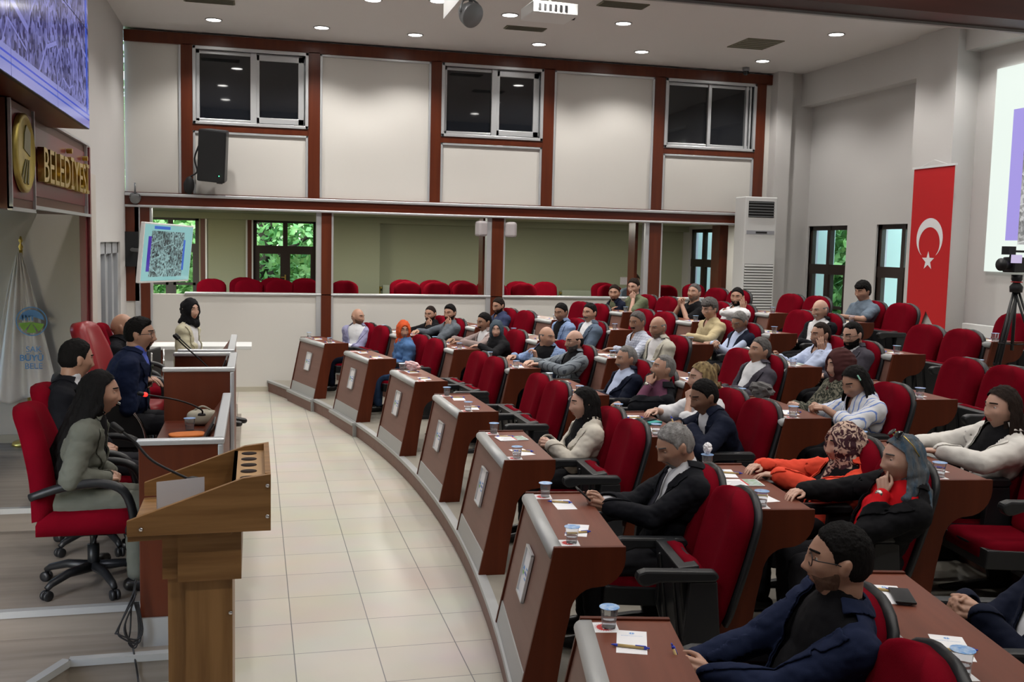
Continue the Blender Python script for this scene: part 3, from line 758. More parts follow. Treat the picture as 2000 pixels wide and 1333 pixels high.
def cloth_mat(name, col, var=.05, kind=None, col2=None, rough=.85):
    if name in MATS: return MATS[name]
    m = mat(name, col, rough, var=var, vscale=9, bump=.12, bscale=420, spec=.2, col2=col2)
    if kind in ('check', 'stripe', 'print'):
        nt = m.node_tree; n = nt.nodes; l = nt.links; b = n['Principled BSDF']; tc = n.new('ShaderNodeTexCoord')
        if kind == 'print':
            t = n.new('ShaderNodeTexNoise'); t.inputs['Scale'].default_value = 20; t.inputs['Detail'].default_value = 1.5; t.inputs['Distortion'].default_value = 2.5; o_ = t.outputs['Fac']
            l.new(tc.outputs['Object'], t.inputs['Vector'])
        else:
            t = n.new('ShaderNodeTexWave'); t.bands_direction = 'X'; t.inputs['Scale'].default_value = 9 if kind == 'stripe' else 12; l.new(tc.outputs['Object'], t.inputs['Vector']); o_ = t.outputs['Fac']
            if kind == 'check':
                t2 = n.new('ShaderNodeTexWave'); t2.bands_direction = 'Z'; t2.inputs['Scale'].default_value = 12; l.new(tc.outputs['Object'], t2.inputs['Vector'])
                mm = n.new('ShaderNodeMath'); mm.operation = 'MAXIMUM'; l.new(t.outputs['Fac'], mm.inputs[0]); l.new(t2.outputs['Fac'], mm.inputs[1]); o_ = mm.outputs[0]
        cr = n.new('ShaderNodeValToRGB'); l.new(o_, cr.inputs['Fac']); cr.color_ramp.elements[0].color = (*col, 1); cr.color_ramp.elements[1].color = (*(col2 or col), 1)
        lo_, hi_ = {'stripe': (.86, .93), 'check': (.90, .97), 'print': (.48, .56)}[kind]
        cr.color_ramp.elements[0].position = lo_; cr.color_ramp.elements[1].position = hi_; l.new(cr.outputs[0], b.inputs['Base Color'])
    return m
# hairline: height above which hair grows, as a function of y (front = +)
def hairline(y, recede=0.):
    xs = [-.12, -.085, -.04, -.012, -.004, .014, .022, .034, .055, .075, .11]
    zs = [-.055, -.068, -.058, -.035, .008, .008, -.010, .032, .056, .071 + recede, .074 + recede]
    return np.interp(y, xs, zs)

def make_eyes():
    b = MB(); b.ell((0, 0, 0), (.0118, .0118, .0118), seg=16, rings=12)
    V = np.concatenate(b.v); F = b.f; mi = [2 if np.mean(V[list(f)], 0)[1] > .0112 else 1 if np.mean(V[list(f)], 0)[1] > .0098 else 0 for f in F]
    return quick_mesh('eye', V, F, [mat('eye_white', (.62, .58, .55), .2), mat('iris_brown', (.035, .015, .006), .15), mat('pupil', (.002, .002, .002), .1)], True, mi)
EYE = make_eyes()
def mk_glasses(kind):
    b = MB(); r = .0018 if kind == 'black' else .0012
    for s in (-1, 1):
        w_, h_ = .025, .019; c = (s * .032, .094, .004); pts = [(c[0] + w_ * math.copysign(abs(math.cos(t)) ** .7, math.cos(t)), c[1] - .12 * abs(w_ * math.cos(t)) * (1 if s * math.cos(t) > 0 else .2), c[2] + h_ * math.copysign(abs(math.sin(t)) ** .7, math.sin(t))) for t in np.linspace(0, 2 * math.pi, 21)]
        b.tube(pts, r, 6, 0, False); b.tube([(s * .056, .090, .010), (s * .070, .075, .010), (s * .0765, .02, .008), (s * .078, -.012, .0)], r, 6)
    b.tube([(-.008, .094, .008), (0, .097, .011), (.008, .094, .008)], r, 6)
    return b.mesh('glasses', mat('glasses_' + kind, (.01, .01, .012) if kind == 'black' else (.25, .2, .15), .3, metal=0. if kind == 'black' else .8), True)
GL = {k: mk_glasses(k) for k in ('black', 'thin')}
def mk_sun():
    b = MB()
    for s in (-1, 1): b.ell((s * .034, .094, .002), (.029, .004, .022), eul(-s * 10, 0, 0), 18, 8); b.tube([(s * .060, .088, .008), (s * .078, .03, .008), (s * .080, -.03, 0)], .0028, 6, 1)
    b.tube([(-.012, .096, .008), (.012, .096, .008)], .003, 6, 1); return b.mesh('sunglasses', [mat('sunglass_lens', (.006, .006, .007), .1), M_GOLD], True)
GL['sun'] = mk_sun()

HANDS = {}
def two_bone(S, W, l1, l2, pole):
    d = W - S; D = np.linalg.norm(d); D2 = min(D, (l1 + l2) * .985); W = S + d / D * D2; d = d / D
    a = (l1 * l1 - l2 * l2 + D2 * D2) / (2 * D2); h = math.sqrt(max(l1 * l1 - a * a, 1e-6)); p = np.array(pole, float); p = p - d * (p @ d); p = nrm(p)
    return S + d * a + p * h, W

def make_person(label, loc, rz, head, hyaw=0, hpitch=0, hroll=0, fem=False, heavy=0., tone='mid', hair='short', hcol='black', hcol2=None, beard=None, glasses=None,
                top='jacket', tcol=None, shirt=None, pants=None, arms=('lap', 'lap'), tie=None, seat_h=.375, group='people', res=.009, vopen=1., extra=None, hs=1.05, scarf=None, floor_z=0., desk=True, size=.96, torso_yaw=0., shirt_col=None, hipdx=0., desk_z=.735):
    """everything in a local frame: origin on the floor under the seat, +y the way the seat faces. head = centre of the head"""
    rng = random.Random(sum(map(ord, label)))
    root = None
    H = np.array(head, float); Rh = eul(hyaw, hpitch, hroll); hv = Rh @ np.array([0, -.012, -.150]); N = H + hv * .98          # neck base
    N = N + np.array([0, -.012, 0])
    Lt = .50 * size; hz = seat_h + .075; dz = N[2] - hz; dzc = min(dz, Lt * .995); dx = N[0] * .55
    hy = N[1] - math.sqrt(max(Lt * Lt - dzc * dzc, 0)) * (1 if True else 0); hy = max(hy, -.12); hy = min(hy, .10)
    Pp = np.array([N[0] - dx + hipdx, hy, hz]); ax = nrm(N - Pp); ty = math.radians(torso_yaw)
    rt = np.array([math.cos(ty), math.sin(ty), 0]); rt = nrm(rt - ax * (rt @ ax)); fw = np.cross(ax, rt)      # right and forward of the torso
    Rt = np.stack([rt, fw, ax], 1); L = np.linalg.norm(N - Pp)
    def tp(x, y, t): return Pp + rt * x + fw * y + ax * (t * L)
    sw = (.178 if not fem else .155) * size + heavy * .02; Ssh = {}
    for s in (-1, 1): Ssh[s] = tp(s * sw, -.005, .865)
    wid = (.150 if not fem else .132) * size + heavy * .035; dep = (.102 if not fem else .098) * size + heavy * .03; bel = heavy * .07 + .01
    # arms
    l1, l2 = (.285 * size, .255 * size) if not fem else (.265 * size, .235 * size); E = {}; W = {}; HF = {}
    DT = desk_z
    for s, spec in zip((-1, 1), arms):
        sp = spec if isinstance(spec, dict) else {'k': spec}; kk = sp['k']; off = np.array(sp.get('o', (0, 0, 0)), float); S = Ssh[s]; pole = np.array([s * .55, -.45, -.8]); curl = .42; th = .35; pin = False
        if kk == 'lap': w_ = np.array([s * .085 + Pp[0], Pp[1] + .24 + .03 * heavy, .64]); f = (-s * .75, .6, -.1); z_ = (s * .25, .35, .9); curl = .5
        elif kk == 'clasp': w_ = np.array([s * .062 + Pp[0], Pp[1] + .27, .70]); f = (-s * .55, .8, .05); z_ = (s * .75, .35, .5); curl = .62
        elif kk == 'desk': w_ = np.array([s * .13 + N[0] * .6, .235, DT + .035]); f = (-s * .55, .85, -.02); z_ = (0, 0, 1); curl = .22; pole = np.array([s * .8, -.3, -.4])
        elif kk == 'deskclasp': w_ = np.array([s * .075 + N[0] * .6, .23, DT + .045]); f = (-s * .75, .6, 0); z_ = (s * .3, .3, .9); curl = .55; pole = np.array([s * .8, -.3, -.5])
        elif kk == 'arm': w_ = np.array([s * .255, .16, .675]); f = (0, 1, -.12); z_ = (0, 0.1, 1); curl = .5; pole = np.array([s * .5, -.6, -.6])
        elif kk == 'chin': w_ = H + Rh @ np.array([s * .030, .075, -.175]); f = Rh @ np.array([-s * .15, .05, 1.]); z_ = (s * .25, 1, .1); curl = .95; th = .8; pole = np.array([s * .5, .25, -1.])
        elif kk == 'mouth': w_ = H + Rh @ np.array([s * .045, .115, -.155]); f = Rh @ np.array([-s * .45, -.05, 1.]); z_ = (s * .6, .8, .1); curl = .7; th = .6; pin = True; pole = np.array([s * .5, .25, -1.])
        elif kk == 'cheek': w_ = H + Rh @ np.array([s * .095, .060, -.150]); f = Rh @ np.array([-s * .10, .08, 1.]); z_ = (s * 1, .35, 0); curl = .18; th = .2; pole = np.array([s * .6, .3, -1.])
        elif kk == 'temple': w_ = H + Rh @ np.array([s * .10, .085, -.115]); f = Rh @ np.array([-s * .40, .05, 1.]); z_ = (s * 1, .35, 0); curl = .55; th = .5; pole = np.array([s * .6, .3, -1.])
        elif kk == 'raised': w_ = S + np.array([s * .02, .30, -.02]); f = (-s * .2, .15, 1.); z_ = (s * .3, -.9, .2); curl = .6; pole = np.array([s * .5, 0, -1.])
        elif kk == 'steeple': w_ = H + np.array([s * .028 - H[0] * 0, .20, -.16]); f = (-s * .25, .1, 1.); z_ = (s * .9, .2, .3); curl = .6; pole = np.array([s * .8, 0, -1.])
        elif kk == 'phone': w_ = np.array([s * .055 + N[0] * .8, Pp[1] + .34, .735]); f = (-s * .35, .95, .12); z_ = (s * .85, .0, -.35); curl = .45; pole = np.array([s * .6, -.5, -.6])
        elif kk == 'side': w_ = np.array([s * .23 + Pp[0], Pp[1] + .22, .60]); f = (0, 1, -.2); z_ = (s * .4, 0, .9)
        elif kk == 'out': w_ = S + np.array([s * .30, .32, -.16]); f = (s * .6, .8, -.1); z_ = (0, 0, 1); curl = .5; pole = np.array([s * .3, -.3, -1])
        w_ = np.array(w_, float) + off; w_[1] += 0
        curl = sp.get('curl', curl); th = sp.get('thumb', th)
        f = sp.get('f', f); z_ = sp.get('z', z_); pole = sp.get('pole', pole)
        e, w2 = two_bone(S, w_, l1, l2, pole); E[s] = e; W[s] = w2; HF[s] = (frame(f, z_), curl, th, pin)
    # legs
    hipj = {s: Pp + np.array([s * .085, .01, -.005]) for s in (-1, 1)}; thigh = .43 * size; K = {}; A = {}
    for s in (-1, 1):
        kx = s * (.115 if not fem else .085) + Pp[0]; K[s] = np.array([kx, Pp[1] + thigh, seat_h + .055]); A[s] = np.array([kx + s * .01, min(K[s][1] - .01, .44) if desk else K[s][1] + .04, floor_z + .085])
    # ---- body: one continuous surface
    HV, HFc = head_for(fem, heavy); HV2 = (HV * hs) @ Rh.T + H
    b = MB(); b.add(HV2, HFc)
    nk = .056 if not fem else .047; nk += heavy * .012
    b.cone(N + ax * -.02, H + Rh @ np.array([0, -.022, -.055]), nk * 1.06, nk, 18)
    b.cone(H + Rh @ np.array([0, .012, -.085]), N + fw * .005 + ax * .01, nk * .8, nk * .8, 16)
    for s in (-1, 1):
        eo = H + Rh @ (np.array([s * .0755, -.008, -.004]) * hs); b.ell(eo, (.0075, .0165, .031), Rh @ eul(s * -18, -8, s * 4), 14, 10); b.ell(H + Rh @ (np.array([s * .079, -.014, .008]) * hs), (.006, .012, .018), Rh @ eul(s * -30, 0, 0), 12, 8)
        b.cone(N + ax * -.01, Ssh[s] + ax * .005, .045, .048, 14)
        b.cone(Ssh[s], E[s], .050 + heavy * .008, .040, 14); b.cone(E[s], W[s], .040 if not fem else .035, .026 if not fem else .023, 14)
        if 1: b.cone(hipj[s], K[s], .078, .052, 14); b.cone(K[s], A[s], .050, .036, 12)
        b.cone(A[s] - (0, 0, .03), A[s] + (0, .13, -.05), .032, .028, 10)
    b.ell(tp(0, 0, .70), (wid, dep, .20), Rt); b.ell(tp(0, .004, .32), (wid * .92, dep * .95, .2), Rt); b.ell(tp(0, 0, .04), (wid * 1.06, dep * 1.1, .09), Rt)
    V, F = remesh(b, res * .72, 1)
    hb = MB()
    for s in (-1, 1):
        Fr, curl, th, pin = HF[s]; T = np.eye(4); T[:3, :3] = Fr; T[:3, 3] = W[s]; hand_shapes(hb, T, s, curl, th, 1., pin, (1.0 if not fem else .88) * size)
    V2, F2 = remesh(hb, .0036 if res < .011 else .0045, 1)
    allV = np.concatenate([V, V2]); allF = [tuple(f) for f in F] + [tuple(int(i) + len(V) for i in f) for f in F2]
    # eyelids
    lb = MB()
    for s in (-1, 1): lb.ell((s * .031, .0685, .0085), (.0135, .0132, .0118), eul(0, 0, 0), 14, 10)
    LV = np.concatenate(lb.v); cz = LV[:, 2] - .0085; 
    lid = rng.uniform(-.001, .0035) if hpitch < 12 else -.003
    keep = (cz > lid) | (cz < -.0068); lf = [f for f in lb.f if len(f) == 4 and all(keep[list(f)])]
    LVw = (LV * hs) @ Rh.T + H; n0 = len(allV); allV = np.concatenate([allV, LVw]); allF += [tuple(i + n0 for i in f) for f in lf]
    # colour zones of the skin: lips
    loc_ = (allV - H) @ Rh / hs
    sk = skin_mat(tone); lipm = mat('lips_' + ('f' if fem else 'm') + tone, tuple(np.array(sk_col(tone)) * ((1.0, .45, .45) if fem else (.82, .60, .58))), .4)
    mi = None
    root = obj('person', quick_mesh('person', allV, allF, [sk], True)); root.location = loc; root.rotation_euler = (0, 0, rz)
    tag(root, label, 'person', group)
    Hm = Matrix(np.vstack([np.hstack([Rh * hs, H[:, None]]), [0, 0, 0, 1]]).tolist())
    for s in (-1, 1):
        e = obj('eye', EYE, root); e.matrix_local = Hm @ Matrix.Translation((s * .031, .0680, .0075)) @ Matrix.Rotation(math.radians(rng.uniform(-8, 8)), 4, 'Z')
    # ---- head hair, brows, beard
    hn = normals(HV, HFc); x, y, z = HV.T; fr3 = HFc
    def shell(region, th, m, name, base=.002, edge=.014):
        u, Pu, Fn = cut(HV, fr3, region)
        if not len(Fn): return None
        t = (th[u] if hasattr(th, '__len__') else th) * sst(region[u], -.001, edge) - base; Vv = (Pu + hn[u] * t[:, None]) * hs
        return obj(name, quick_mesh(name, Vv @ Rh.T + H, Fn, m), root)
    hm = hair_mat(hcol, hcol2)
    hl = hairline(y, {'receding': .022, 'bald': .2}.get(hair, 0.) - (.006 if hair in ('quiff',) else 0)); reg = z - hl
    if hair == 'bald' or hair == 'balding':
        hl = np.interp(y, [-.12, -.085, -.04, -.012, -.004, .014, .03], [-.055, -.068, -.058, -.035, .008, .008, .02]); reg = z - hl
        reg = np.minimum(reg, (.045 if hair == 'balding' else .03) - z + (np.abs(x) > .06) * .0); reg = np.where(y > .03, -1, reg)
    if hair == 'receding': reg = np.minimum(reg, np.where((y > .02), .010 + .9 * (z - .075) + .0 * x, 1.))
    nz_ = vnoise(HV, 55, rng.random() * 9)
    if hair in ('short', 'receding', 'balding', 'bald', 'buzz', 'quiff', 'flop'):
        T = {'short': .010, 'receding': .0075, 'balding': .007, 'bald': .003, 'buzz': .004, 'quiff': .011, 'flop': .015}[hair]; reg = reg + .0045 * vnoise(HV, 130, 2.) + .003 * vnoise(HV * np.array([1, 1, .4]), 260, 5.)
        th = T * (.35 + .75 * sst(z, -.01, .085)) * (1 + .30 * nz_ + .28 * vnoise(HV * np.array([1, .35, 1]), 240, 3.))
        if hair == 'quiff': th = th + .014 * np.exp(-((y - .075) / .035) ** 2) * sst(z, .06, .1)
        if hair == 'flop': reg = np.maximum(reg, np.where((y > .05) & (z > .036 + .012 * np.sin(x * 60)), z - .036, -1)); th = th + .006
        if hair == 'buzz' and False: pass
        shell(reg, th, hm, 'hair', .0015, .022)
    brow = .0036 - np.abs(z - (.0305 - 2.2 * (np.abs(x) - .03) ** 2 - .06 * np.maximum(0, np.abs(x) - .035))) ; brow = np.minimum(brow, np.minimum(np.abs(x) - .012, .048 - np.abs(x)) * .6); brow = np.where(y > .05, brow, -.01)
    shell(brow * 2, .0036 if not fem else .0026, hair_mat(hcol if hcol not in ('white', 'silver', 'blond', 'bluegrey') else 'saltpepper' if hcol != 'blond' else 'brown'), 'eyebrows', .0006, .003)
    lf_ = np.minimum(.0215 - np.abs(x) - np.abs(z + .0612) * .9, .0088 - np.abs(z + .0612) - .12 * np.abs(x)); lf_ = np.where(y > .06, lf_, -1); lf_ = lf_ - .0022 * np.exp(-((z + .061) / .0012) ** 2)
    shell(lf_, .0012, lipm, 'lips', .0003, .002)
    if beard:
        bk, bc = beard; bm_ = hair_mat(bc)
        jaw = np.minimum(np.minimum(-.038 - z + .35 * np.maximum(0, .055 - y), y - .004), 1.) if False else np.minimum(-.040 - z + .55 * np.clip(.06 - y, 0, .05), (y + .002) * 1.5)
        lipz = (np.abs(x) < .020) & (np.abs(z + .0615) < .0095) & (y > .06)
        if bk == 'full': rg = np.where(lipz, -1, jaw); T = .011
        elif bk == 'long': rg = np.where(lipz, -1, jaw); T = .020
        elif bk == 'stubble': rg = np.where(lipz, -1, jaw); T = .0050
        elif bk == 'goatee': rg = np.where((np.abs(x) < .026) & ~lipz, jaw, -1); T = .006
        elif bk == 'moustache': rg = np.where((np.abs(x) < .030) & (z < -.038) & (z > -.0535 - .1 * np.abs(x)) & (y > .06), .012, -1); T = .0065
        rg = rg + .003 * vnoise(HV, 150, 4.)
        th = T * (1 + .3 * nz_) * np.where(z < -.085, 1.25 if bk in ('full', 'long') else 1., np.where(z > -.055, .6, 1.)) 
        shell(rg, th, bm_, 'moustache' if bk == 'moustache' else 'beard')
    if glasses:
        g = obj('glasses', GL[glasses], root); g.matrix_local = Hm
        if extra and extra.get('glasses_up'): g.matrix_local = Hm @ Matrix.Translation((0, .026, .100)) @ Matrix.Rotation(math.radians(48), 4, 'X') @ Matrix.Translation((0, -.062, 0))
    if hair in ('long', 'bob', 'wavy', 'verylong', 'tied'):
        hb = MB(); k = (reg > 0)[fr3].all(1); 
        sel = np.unique(fr3[k]); cap = HV + hn * (.016 + .004 * nz_)[:, None]
        b2 = MB(); b2.add((HV[:, :] + hn * np.where(reg > 0, .015, -.012)[:, None]) @ Rh.T + H, fr3)
        dn = np.array([0, 0, -1.]); lend = {'bob': .13, 'long': .20, 'wavy': .27, 'verylong': .46, 'tied': .05}[hair]
        for a in np.linspace(-1, 1, 13):
            t_ = a * (2.15 if hair != 'tied' else 1.6); p0 = H + Rh @ np.array([.070 * math.sin(t_), -.078 * math.cos(t_) - .006, .03]); p1 = p0 + Rh @ np.array([.012 * math.sin(t_), -.012 * math.cos(t_), -.085])
            if hair == 'verylong': pm = N + fw * (-(dep + .025) * max(.25, math.cos(t_)) ) + rt * (.115 * math.sin(t_)) + ax * -.03; b2.cone(p0, p1, .022, .026, 10); b2.cone(p1, pm, .026, .028, 10); p1 = pm; p2 = pm - ax * (.30 + rng.uniform(-.03, .03)) + rt * rng.uniform(-.015, .015) + fw * -.02
            else: p2 = p1 + (dn * (lend - .06) + Rh @ np.array([.03 * math.sin(t_), -.03 * math.cos(t_), 0])) + np.array([rng.uniform(-.01, .01), rng.uniform(-.01, .01), rng.uniform(-.02, .01)])
            r0 = .026 if hair != 'wavy' else .03
            if hair == 'wavy':
                pts = [p1 + (p2 - p1) * q + np.array([.014 * math.sin(q * 9 + a * 7), .014 * math.cos(q * 8 + a * 5), 0]) for q in np.linspace(0, 1, 5)]
                b2.cone(p0, p1, .022, r0, 10); [b2.cone(pts[j], pts[j + 1], r0 * (1 - .1 * j), r0 * (1 - .1 * (j + 1)), 10) for j in range(4)]
            else: b2.cone(p0, p1, .020, r0, 10); b2.cone(p1, p2, r0, .014 if hair != 'verylong' else .020, 10)
        if hair == 'tied': b2.ell(H + Rh @ np.array([0, -.10, .075]), (.035, .035, .04), Rh, 14, 10)
        LV_, LF_ = remesh(b2, .0065, 2); l2_ = (LV_ - H) @ Rh / hs
        X_, Y_, Z_ = l2_.T; fa = np.minimum(np.minimum(Y_ - .022 - .012 * np.abs(np.sin(X_ * 70)), .112 - np.abs(X_)), np.where(np.abs(X_) < .088, .083 - 6.5 * X_ ** 2, .03) - Z_)
        ins = np.minimum(.066 - Z_, .972 - np.linalg.norm(l2_ / np.array([.071, .092, .11]), axis=1))
        nn = qnormals(LV_, LF_); wv = vnoise(LV_ * np.array([1, 1, .22]), 95, 3.) * .0045 + vnoise(LV_ * np.array([1, 1, .35]), 38, 7.) * .004
        u, Pu, Fn = cut(LV_, LF_, -np.maximum(fa, ins)); Pu = Pu + nn[u] * wv[u][:, None]; obj('hair', quick_mesh('hair', Pu, Fn, hm), root)
        if extra and extra.get('clips'):
            c_ = MB(); c_.cone(H + Rh @ np.array([-.072, .03, .075]), H + Rh @ np.array([-.085, .028, .045]), .006, .006, 8); obj('hair_clip', c_.mesh('hair_clip', mat('mint_plastic', (.35, .7, .55), .3), True), root)
    if hair == 'scarf':
        b2 = MB(); thk = scarf.get('t', .016); b2.add(((HV + hn * thk) * 1.0) @ Rh.T + H, fr3)
        b2.ell(H + Rh @ np.array([0, -.035, .010]), (.088, .098, .108), Rh, 20, 14)
        for a in np.linspace(-2.4, 2.4, 11):
            p0 = H + Rh @ np.array([.064 * math.sin(a), -.060 * math.cos(a) - .004, -.055]); p1 = N + rt * (.085 * math.sin(a)) + fw * (-.085 * math.cos(a) + .0) + ax * .02; b2.cone(p0, p1, .030, .028, 10)
        b2.cone(H + Rh @ np.array([0, .035, -.115]), N + fw * .075 + ax * .01, .038, .045, 12)
        if scarf.get('drape', 1):
            for a in np.linspace(-1.3, 1.3, 6): b2.cone(N + rt * .05 * math.sin(a) + fw * -.05, N + rt * .13 * math.sin(a) + fw * (-.06 - .04 * math.cos(a)) + ax * -.10, .04, .03, 10)
            b2.cone(N + fw * .07 + ax * .01, N + fw * .10 + ax * -.09, .045, .03, 12)
        SV, SF = remesh(b2, .0075, 3); l2_ = (SV - H) @ Rh
        fo = scarf.get('w', .052); op = np.minimum(1 - np.sqrt((l2_[:, 0] / fo) ** 2 + ((l2_[:, 2] + .016) / .083) ** 2), (l2_[:, 1] - .018) * 20)
        en = np.linalg.norm(l2_ / np.array([.0745, .094, .116]), axis=1); ins = .98 - en
        nn = qnormals(SV, SF); wv = (np.sin(l2_[:, 2] * 150 + l2_[:, 0] * 70 + 3 * vnoise(SV, 9, 2.)) * .0024 + vnoise(SV, 26, 5.) * .006) * sst(-l2_[:, 1], -.09, .0)
        u, Pu, Fn = cut(SV, SF, -np.maximum(op, ins)); Pu = Pu + nn[u] * wv[u][:, None]
        lp = (Pu - H) @ Rh; e2 = np.linalg.norm(lp / np.array([.0745, .094, .116]), axis=1); w2 = np.clip(1 + op[u] / .16, 0, 1) * (lp[:, 1] > .01); w2 = w2 * w2
        tgt = lp / e2[:, None] * 1.03; lp = lp + (tgt - lp) * (w2 * np.clip((e2 - 1.03) * 20, 0, 1))[:, None]
        obj('headscarf', quick_mesh('headscarf', lp @ Rh.T + H, Fn, scarf['m']), root)
    # ---- clothes
    def torso_shapes(b, g, sleeve=1., gs=None, low=.0, neck=True, arm_to='wrist'):
        gs = g if gs is None else gs
        b.ell(tp(0, 0, .72), (wid + g + .010, dep + g, .185 + g), Rt, 24, 14); b.ell(tp(0, bel * .6, .36), (wid * .93 + g, dep * .98 + g + bel * .5, .21), Rt, 24, 14); b.ell(tp(0, bel * .5, .08), (wid * 1.08 + g, dep * 1.12 + g + bel * .3, .11), Rt, 24, 14)
        if fem:
            for s in (-1, 1): b.ell(tp(s * .065, dep * .72 + g * .6, .60), (.062, .055, .06), Rt, 16, 10)
        for s in (-1, 1):
            b.cone(tp(s * .035, -.012, .98), Ssh[s] + ax * .004, .036 + g, .046 + g, 16); 
            b.cone(Ssh[s], tp(s * sw * .6, 0, .6), .055 + g, .08 + g * .5, 14)
            if arm_to == 'wrist': e1 = E[s] + (W[s] - E[s]) * .93; b.cone(Ssh[s], E[s], .051 + gs + heavy * .008, .043 + gs, 16); b.cone(E[s], e1, .043 + gs, .031 + gs * .9, 16)
            elif arm_to == 'elbow': e1 = Ssh[s] + (E[s] - Ssh[s]) * .72; b.cone(Ssh[s], e1, .054 + gs + heavy * .008, .054 + gs, 16)
            elif arm_to == 'fore': e1 = E[s] + (W[s] - E[s]) * .35; b.cone(Ssh[s], E[s], .051 + gs, .044 + gs, 16); b.cone(E[s], e1, .044 + gs, .042 + gs, 16)
    def cloth_out(name, b, m, vox, keep=None, wr=.006, parent=root):
        CV, CF = remesh(b, vox, 2); nn = qnormals(CV, CF)
        wv = wr * (vnoise(CV * np.array([1., 1., 1.7]), 11, 1.5) + .9 * np.abs(vnoise(CV * np.array([1, 1, 1.5]), 20, 4.)) + .35 * vnoise(CV, 48, 9.) )
        q = CV + nn * wv[:, None]; kp = np.ones(len(CV)) if keep is None else keep(q)
        u, Pu, Fn = cut(q, CF, kp); o = obj(name, quick_mesh(name, Pu, Fn, m), parent)
        if keep is not None: sd = o.modifiers.new('thickness', 'SOLIDIFY'); sd.thickness = .004; sd.offset = -1
        return o, q, CF, nn
    def tl(V_): d = V_ - Pp; return d @ rt, d @ fw, (d @ ax) / L
    vx = res * 1.15
    pm = pants or cloth_mat('charcoal_trousers', (.018, .018, .022))
    b = MB(); b.ell(tp(0, .0, .02), (wid * 1.1 + .012, dep * 1.12 + .012, .10), Rt, 20, 12)
    if extra and extra.get('skirt'):
        for s in (-1, 1): b.cone(hipj[s], K[s], .095, .080, 16); b.cone(K[s], A[s] + (0, 0, .05), .080, .085, 14)
        b.cone(hipj[-1] * .5 + hipj[1] * .5, K[-1] * .5 + K[1] * .5, .09, .08, 14); b.cone(K[-1] * .5 + K[1] * .5, A[-1] * .5 + A[1] * .5 + (0, 0, .06), .08, .08, 14)
    else:
        for s in (-1, 1): b.cone(hipj[s], K[s], .092, .068, 16); b.cone(K[s], A[s] + (0, 0, .02), .066, .052, 14)
    cloth_out('trousers' if not (extra and extra.get('skirt')) else 'skirt', b, pm, vx * 1.2, None, .006)
    for s in (-1, 1): sh = MB(); sh.cone(A[s] + (0, -.035, -.047), A[s] + (0, .05, -.045), .040, .042, 14); sh.cone(A[s] + (0, .05, -.045), A[s] + (0, .155, -.052), .042, .030, 14); SV, SF = remesh(sh, .009, 1); SV[:, 2] = np.maximum(SV[:, 2], floor_z + .002); obj('shoe', quick_mesh('shoe', SV, SF, mat('black_leather', (.012, .011, .011), .35)), root)
    if top in ('jacket', 'coat', 'vest'):
        m_in = shirt or cloth_mat('white_shirt', (.66, .67, .70), .03)
        b = MB(); torso_shapes(b, .010, gs=.006); b.cone(N + ax * -.015, N + (H - N) * .28 + ax * .0, nk + .010, nk + .006, 18)
        def kin(q):
            return np.ones(len(q))
        cloth_out('shirt', b, m_in, vx, None, .003)
        b = MB(); torso_shapes(b, .024, gs=.017 if top != 'vest' else .0, arm_to='wrist' if top != 'vest' else 'none'); 
        if top == 'jacket' or top == 'coat': b.ell(tp(0, bel * .4, -.03), (wid * 1.12 + .03, dep * 1.1 + .035, .09), Rt, 24, 12)
        vw = .075 * vopen
        def vfun(q):
            a, c, t = tl(q); top_t = .98; bot = .30; wv_ = .018 + vw * np.clip((t - bot) / (top_t - bot), 0, 1) ** .8
            return np.where(c > .0, np.abs(a) - np.where(t > bot, wv_, .004 if vopen < 1.3 else .03), 1.), t, c, a
        def kj(q):
            f_, t, c, a = vfun(q); nkd = np.sqrt(a ** 2 + (c - .01) ** 2); return np.minimum(f_, np.maximum(.965 - t, nkd - nk - .014))
        o_, q, CF, nn = cloth_out('vest' if top == 'vest' else 'jacket', b, tcol, vx, kj, .007)
        f_, t, c, a = vfun(q); nkd = np.sqrt(a ** 2 + (c - .01) ** 2)
        lap = np.minimum.reduce([f_ + .002, .010 + .056 * np.clip((t - .34) / .5, 0, 1) - f_ - .03 * (np.abs(t - .80) < .012), t - .32, .97 - t, c])
        colr = np.minimum.reduce([t - .86, .04 - c, nk + .052 - nkd, nkd - nk - .008])
        if top != 'vest':
            u, Pu, Fn = cut(q, CF, np.maximum(lap, colr))
            for vs_, fs_ in islands(Pu + nn[u] * .0075, Fn): lo_ = obj('lapel', quick_mesh('lapel', vs_, fs_, tcol), root); sd = lo_.modifiers.new('thickness', 'SOLIDIFY'); sd.thickness = .005; sd.offset = -1
        # shirt collar
        cb = MB()
        for s in (-1, 1):
            pts = [N + rt * (s * (nk + .014) * math.sin(t_)) + fw * (-(nk + .012) * math.cos(t_) + .004) + ax * (.030 - .018 * (t_ / 3.0)) for t_ in np.linspace(0, 2.75, 9)]
            lo_ = [p - ax * .030 + (p - N - ax * ((p - N) @ ax)) * .12 for p in pts]; n_ = len(pts); cb.add(pts + lo_, [(i, i + 1, n_ + i + 1, n_ + i) for i in range(n_ - 1)])
        if not (extra and extra.get('nocollar')):
            co_ = obj('shirt_collar', cb.mesh('shirt_collar', shirt_col or m_in, True), root); sd = co_.modifiers.new('s', 'SOLIDIFY'); sd.thickness = .004
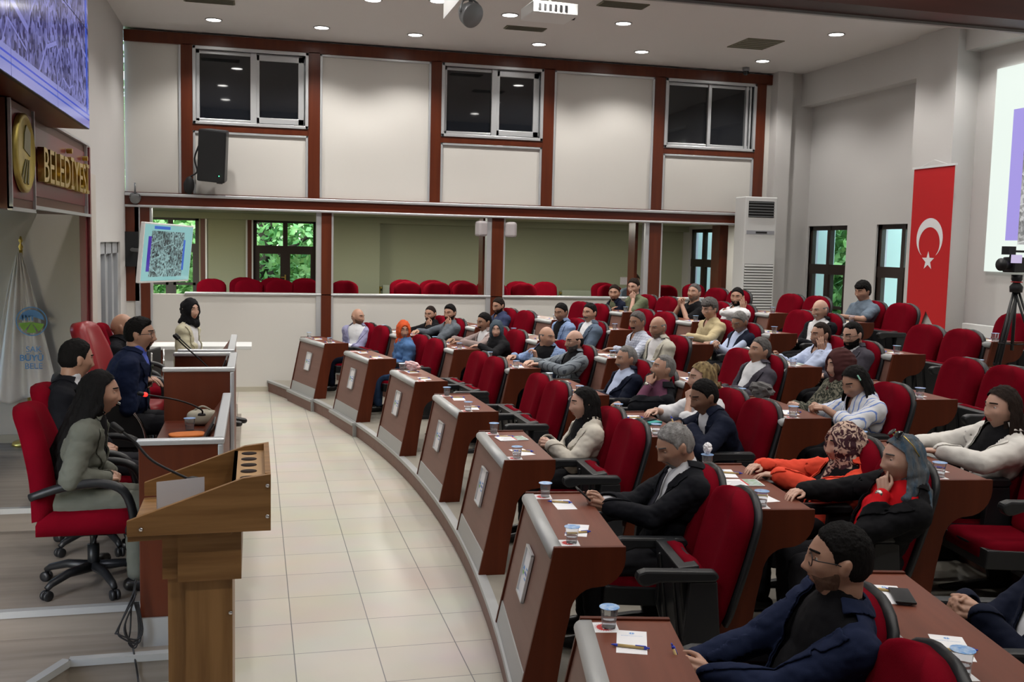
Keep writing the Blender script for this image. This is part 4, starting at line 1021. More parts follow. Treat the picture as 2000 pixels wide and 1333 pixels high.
        if tie:
            fb = MB(); pts = []
            for t_ in np.linspace(.93, .32, 8): pts.append(tp(0, .012 + max((dep + .012) * math.sqrt(max(.12, 1 - ((t_ - .72) * L / .20) ** 2)), bel * .6 + (dep * .98 + .012 + bel * .5) * math.sqrt(max(.05, 1 - ((t_ - .36) * L / .21) ** 2))), t_))
            for i in range(7):
                w0 = .014 + .020 * i / 7; w1 = .014 + .020 * (i + 1) / 7; fb.add([pts[i] - rt * w0, pts[i] + rt * w0, pts[i + 1] + rt * w1, pts[i + 1] - rt * w1, pts[i] - rt * w0 + fw * .006, pts[i] + rt * w0 + fw * .006, pts[i + 1] + rt * w1 + fw * .006, pts[i + 1] - rt * w1 + fw * .006], [(4, 5, 6, 7)[::-1], (0, 1, 2, 3), (0, 4, 7, 3), (1, 2, 6, 5)])
            fb.ell(pts[0] + fw * .006, (.015, .010, .014), Rt, 12, 8); obj('necktie', fb.mesh('necktie', tie, True), root)
    else:
        b = MB(); arm = {'shirt': 'wrist', 'tee': 'elbow', 'blouse': 'fore', 'tunic': 'wrist'}[top]
        torso_shapes(b, .016 + (.012 if top in ('blouse', 'tunic') else 0), gs=.010 if top != 'blouse' else .018, arm_to=arm)
        if top == 'tunic': b.ell(tp(0, .02, -.03), (wid * 1.15 + .03, dep * 1.2 + .035, .10), Rt, 24, 12)
        hi = .955 if top != 'tee' else .97
        def kt(q):
            a, c, t = tl(q); nkd = np.sqrt(a ** 2 + (c - .008) ** 2); kk_ = np.maximum(hi - t, nkd - nk - .012)
            if top in ('shirt', 'blouse') and hair != 'scarf': kk_ = np.minimum(kk_, np.maximum(-c, np.abs(a) - .045 * np.clip((t - .80) / .16, 0, 1) + .002))
            return kk_
        o_, q, CF, nn = cloth_out({'tee': 'tee_shirt', 'shirt': 'shirt', 'blouse': 'blouse', 'tunic': 'tunic'}[top], b, tcol, vx, kt, .008)
        if top == 'shirt' and hair != 'scarf':
            cb = MB()
            for s in (-1, 1):
                pts = [N + rt * (s * (nk + .020) * math.sin(t_)) + fw * (-(nk + .016) * math.cos(t_) + .004) + ax * (.026 - .014 * (t_ / 3.0)) for t_ in np.linspace(0, 2.6, 9)]
                lo_ = [p - ax * .034 + (p - N - ax * ((p - N) @ ax)) * .25 for p in pts]; n_ = len(pts); cb.add(pts + lo_, [(i, i + 1, n_ + i + 1, n_ + i) for i in range(n_ - 1)])
            co_ = obj('shirt_collar', cb.mesh('shirt_collar', shirt_col or tcol, True), root); sd = co_.modifiers.new('s', 'SOLIDIFY'); sd.thickness = .004
    if extra and extra.get('watch'):
        s = extra['watch']; d = nrm(W[s] - E[s]); R_, _ = rot_to(E[s], W[s]); c = W[s] - d * .012; b = MB()
        b.lathe([(.031, -.008), (.0335, -.008), (.0335, .008), (.031, .008), (.029, 0)], 20, c, 0, R_); Fr = HF[s][0]; b.lathe([(.001, -.005), (.019, -.005), (.019, .006), (.001, .007)], 16, c + Fr[:, 2] * .033, 0, frame_np(Fr[:, 2]))
        obj('wristwatch', b.mesh('wristwatch', extra.get('wm', mat('watch_steel', (.45, .42, .38), .25, metal=.9)), True), root)
    HANDS[root.name] = (W, {s: HF[s][0] for s in (-1, 1)})
    return root
def frame_np(z):
    R_, _ = rot_to((0, 0, 0), z); return R_
def sk_col(tone): return {'light': (.50, .29, .20), 'mid': (.40, .215, .135), 'tan': (.31, .155, .09), 'dark': (.22, .105, .06)}[tone]
# ------------------------------------------------------------------ who sits where
K = cloth_mat
C_ = dict(
    lilac=K('lilac_linen', (.27, .27, .42)), denim=K('denim_blue_cotton', (.07, .15, .32)), orange=K('orange_knit', (.50, .075, .02), var=.25), cream=K('cream_wool', (.62, .58, .50)),
    ink=K('black_suiting', (.0055, .006, .009)), navy=K('navy_suiting', (.008, .014, .042)), navy2=K('deep_navy_suiting', (.005, .008, .022)), black=K('black_knit', (.0045, .0045, .006)), greysh=K('slate_cotton', (.10, .115, .135)),
    taupe=K('taupe_linen', (.26, .20, .19)), whitet=K('white_cotton', (.68, .68, .70), .02), blueb=K('sky_blue_linen', (.17, .25, .42), .06, 'check', (.26, .34, .52)), greyb=K('grey_striped_wool', (.20, .23, .26), .05, 'stripe', (.07, .08, .10)),
    plum=K('plum_shirt', (.14, .05, .09)), skyshirt=K('pale_blue_shirt', (.45, .52, .70)), khaki=K('khaki_shirt', (.48, .40, .24)), olive=K('olive_cotton', (.13, .15, .09)), checks=K('pale_checked_shirt', (.50, .53, .62), .03, 'check', (.25, .28, .38)),
    ecru=K('ecru_linen', (.50, .48, .41)), steel=K('steel_blue_suiting', (.085, .115, .165)), charc=K('charcoal_violet_suiting', (.055, .05, .065)), vestm=K('quilted_navy', (.010, .014, .030)), camo=K('olive_print', (.028, .032, .024), .05, 'print', (.17, .16, .12)),
    stripes=K('white_blue_striped_cotton', (.66, .68, .72), .02, 'stripe', (.16, .26, .60)), coral=K('coral_red_cloth', (.72, .07, .035)), redd=K('bright_red_jersey', (.55, .006, .012)), white=K('white_crepe', (.66, .64, .60), .02), pattern=K('printed_silk', (.055, .022, .030), .05, 'print', (.52, .38, .30)),
    brownscarf=K('maroon_brown_scarf', (.060, .020, .020)), darkscarf=K('slate_scarf', (.045, .065, .085)), blackscarf=K('black_scarf', (.006, .006, .008)), teal=K('grey_blue_tee', (.13, .17, .22)), trench=K('beige_trench_cloth', (.52, .49, .36)), sage=K('sage_grey_cloth', (.14, .145, .12)), jeans=K('blue_jeans', (.05, .10, .22)), beigep=K('beige_trousers', (.30, .28, .22)), denimj=K('dark_blue_blouson', (.035, .045, .10)))
tieA = K('black_patterned_tie', (.02, .02, .03), .3); tieB = K('olive_tie', (.06, .07, .05))
PEOPLE = [
 # row, desk, side, head pixel, appearance
 (0, 0, 'f', 699, 620, dict(label='man with cropped hair in a lilac blazer turning his head away', hyaw=118, torso_yaw=40, tone='mid', hair='bald', hcol='dark', arms=('lap', 'lap'), tcol=C_['lilac'], vopen=1.5, beard=('stubble', 'stub'), pants=C_['navy2'], extra={'watch': -1})),
 (0, 1, 'f', 788, 646, dict(label='woman in an orange knitted hood and denim blue shirt facing the camera', hyaw=82, fem=True, heavy=.35, tone='mid', hair='scarf', scarf={'m': C_['orange'], 'w': .054, 't': .020, 'drape': 0}, top='tunic', tcol=C_['denim'], pants=C_['jeans'], arms=('lap', 'lap'))),
 (0, 4, 'f', 1142, 790, dict(label='woman with shoulder-length dark hair in a cream blazer, hands clasped', hyaw=-2, fem=True, heavy=.3, tone='light', hair='long', hcol='black', hcol2='dark', tcol=C_['cream'], shirt=C_['black'], arms=('clasp', 'clasp'), extra={'nocollar': 1}, vopen=1.3)),
 (0, 5, 'f', 1320, 872, dict(label='silver-haired man in a black suit looking down at a phone', hyaw=8, hpitch=22, heavy=.25, tone='mid', hair='short', hcol='silver', hcol2='grey', beard=('goatee', 'grey'), tcol=C_['ink'], tie=tieA, arms=('phone', 'phone'), vopen=1.2, res=.008)),
 (0, 6, 'f', 1640, 1096, dict(label='dark-haired man with black glasses and stubble in a blue jacket', hyaw=-12, hpitch=-3, heavy=.35, tone='mid', hair='short', hcol='black', beard=('stubble', 'stub'), glasses='black', tcol=C_['navy'], shirt=C_['black'], arms=(dict(k='clasp', o=(0, .08, .0)), dict(k='clasp', o=(0, .10, -.02))), vopen=1.7, res=.008)),
 (1, 0, 'f', 841, 614, dict(label='bearded man in a black sweater with a hand on his mouth', hyaw=35, hpitch=6, hair='buzz', hcol='dark', beard=('full', 'dark'), top='shirt', tcol=C_['black'], arms=('mouth', 'desk'))),
 (1, 0, 'n', 879, 612, dict(label='young dark-haired man in a slate shirt with a fist at his mouth', hyaw=35, hpitch=4, hair='quiff', hcol='black', beard=('full', 'dark'), top='shirt', tcol=C_['greysh'], arms=('mouth', 'desk'))),
 (1, 1, 'f', 946, 630, dict(label='moustached man in a taupe blazer over a white tee, arm stretched on the desk', hyaw=15, hpitch=6, tone='tan', hair='short', hcol='black', beard=('moustache', 'black'), tcol=C_['taupe'], shirt=C_['whitet'], arms=(dict(k='desk', o=(-.05, .06, 0)), dict(k='desk', o=(.1, 0, 0))), extra={'nocollar': 1}, vopen=1.5)),
 (1, 1, 'n', 970, 645, dict(label='woman in a slate headscarf and black coat facing the camera', hyaw=62, fem=True, heavy=.5, tone='light', hair='scarf', scarf={'m': C_['darkscarf'], 'w': .052}, top='tunic', tcol=C_['black'], arms=('desk', 'lap'))),
 (1, 2, 'f', 1068, 660, dict(label='heavy balding man in a light blue blazer with a raised hand', hyaw=112, torso_yaw=35, heavy=.6, hair='balding', hcol='saltpepper', tcol=C_['blueb'], shirt=C_['black'], arms=('raised', 'desk'), vopen=1.5)),
 (1, 2, 'n', 1122, 668, dict(label='man with glasses and a dark beard in a grey striped blazer', hyaw=10, heavy=.1, tone='light', hair='balding', hcol='black', beard=('full', 'saltpepper'), glasses='black', tcol=C_['greyb'], shirt=C_['black'], arms=('desk', 'desk'), vopen=1.4)),
 (1, 3, 'f', 1224, 702, dict(label='older grey-haired man in a navy zip jacket over a pale blue shirt', hyaw=5, heavy=.4, hair='receding', hcol='grey', beard=('moustache', 'grey'), tcol=C_['navy2'], shirt=C_['skyshirt'], arms=('lap', 'lap'), vopen=1.8)),
 (1, 3, 'n', 1296, 722, dict(label='white-haired man in a plum shirt and dark jacket, fingers at his mouth', hyaw=0, hpitch=-14, heavy=.3, tone='mid', hair='receding', hcol='grey', hcol2='silver', beard=('moustache', 'grey'), tcol=C_['ink'], shirt=C_['plum'], arms=('mouth', 'lap'), vopen=2., extra={'watch': -1})),
 (1, 4, 'f', 1372, 740, dict(label='blonde woman in a white blouse resting her head on her hand', hyaw=0, fem=True, tone='light', hair='tied', hcol='blond', hcol2='brown', top='blouse', tcol=C_['whitet'], arms=('mouth', 'desk'))),
 (1, 4, 'n', 1376, 776, dict(label='black-haired man in a navy suit leaning on the desk with a pen', hyaw=10, hpitch=14, tone='dark', hair='short', hcol='black', tcol=C_['navy2'], tie=C_['navy2'], arms=(dict(k='desk', curl=.6, o=(.04, .0, 0)), dict(k='desk', curl=.6, o=(-.02, .02, 0))))),
 (1, 5, 'f', 1650, 870, dict(label='woman in a patterned silk headscarf and coral red jacket', hyaw=5, fem=True, heavy=.3, tone='light', hair='scarf', scarf={'m': C_['pattern'], 'w': .046, 't': .02}, tcol=C_['coral'], shirt=C_['black'], arms=('desk', 'desk'), extra={'nocollar': 1}, vopen=1.4, res=.008)),
 (1, 5, 'n', 1764, 898, dict(label='woman with wavy blue hair, red top and black cardigan, chin on fist', hyaw=0, fem=True, heavy=.45, tone='light', hair='wavy', hcol='bluegrey', hcol2='grey', glasses='sun', tcol=C_['black'], shirt=C_['redd'], arms=('mouth', 'desk'), extra={'nocollar': 1, 'watch': -1, 'glasses_up': 1}, vopen=1.7, res=.008)),
 (2, 0, 'f', 974, 598, dict(label='bearded man in a dark blue blouson looking down, farthest in the third row', hyaw=20, hpitch=12, tone='mid', hair='short', hcol='dark', beard=('full', 'dark'), top='shirt', tcol=C_['denimj'], arms=('lap', 'lap'))),
 (2, 1, 'f', 1096, 611, dict(label='young man in a pale blue blazer over a black shirt looking down', hyaw=28, hpitch=8, tone='tan', hair='short', hcol='black', tcol=C_['blueb'], shirt=C_['black'], arms=('lap', 'lap'), vopen=1.3)),
 (2, 1, 'n', 1152, 612, dict(label='moustached man in a steel blue suit with a lapel pin', hyaw=25, tone='mid', hair='short', hcol='black', beard=('moustache', 'saltpepper'), tcol=C_['steel'], arms=('lap', 'lap'), vopen=1.2)),
 (2, 2, 'f', 1245, 630, dict(label='grey-haired man with a moustache in a pale checked shirt', hyaw=22, hpitch=6, heavy=.2, tone='tan', hair='short', hcol='saltpepper', beard=('moustache', 'black'), top='shirt', tcol=C_['checks'], arms=('desk', 'lap'))),
 (2, 2, 'n', 1285, 641, dict(label='balding man in an ecru linen blazer over a white tee', hyaw=22, hpitch=5, heavy=.3, tone='mid', hair='balding', hcol='grey', beard=('stubble', 'stubg'), tcol=C_['ecru'], shirt=C_['whitet'], arms=('lap', 'lap'), extra={'nocollar': 1}, vopen=1.5)),
 (2, 3, 'n', 1484, 687, dict(label='grey-haired man in a charcoal blazer leaning back and looking up', hyaw=10, hpitch=-10, heavy=.3, tone='mid', hair='short', hcol='saltpepper', hcol2='grey', tcol=C_['charc'], arms=('arm', 'lap'), vopen=1.6)),
 (2, 4, 'f', 1641, 714, dict(label='woman in a maroon brown headscarf and olive patterned dress', hyaw=5, hpitch=4, fem=True, heavy=.3, tone='light', hair='scarf', scarf={'m': C_['brownscarf'], 'w': .050, 't': .022}, top='tunic', tcol=C_['camo'], arms=('clasp', 'clasp'))),
 (2, 4, 'n', 1671, 748, dict(label='woman with a black bob and hair clips in a blue-striped white blouse', hyaw=15, hpitch=20, fem=True, heavy=.25, tone='mid', hair='bob', hcol='black', top='blouse', tcol=C_['stripes'], arms=('deskclasp', 'deskclasp'), extra={'clips': 1})),
 (2, 5, 'f', 1958, 797, dict(label='dark-haired woman in a white jacket at the right edge', hyaw=5, fem=True, heavy=.2, tone='light', hair='long', hcol='dark', tcol=C_['white'], shirt=C_['black'], arms=('desk', 'desk'), extra={'nocollar': 1}, vopen=1.2)),
 (3, 2, 'f', 1386, 604, dict(label='man with dark-framed glasses and grey hair in a khaki shirt', hyaw=18, hpitch=10, tone='light', hair='flop', hcol='saltpepper', glasses='black', top='shirt', tcol=C_['khaki'], arms=('desk', 'lap'))),
 (3, 2, 'n', 1445, 630, dict(label='grey-haired man in a navy quilted vest with folded arms, head bowed', hyaw=20, hpitch=20, tone='tan', hair='short', hcol='grey', glasses='thin', top='vest', tcol=C_['vestm'], shirt=C_['skyshirt'], arms=(dict(k='lap', o=(.12, .02, .08)), dict(k='lap', o=(-.12, .0, .10))), vopen=1.1)),
 (3, 3, 'f', 1603, 655, dict(label='man in a pale blue shirt with two fingers on his cheek', hyaw=5, hpitch=2, tone='mid', hair='receding', hcol='dark', beard=('stubble', 'stub'), top='shirt', tcol=C_['skyshirt'], arms=('cheek', 'phone'), extra={'watch': -1, 'wm': C_['black']})),
 (3, 3, 'n', 1666, 655, dict(label='man with a long black beard and glasses in a dark suit', hyaw=12, hpitch=12, tone='light', hair='receding', hcol='black', beard=('long', 'black'), glasses='black', tcol=C_['charc'], arms=('lap', 'lap'))),
 (4, 0, 'f', 1200, 573, dict(label='young man in a dark jacket with an olive scarf at his neck', hyaw=45, hpitch=2, tone='mid', hair='short', hcol='dark', beard=('goatee', 'dark'), tcol=C_['navy2'], shirt=C_['olive'], arms=('desk', 'desk'), extra={'nocollar': 1})),
 (4, 0, 'n', 1238, 561, dict(label='man in an olive tee resting his chin on his hand', hyaw=30, hpitch=8, tone='light', hair='short', hcol='dark', top='tee', tcol=C_['olive'], arms=('mouth', 'deskclasp'))),
 (4, 1, 'f', 1356, 573, dict(label='grey-haired man in a black polo shirt with hands folded before his face', hyaw=28, hpitch=-8, heavy=.3, tone='mid', hair='short', hcol='saltpepper', beard=('stubble', 'stubg'), top='tee', tcol=C_['black'], arms=('steeple', 'steeple'))),
 (4, 1, 'n', 1440, 581, dict(label='dark-bearded man in a white shirt with his cheek in his hand', hyaw=40, hpitch=2, tone='mid', hair='short', hcol='black', beard=('full', 'black'), top='shirt', tcol=C_['whitet'], arms=('cheek', 'lap'))),
 (4, 2, 'n', 1602, 607, dict(label='elderly balding man with a white moustache in a dark jacket', hyaw=10, hpitch=5, tone='light', hair='balding', hcol='grey', beard=('moustache', 'white'), glasses='thin', tcol=C_['ink'], shirt=C_['whitet'], arms=('lap', 'lap'), vopen=2.)),
 (5, 2, 'f', 1685, 570, dict(label='young man with dark fringe in a grey-blue tee in the top row', hyaw=12, hpitch=8, tone='mid', hair='flop', hcol='black', top='tee', tcol=C_['teal'], arms=('desk', 'lap'), heavy=.15)),
]
OCC = set((p[0], p[1], p[2]) for p in PEOPLE) | {(1, 6, 'f'), (2, 5, 'n')}
put_chairs(OCC)
PERSON = {}
def seat_frame(k, i, side):
    a = seat_deg(k, i, side); o = polar(row_r(k) + CH_R, a, tier_z(k)); th = math.radians(a)
    return a, o, np.array([-math.sin(th), math.cos(th), 0]), np.array([-math.cos(th), -math.sin(th), 0])
def put_person(k, i, side, u, v, kw):
    a, o, x, f = seat_frame(k, i, side); d = ray(u, v); dx = 0.
    for _ in range(3):
        t = ((o + x * dx - CAM) @ x) / (d @ x); Lc = CAM + d * t - o; y_ = Lc @ f
        if y_ < -.19: dx -= (-.19 - y_) / .6
        elif y_ > .30: dx += (y_ - .30) / .6
        else: break
    t = ((o + x * dx - CAM) @ x) / (d @ x); Lc = CAM + d * t - o
    hd = (Lc @ x, Lc @ f, Lc[2])
    near = k == 0 and i > 3 or k == 1 and i > 3
    kw.setdefault('res', .009 if near else .011)
    kw['hyaw'] = kw.get('hyaw', 0)
    p = make_person(loc=tuple(o + np.array([0, 0, 0])), rz=math.radians(a) + math.pi / 2, head=hd, desk=True, **kw); PERSON[k, i, side] = p; return p
for k, i, side, u, v, kw in PEOPLE: put_person(k, i, side, u, v, dict(kw))
# man at the right edge of whom only the hands and knees show
put_person(1, 6, 'f', 2085, 1090, dict(label='man in a dark suit cut off by the right edge, hands clasped', hyaw=0, tone='mid', hair='short', hcol='dark', tcol=C_['navy2'], arms=('clasp', 'clasp'), res=.009))
# ------------------------------------------------------------------ chairing table on the platform
def table_section(name, label, y0, y1, zf, far_panel=True, xl=-.575, xr=-.165, h=.935):
    r = empty(name, (0, 0, 0), 0, label, 'desk'); top = zf + h
    b = MB(); b.box((xl, y0, zf - (.0 if zf > .31 else .0)), (xr - .02, y0 + .03, top - .02))
    obj('end_panel', b.mesh('end_panel', M_MAHO), r, .003)
    if far_panel: b = MB(); b.box((xl, y1 - .03, zf), (xr - .02, y1, top - .02)); obj('end_panel', b.mesh('end_panel', M_MAHO), r, .003)
    b = MB(); b.box((xl - .01, y0 - .012, top - .03), (xr + .012, y0 + .045, top)); b.box((xr - .045, y0 + .02, top - .03), (xr + .012, y1, top)); b.box((xr - .022, y0 - .006, zf), (xr + .006, y0 + .03, top - .03))
    if far_panel: b.box((xl - .01, y1 - .045, top - .03), (xr + .012, y1 + .012, top))
    obj('edge_trim', b.mesh('edge_trim', M_ALU), r, .008)
    b = MB(); b.box((xr - .02, y0 + .02, zf), (xr, y1 - .02, top - .03)); obj('front_panel', b.mesh('front_panel', M_FRONT), r)
    b = MB(); b.prism([(xr - .045, top - .032), (xr - .15, zf + .755), (xr - .13, zf + .755), (xr - .022, top - .032)], y0 + .03, y1 - .03, 'y'); obj('inner_fascia', b.mesh('inner_fascia', M_TOP), r)
    b = MB(); b.box((xl + .0, y0 + .03, zf + .725), (xr - .10, y1 - .03, zf + .755)); obj('table_top', b.mesh('table_top', M_MAHO_H), r)
    return r
TA = table_section('chairing_table', 'long mahogany desk with silver edging on the platform, lower section nearest the lectern', 5.36, 6.98, .30, False)
TB = table_section('chairing_table', 'raised middle section of the mahogany platform desk in front of the seated speaker', 7.16, 8.16, .45, True, -.60, -.145)
TC = table_section('chairing_table', 'far section of the mahogany platform desk nearest the white counter', 8.35, 9.7, .45, False, -.585, -.17)
b = MB(); b.box((-.56, 5.345, .15), (-.17, 5.36, .30)); o = obj('cable_box', b.mesh('cable_box', M_ALU2)); tag(o, 'grey metal plate closing the plinth below the end of the mahogany platform desk', 'plate')

# wooden lectern
def lectern():
    c = at_y(528, 927, 3.62); r = empty('lectern', (0, 0, 0), 0, 'oak laminate lectern with a slanted top and cup holes beside the platform', 'lectern')
    yn, yf = 3.62, 4.22; xr = .055; xl = -.46
    P = lambda u, v, y=yn: at_y(u, v, y)
    zt = P(528, 927)[2]; zb = P(528, 1037)[2]; zl = P(247, 1020)[2]; zlb = P(247, 1060)[2]; xl = P(247, 1020)[0]; xs = P(475, 932)[0]
    prof = [(xl, zb), (xr, zb), (xr, zt), (xs, zt - .012), (xl, zl)]
    b = MB(); b.prism(prof, yn, yn + .022, 'y'); obj('side_panel', b.mesh('side_panel', M_OAKH), r, .001)
    b = MB(); b.prism(prof, yf - .022, yf, 'y'); obj('side_panel', b.mesh('side_panel', M_OAKH), r, .001)
    b = MB(); b.box((xr - .02, yn + .022, zb), (xr, yf - .022, zt)); obj('front_panel', b.mesh('front_panel', M_OAKH), r)
    b = MB(); x1 = xr - .02; x0 = xr - .135; b.box((x0, yn + .022, zt - .045), (x1, yf - .022, zt - .03)); cup = obj('cup_shelf', b.mesh('cup_shelf', wood('light_oak_laminate', (.36, .20, .08), (.50, .30, .13), .45, axis=1, scale=22)), r)
    b = MB()
    for i in range(5): b = MB(); b.lathe([(.030, 0), (.030, .0012)], 20, ((x0 + x1) / 2, yn + .085 + i * .108, zt - .0295)); obj('cup_hole_disc', b.mesh('cup_hole_disc', mat('painted_hole_shade', (.02, .009, .005), .9), True), r)  # flat disc, its dark colour paints the shade inside a cup hole
    b = MB(); b.box((x0, yn + .022, zt - .20), (x0 + .014, yf - .022, zt - .03)); obj('divider_board', b.mesh('divider_board', mat('dark_hole_board', (.09, .045, .016), .6)), r)
    b = MB(); b.prism([(xl, zlb + .012), (x0, zt - .20), (x0, zt - .22), (xl, zlb - .006)], yn + .022, yf - .022, 'y'); obj('slanted_top', b.mesh('slanted_top', M_OAKH), r)
    # stem: wide collar and column
    xa = P(312, 1055)[0]; xb = P(471, 1045)[0]; zc = P(471, 1140)[2]
    b = MB(); b.box((xa + .055, yn + .05, zc), (xb, yf - .05, zb)); b.box((xa, yn + .09, zc + .0), (xa + .055, yn + .11, zb)); b.box((xa, yf - .11, zc), (xa + .055, yf - .09, zb)); obj('stem_collar', b.mesh('stem_collar', M_OAKH), r)
    xa2 = P(330, 1150)[0]; xb2 = P(453, 1150)[0]; b = MB(); b.box((xa2 + .05, yn + .075, .03), (xb2, yf - .075, zc)); b.box((xa2 - .012, yn + .10, .03), (xa2 + .05, yn + .12, zc + .02)); b.box((xa2 - .012, yf - .12, .03), (xa2 + .05, yf - .10, zc)); b.box((xa2 - .01, yn + .12, .55), (xa2 + .05, yf - .12, .57)); obj('stem_column', b.mesh('stem_column', M_OAK), r)
    b = MB(); b.box((xa2 - .10, yn, 0), (xb2 + .08, yf, .03)); obj('foot_board', b.mesh('foot_board', M_OAKH), r)
    b = MB()
    for (u, v) in ((526, 949), (526, 1009), (275, 1035)):
        q = P(u, v); b.lathe([(.008, 0), (.007, .004), (.003, .006)], 12, (min(q[0], xr - .012), yn, q[2]), 0, [[1, 0, 0], [0, 0, -1], [0, 1, 0]])
    q = P(449, 1212); b.lathe([(.008, 0), (.007, .004), (.003, .006)], 12, (q[0], yn + .075, q[2]), 0, [[1, 0, 0], [0, 0, -1], [0, 1, 0]])
    obj('screw_cap', b.mesh('screw_cap', M_STEEL, True), r)
    # plastic sheet standing inside
    pb = at_y(306, 990, yn + .10); pr_ = at_y(400, 960, yn + .14)
    s = MB(); s.prism([(pb[0], zl + .015), (pr_[0] + .01, zl + .125), (pr_[0], zl + .205), (pb[0] + .005, zl + .085)], yn + .30, yn + .304, 'y')
    s = MB(); A = np.array([xl + .115, yn + .05, zl + .035]); B_ = np.array([xl + .115, yf - .22, zl + .035]); U = np.array([.02, 0, .12])
    A = at_y(306, 1010, yn + .06); Bq = at_y(398, 985, yn + .30); s.add([A, Bq, Bq + (0.0, 0, .105), A + (.0, 0, .125), A + (.003, 0, 0), Bq + (.003, 0, 0), Bq + (.003, 0, .105), A + (.003, 0, .125)], [(0, 1, 2, 3), (7, 6, 5, 4), (0, 4, 5, 1), (3, 2, 6, 7), (1, 5, 6, 2), (0, 3, 7, 4)])
    o = obj('paper_sheet', s.mesh('paper_sheet', mat('frosted_plastic_sleeve', (.62, .60, .62), .35))); tag(o, 'milky plastic sleeve with a page standing inside the oak lectern', 'paper')
    cp = []
    for i in range(2):
        e = cup_make(); e.location = (x0 - .035, yn + .16 + i * .07, zt - .19 - .01); cp.append(e); tag(e, ('nearer' if i == 0 else 'farther') + ' sealed water cup inside the oak lectern', 'cup')
    return zt, zl, xl
def tube_obj(name, pts, r, m, parent=None, seg=8): b = MB(); b.tube(pts, r, seg); return obj(name, b.mesh(name, m, True), parent)
def bez(pts, n=24):
    P = [np.array(p, float) for p in pts]; out = []
    for i in range(len(P) - 1):
        p0 = P[max(i - 1, 0)]; p1 = P[i]; p2 = P[i + 1]; p3 = P[min(i + 2, len(P) - 1)]
        for t in np.linspace(0, 1, n // (len(P) - 1) + 1)[:-1]:
            out.append(.5 * ((2 * p1) + (-p0 + p2) * t + (2 * p0 - 5 * p1 + 4 * p2 - p3) * t * t + (-p0 + 3 * p1 - 3 * p2 + p3) * t ** 3))
    out.append(P[-1]); return out
def microphone(pts, label, led=False):
    p0 = pts[0]; r = empty('gooseneck_microphone', tuple(p0), 0, label, 'microphone'); Q = [np.array(p) - np.array(p0) for p in pts]
    tube_obj('gooseneck', bez(Q), .0055, M_BLACK, r); d = nrm(Q[-1] - Q[-2]); b = MB(); b.cone(Q[-1], Q[-1] + d * .035, .012, .013, 12); obj('microphone_head', b.mesh('microphone_head', M_BLACK, True), r)
    b = MB(); b.lathe([(.025, 0), (.022, .012), (.01, .016)], 16); obj('microphone_base', b.mesh('microphone_base', M_BLACK, True), r)
    if led: b = MB(); b.cone(Q[-1] - d * .004, Q[-1] + d * .004, .0135, .0135, 12); obj('led_ring', b.mesh('led_ring', mat('red_led', (.8, .02, .02), .4, emit=(1, .03, .02), estr=2.), True), r)

# cups, papers, pens (made once, copied)
def cup_make():
    r = empty('water_cup'); R1, R2, H_ = .026, .033, .075
    b = MB(); b.lathe([(R1 * .98, 0), (R1, .004), (R1 * 1.02, .02), (R2 * .96, H_ * .9), (R2, H_)], 8); obj('cup_wall', b.mesh('cup_wall', M_CUP, False), r)
    b = MB(); b.lathe([(R1 * .9, .004), (R1 * .97, .03), (R1 * 1.0, .033)], 8); obj('cup_water', b.mesh('cup_water', M_WATER), r)
    b = MB(); b.lathe([(R2 + .004, H_), (R2 + .004, H_ + .0015)], 16); obj('foil_lid', b.mesh('foil_lid', mat('blue_foil', (.10, .32, .72), .3, metal=.3, var=.5, vscale=60, col2=(.55, .68, .85))), r)
    return r
zt_, zl_, xl_ = lectern()
microphone([(xl_ + .20, 3.95, zl_ + .06), at_y(300, 902, 4.02), at_y(262, 862, 4.05), tuple(at_y(236, 842, 4.06))], 'black gooseneck microphone rising from the oak lectern')
microphone([(-.30, 8.1, 1.22), at_y(392, 704, 8.1), at_y(360, 676, 8.05), at_y(346, 662, 8.0)], 'gooseneck microphone in front of the speaker with glasses')
microphone([(-.30, 9.0, 1.22), at_y(385, 690, 9.0), at_y(358, 668, 9.0), at_y(350, 660, 9.0)], 'gooseneck microphone beside the seated woman in the trench coat')
microphone([at_y(394, 812, 6.55), at_y(392, 800, 6.5), at_y(350, 783, 6.4), at_y(283, 771, 6.3)], 'gooseneck microphone with a red light over the lower platform desk', True)

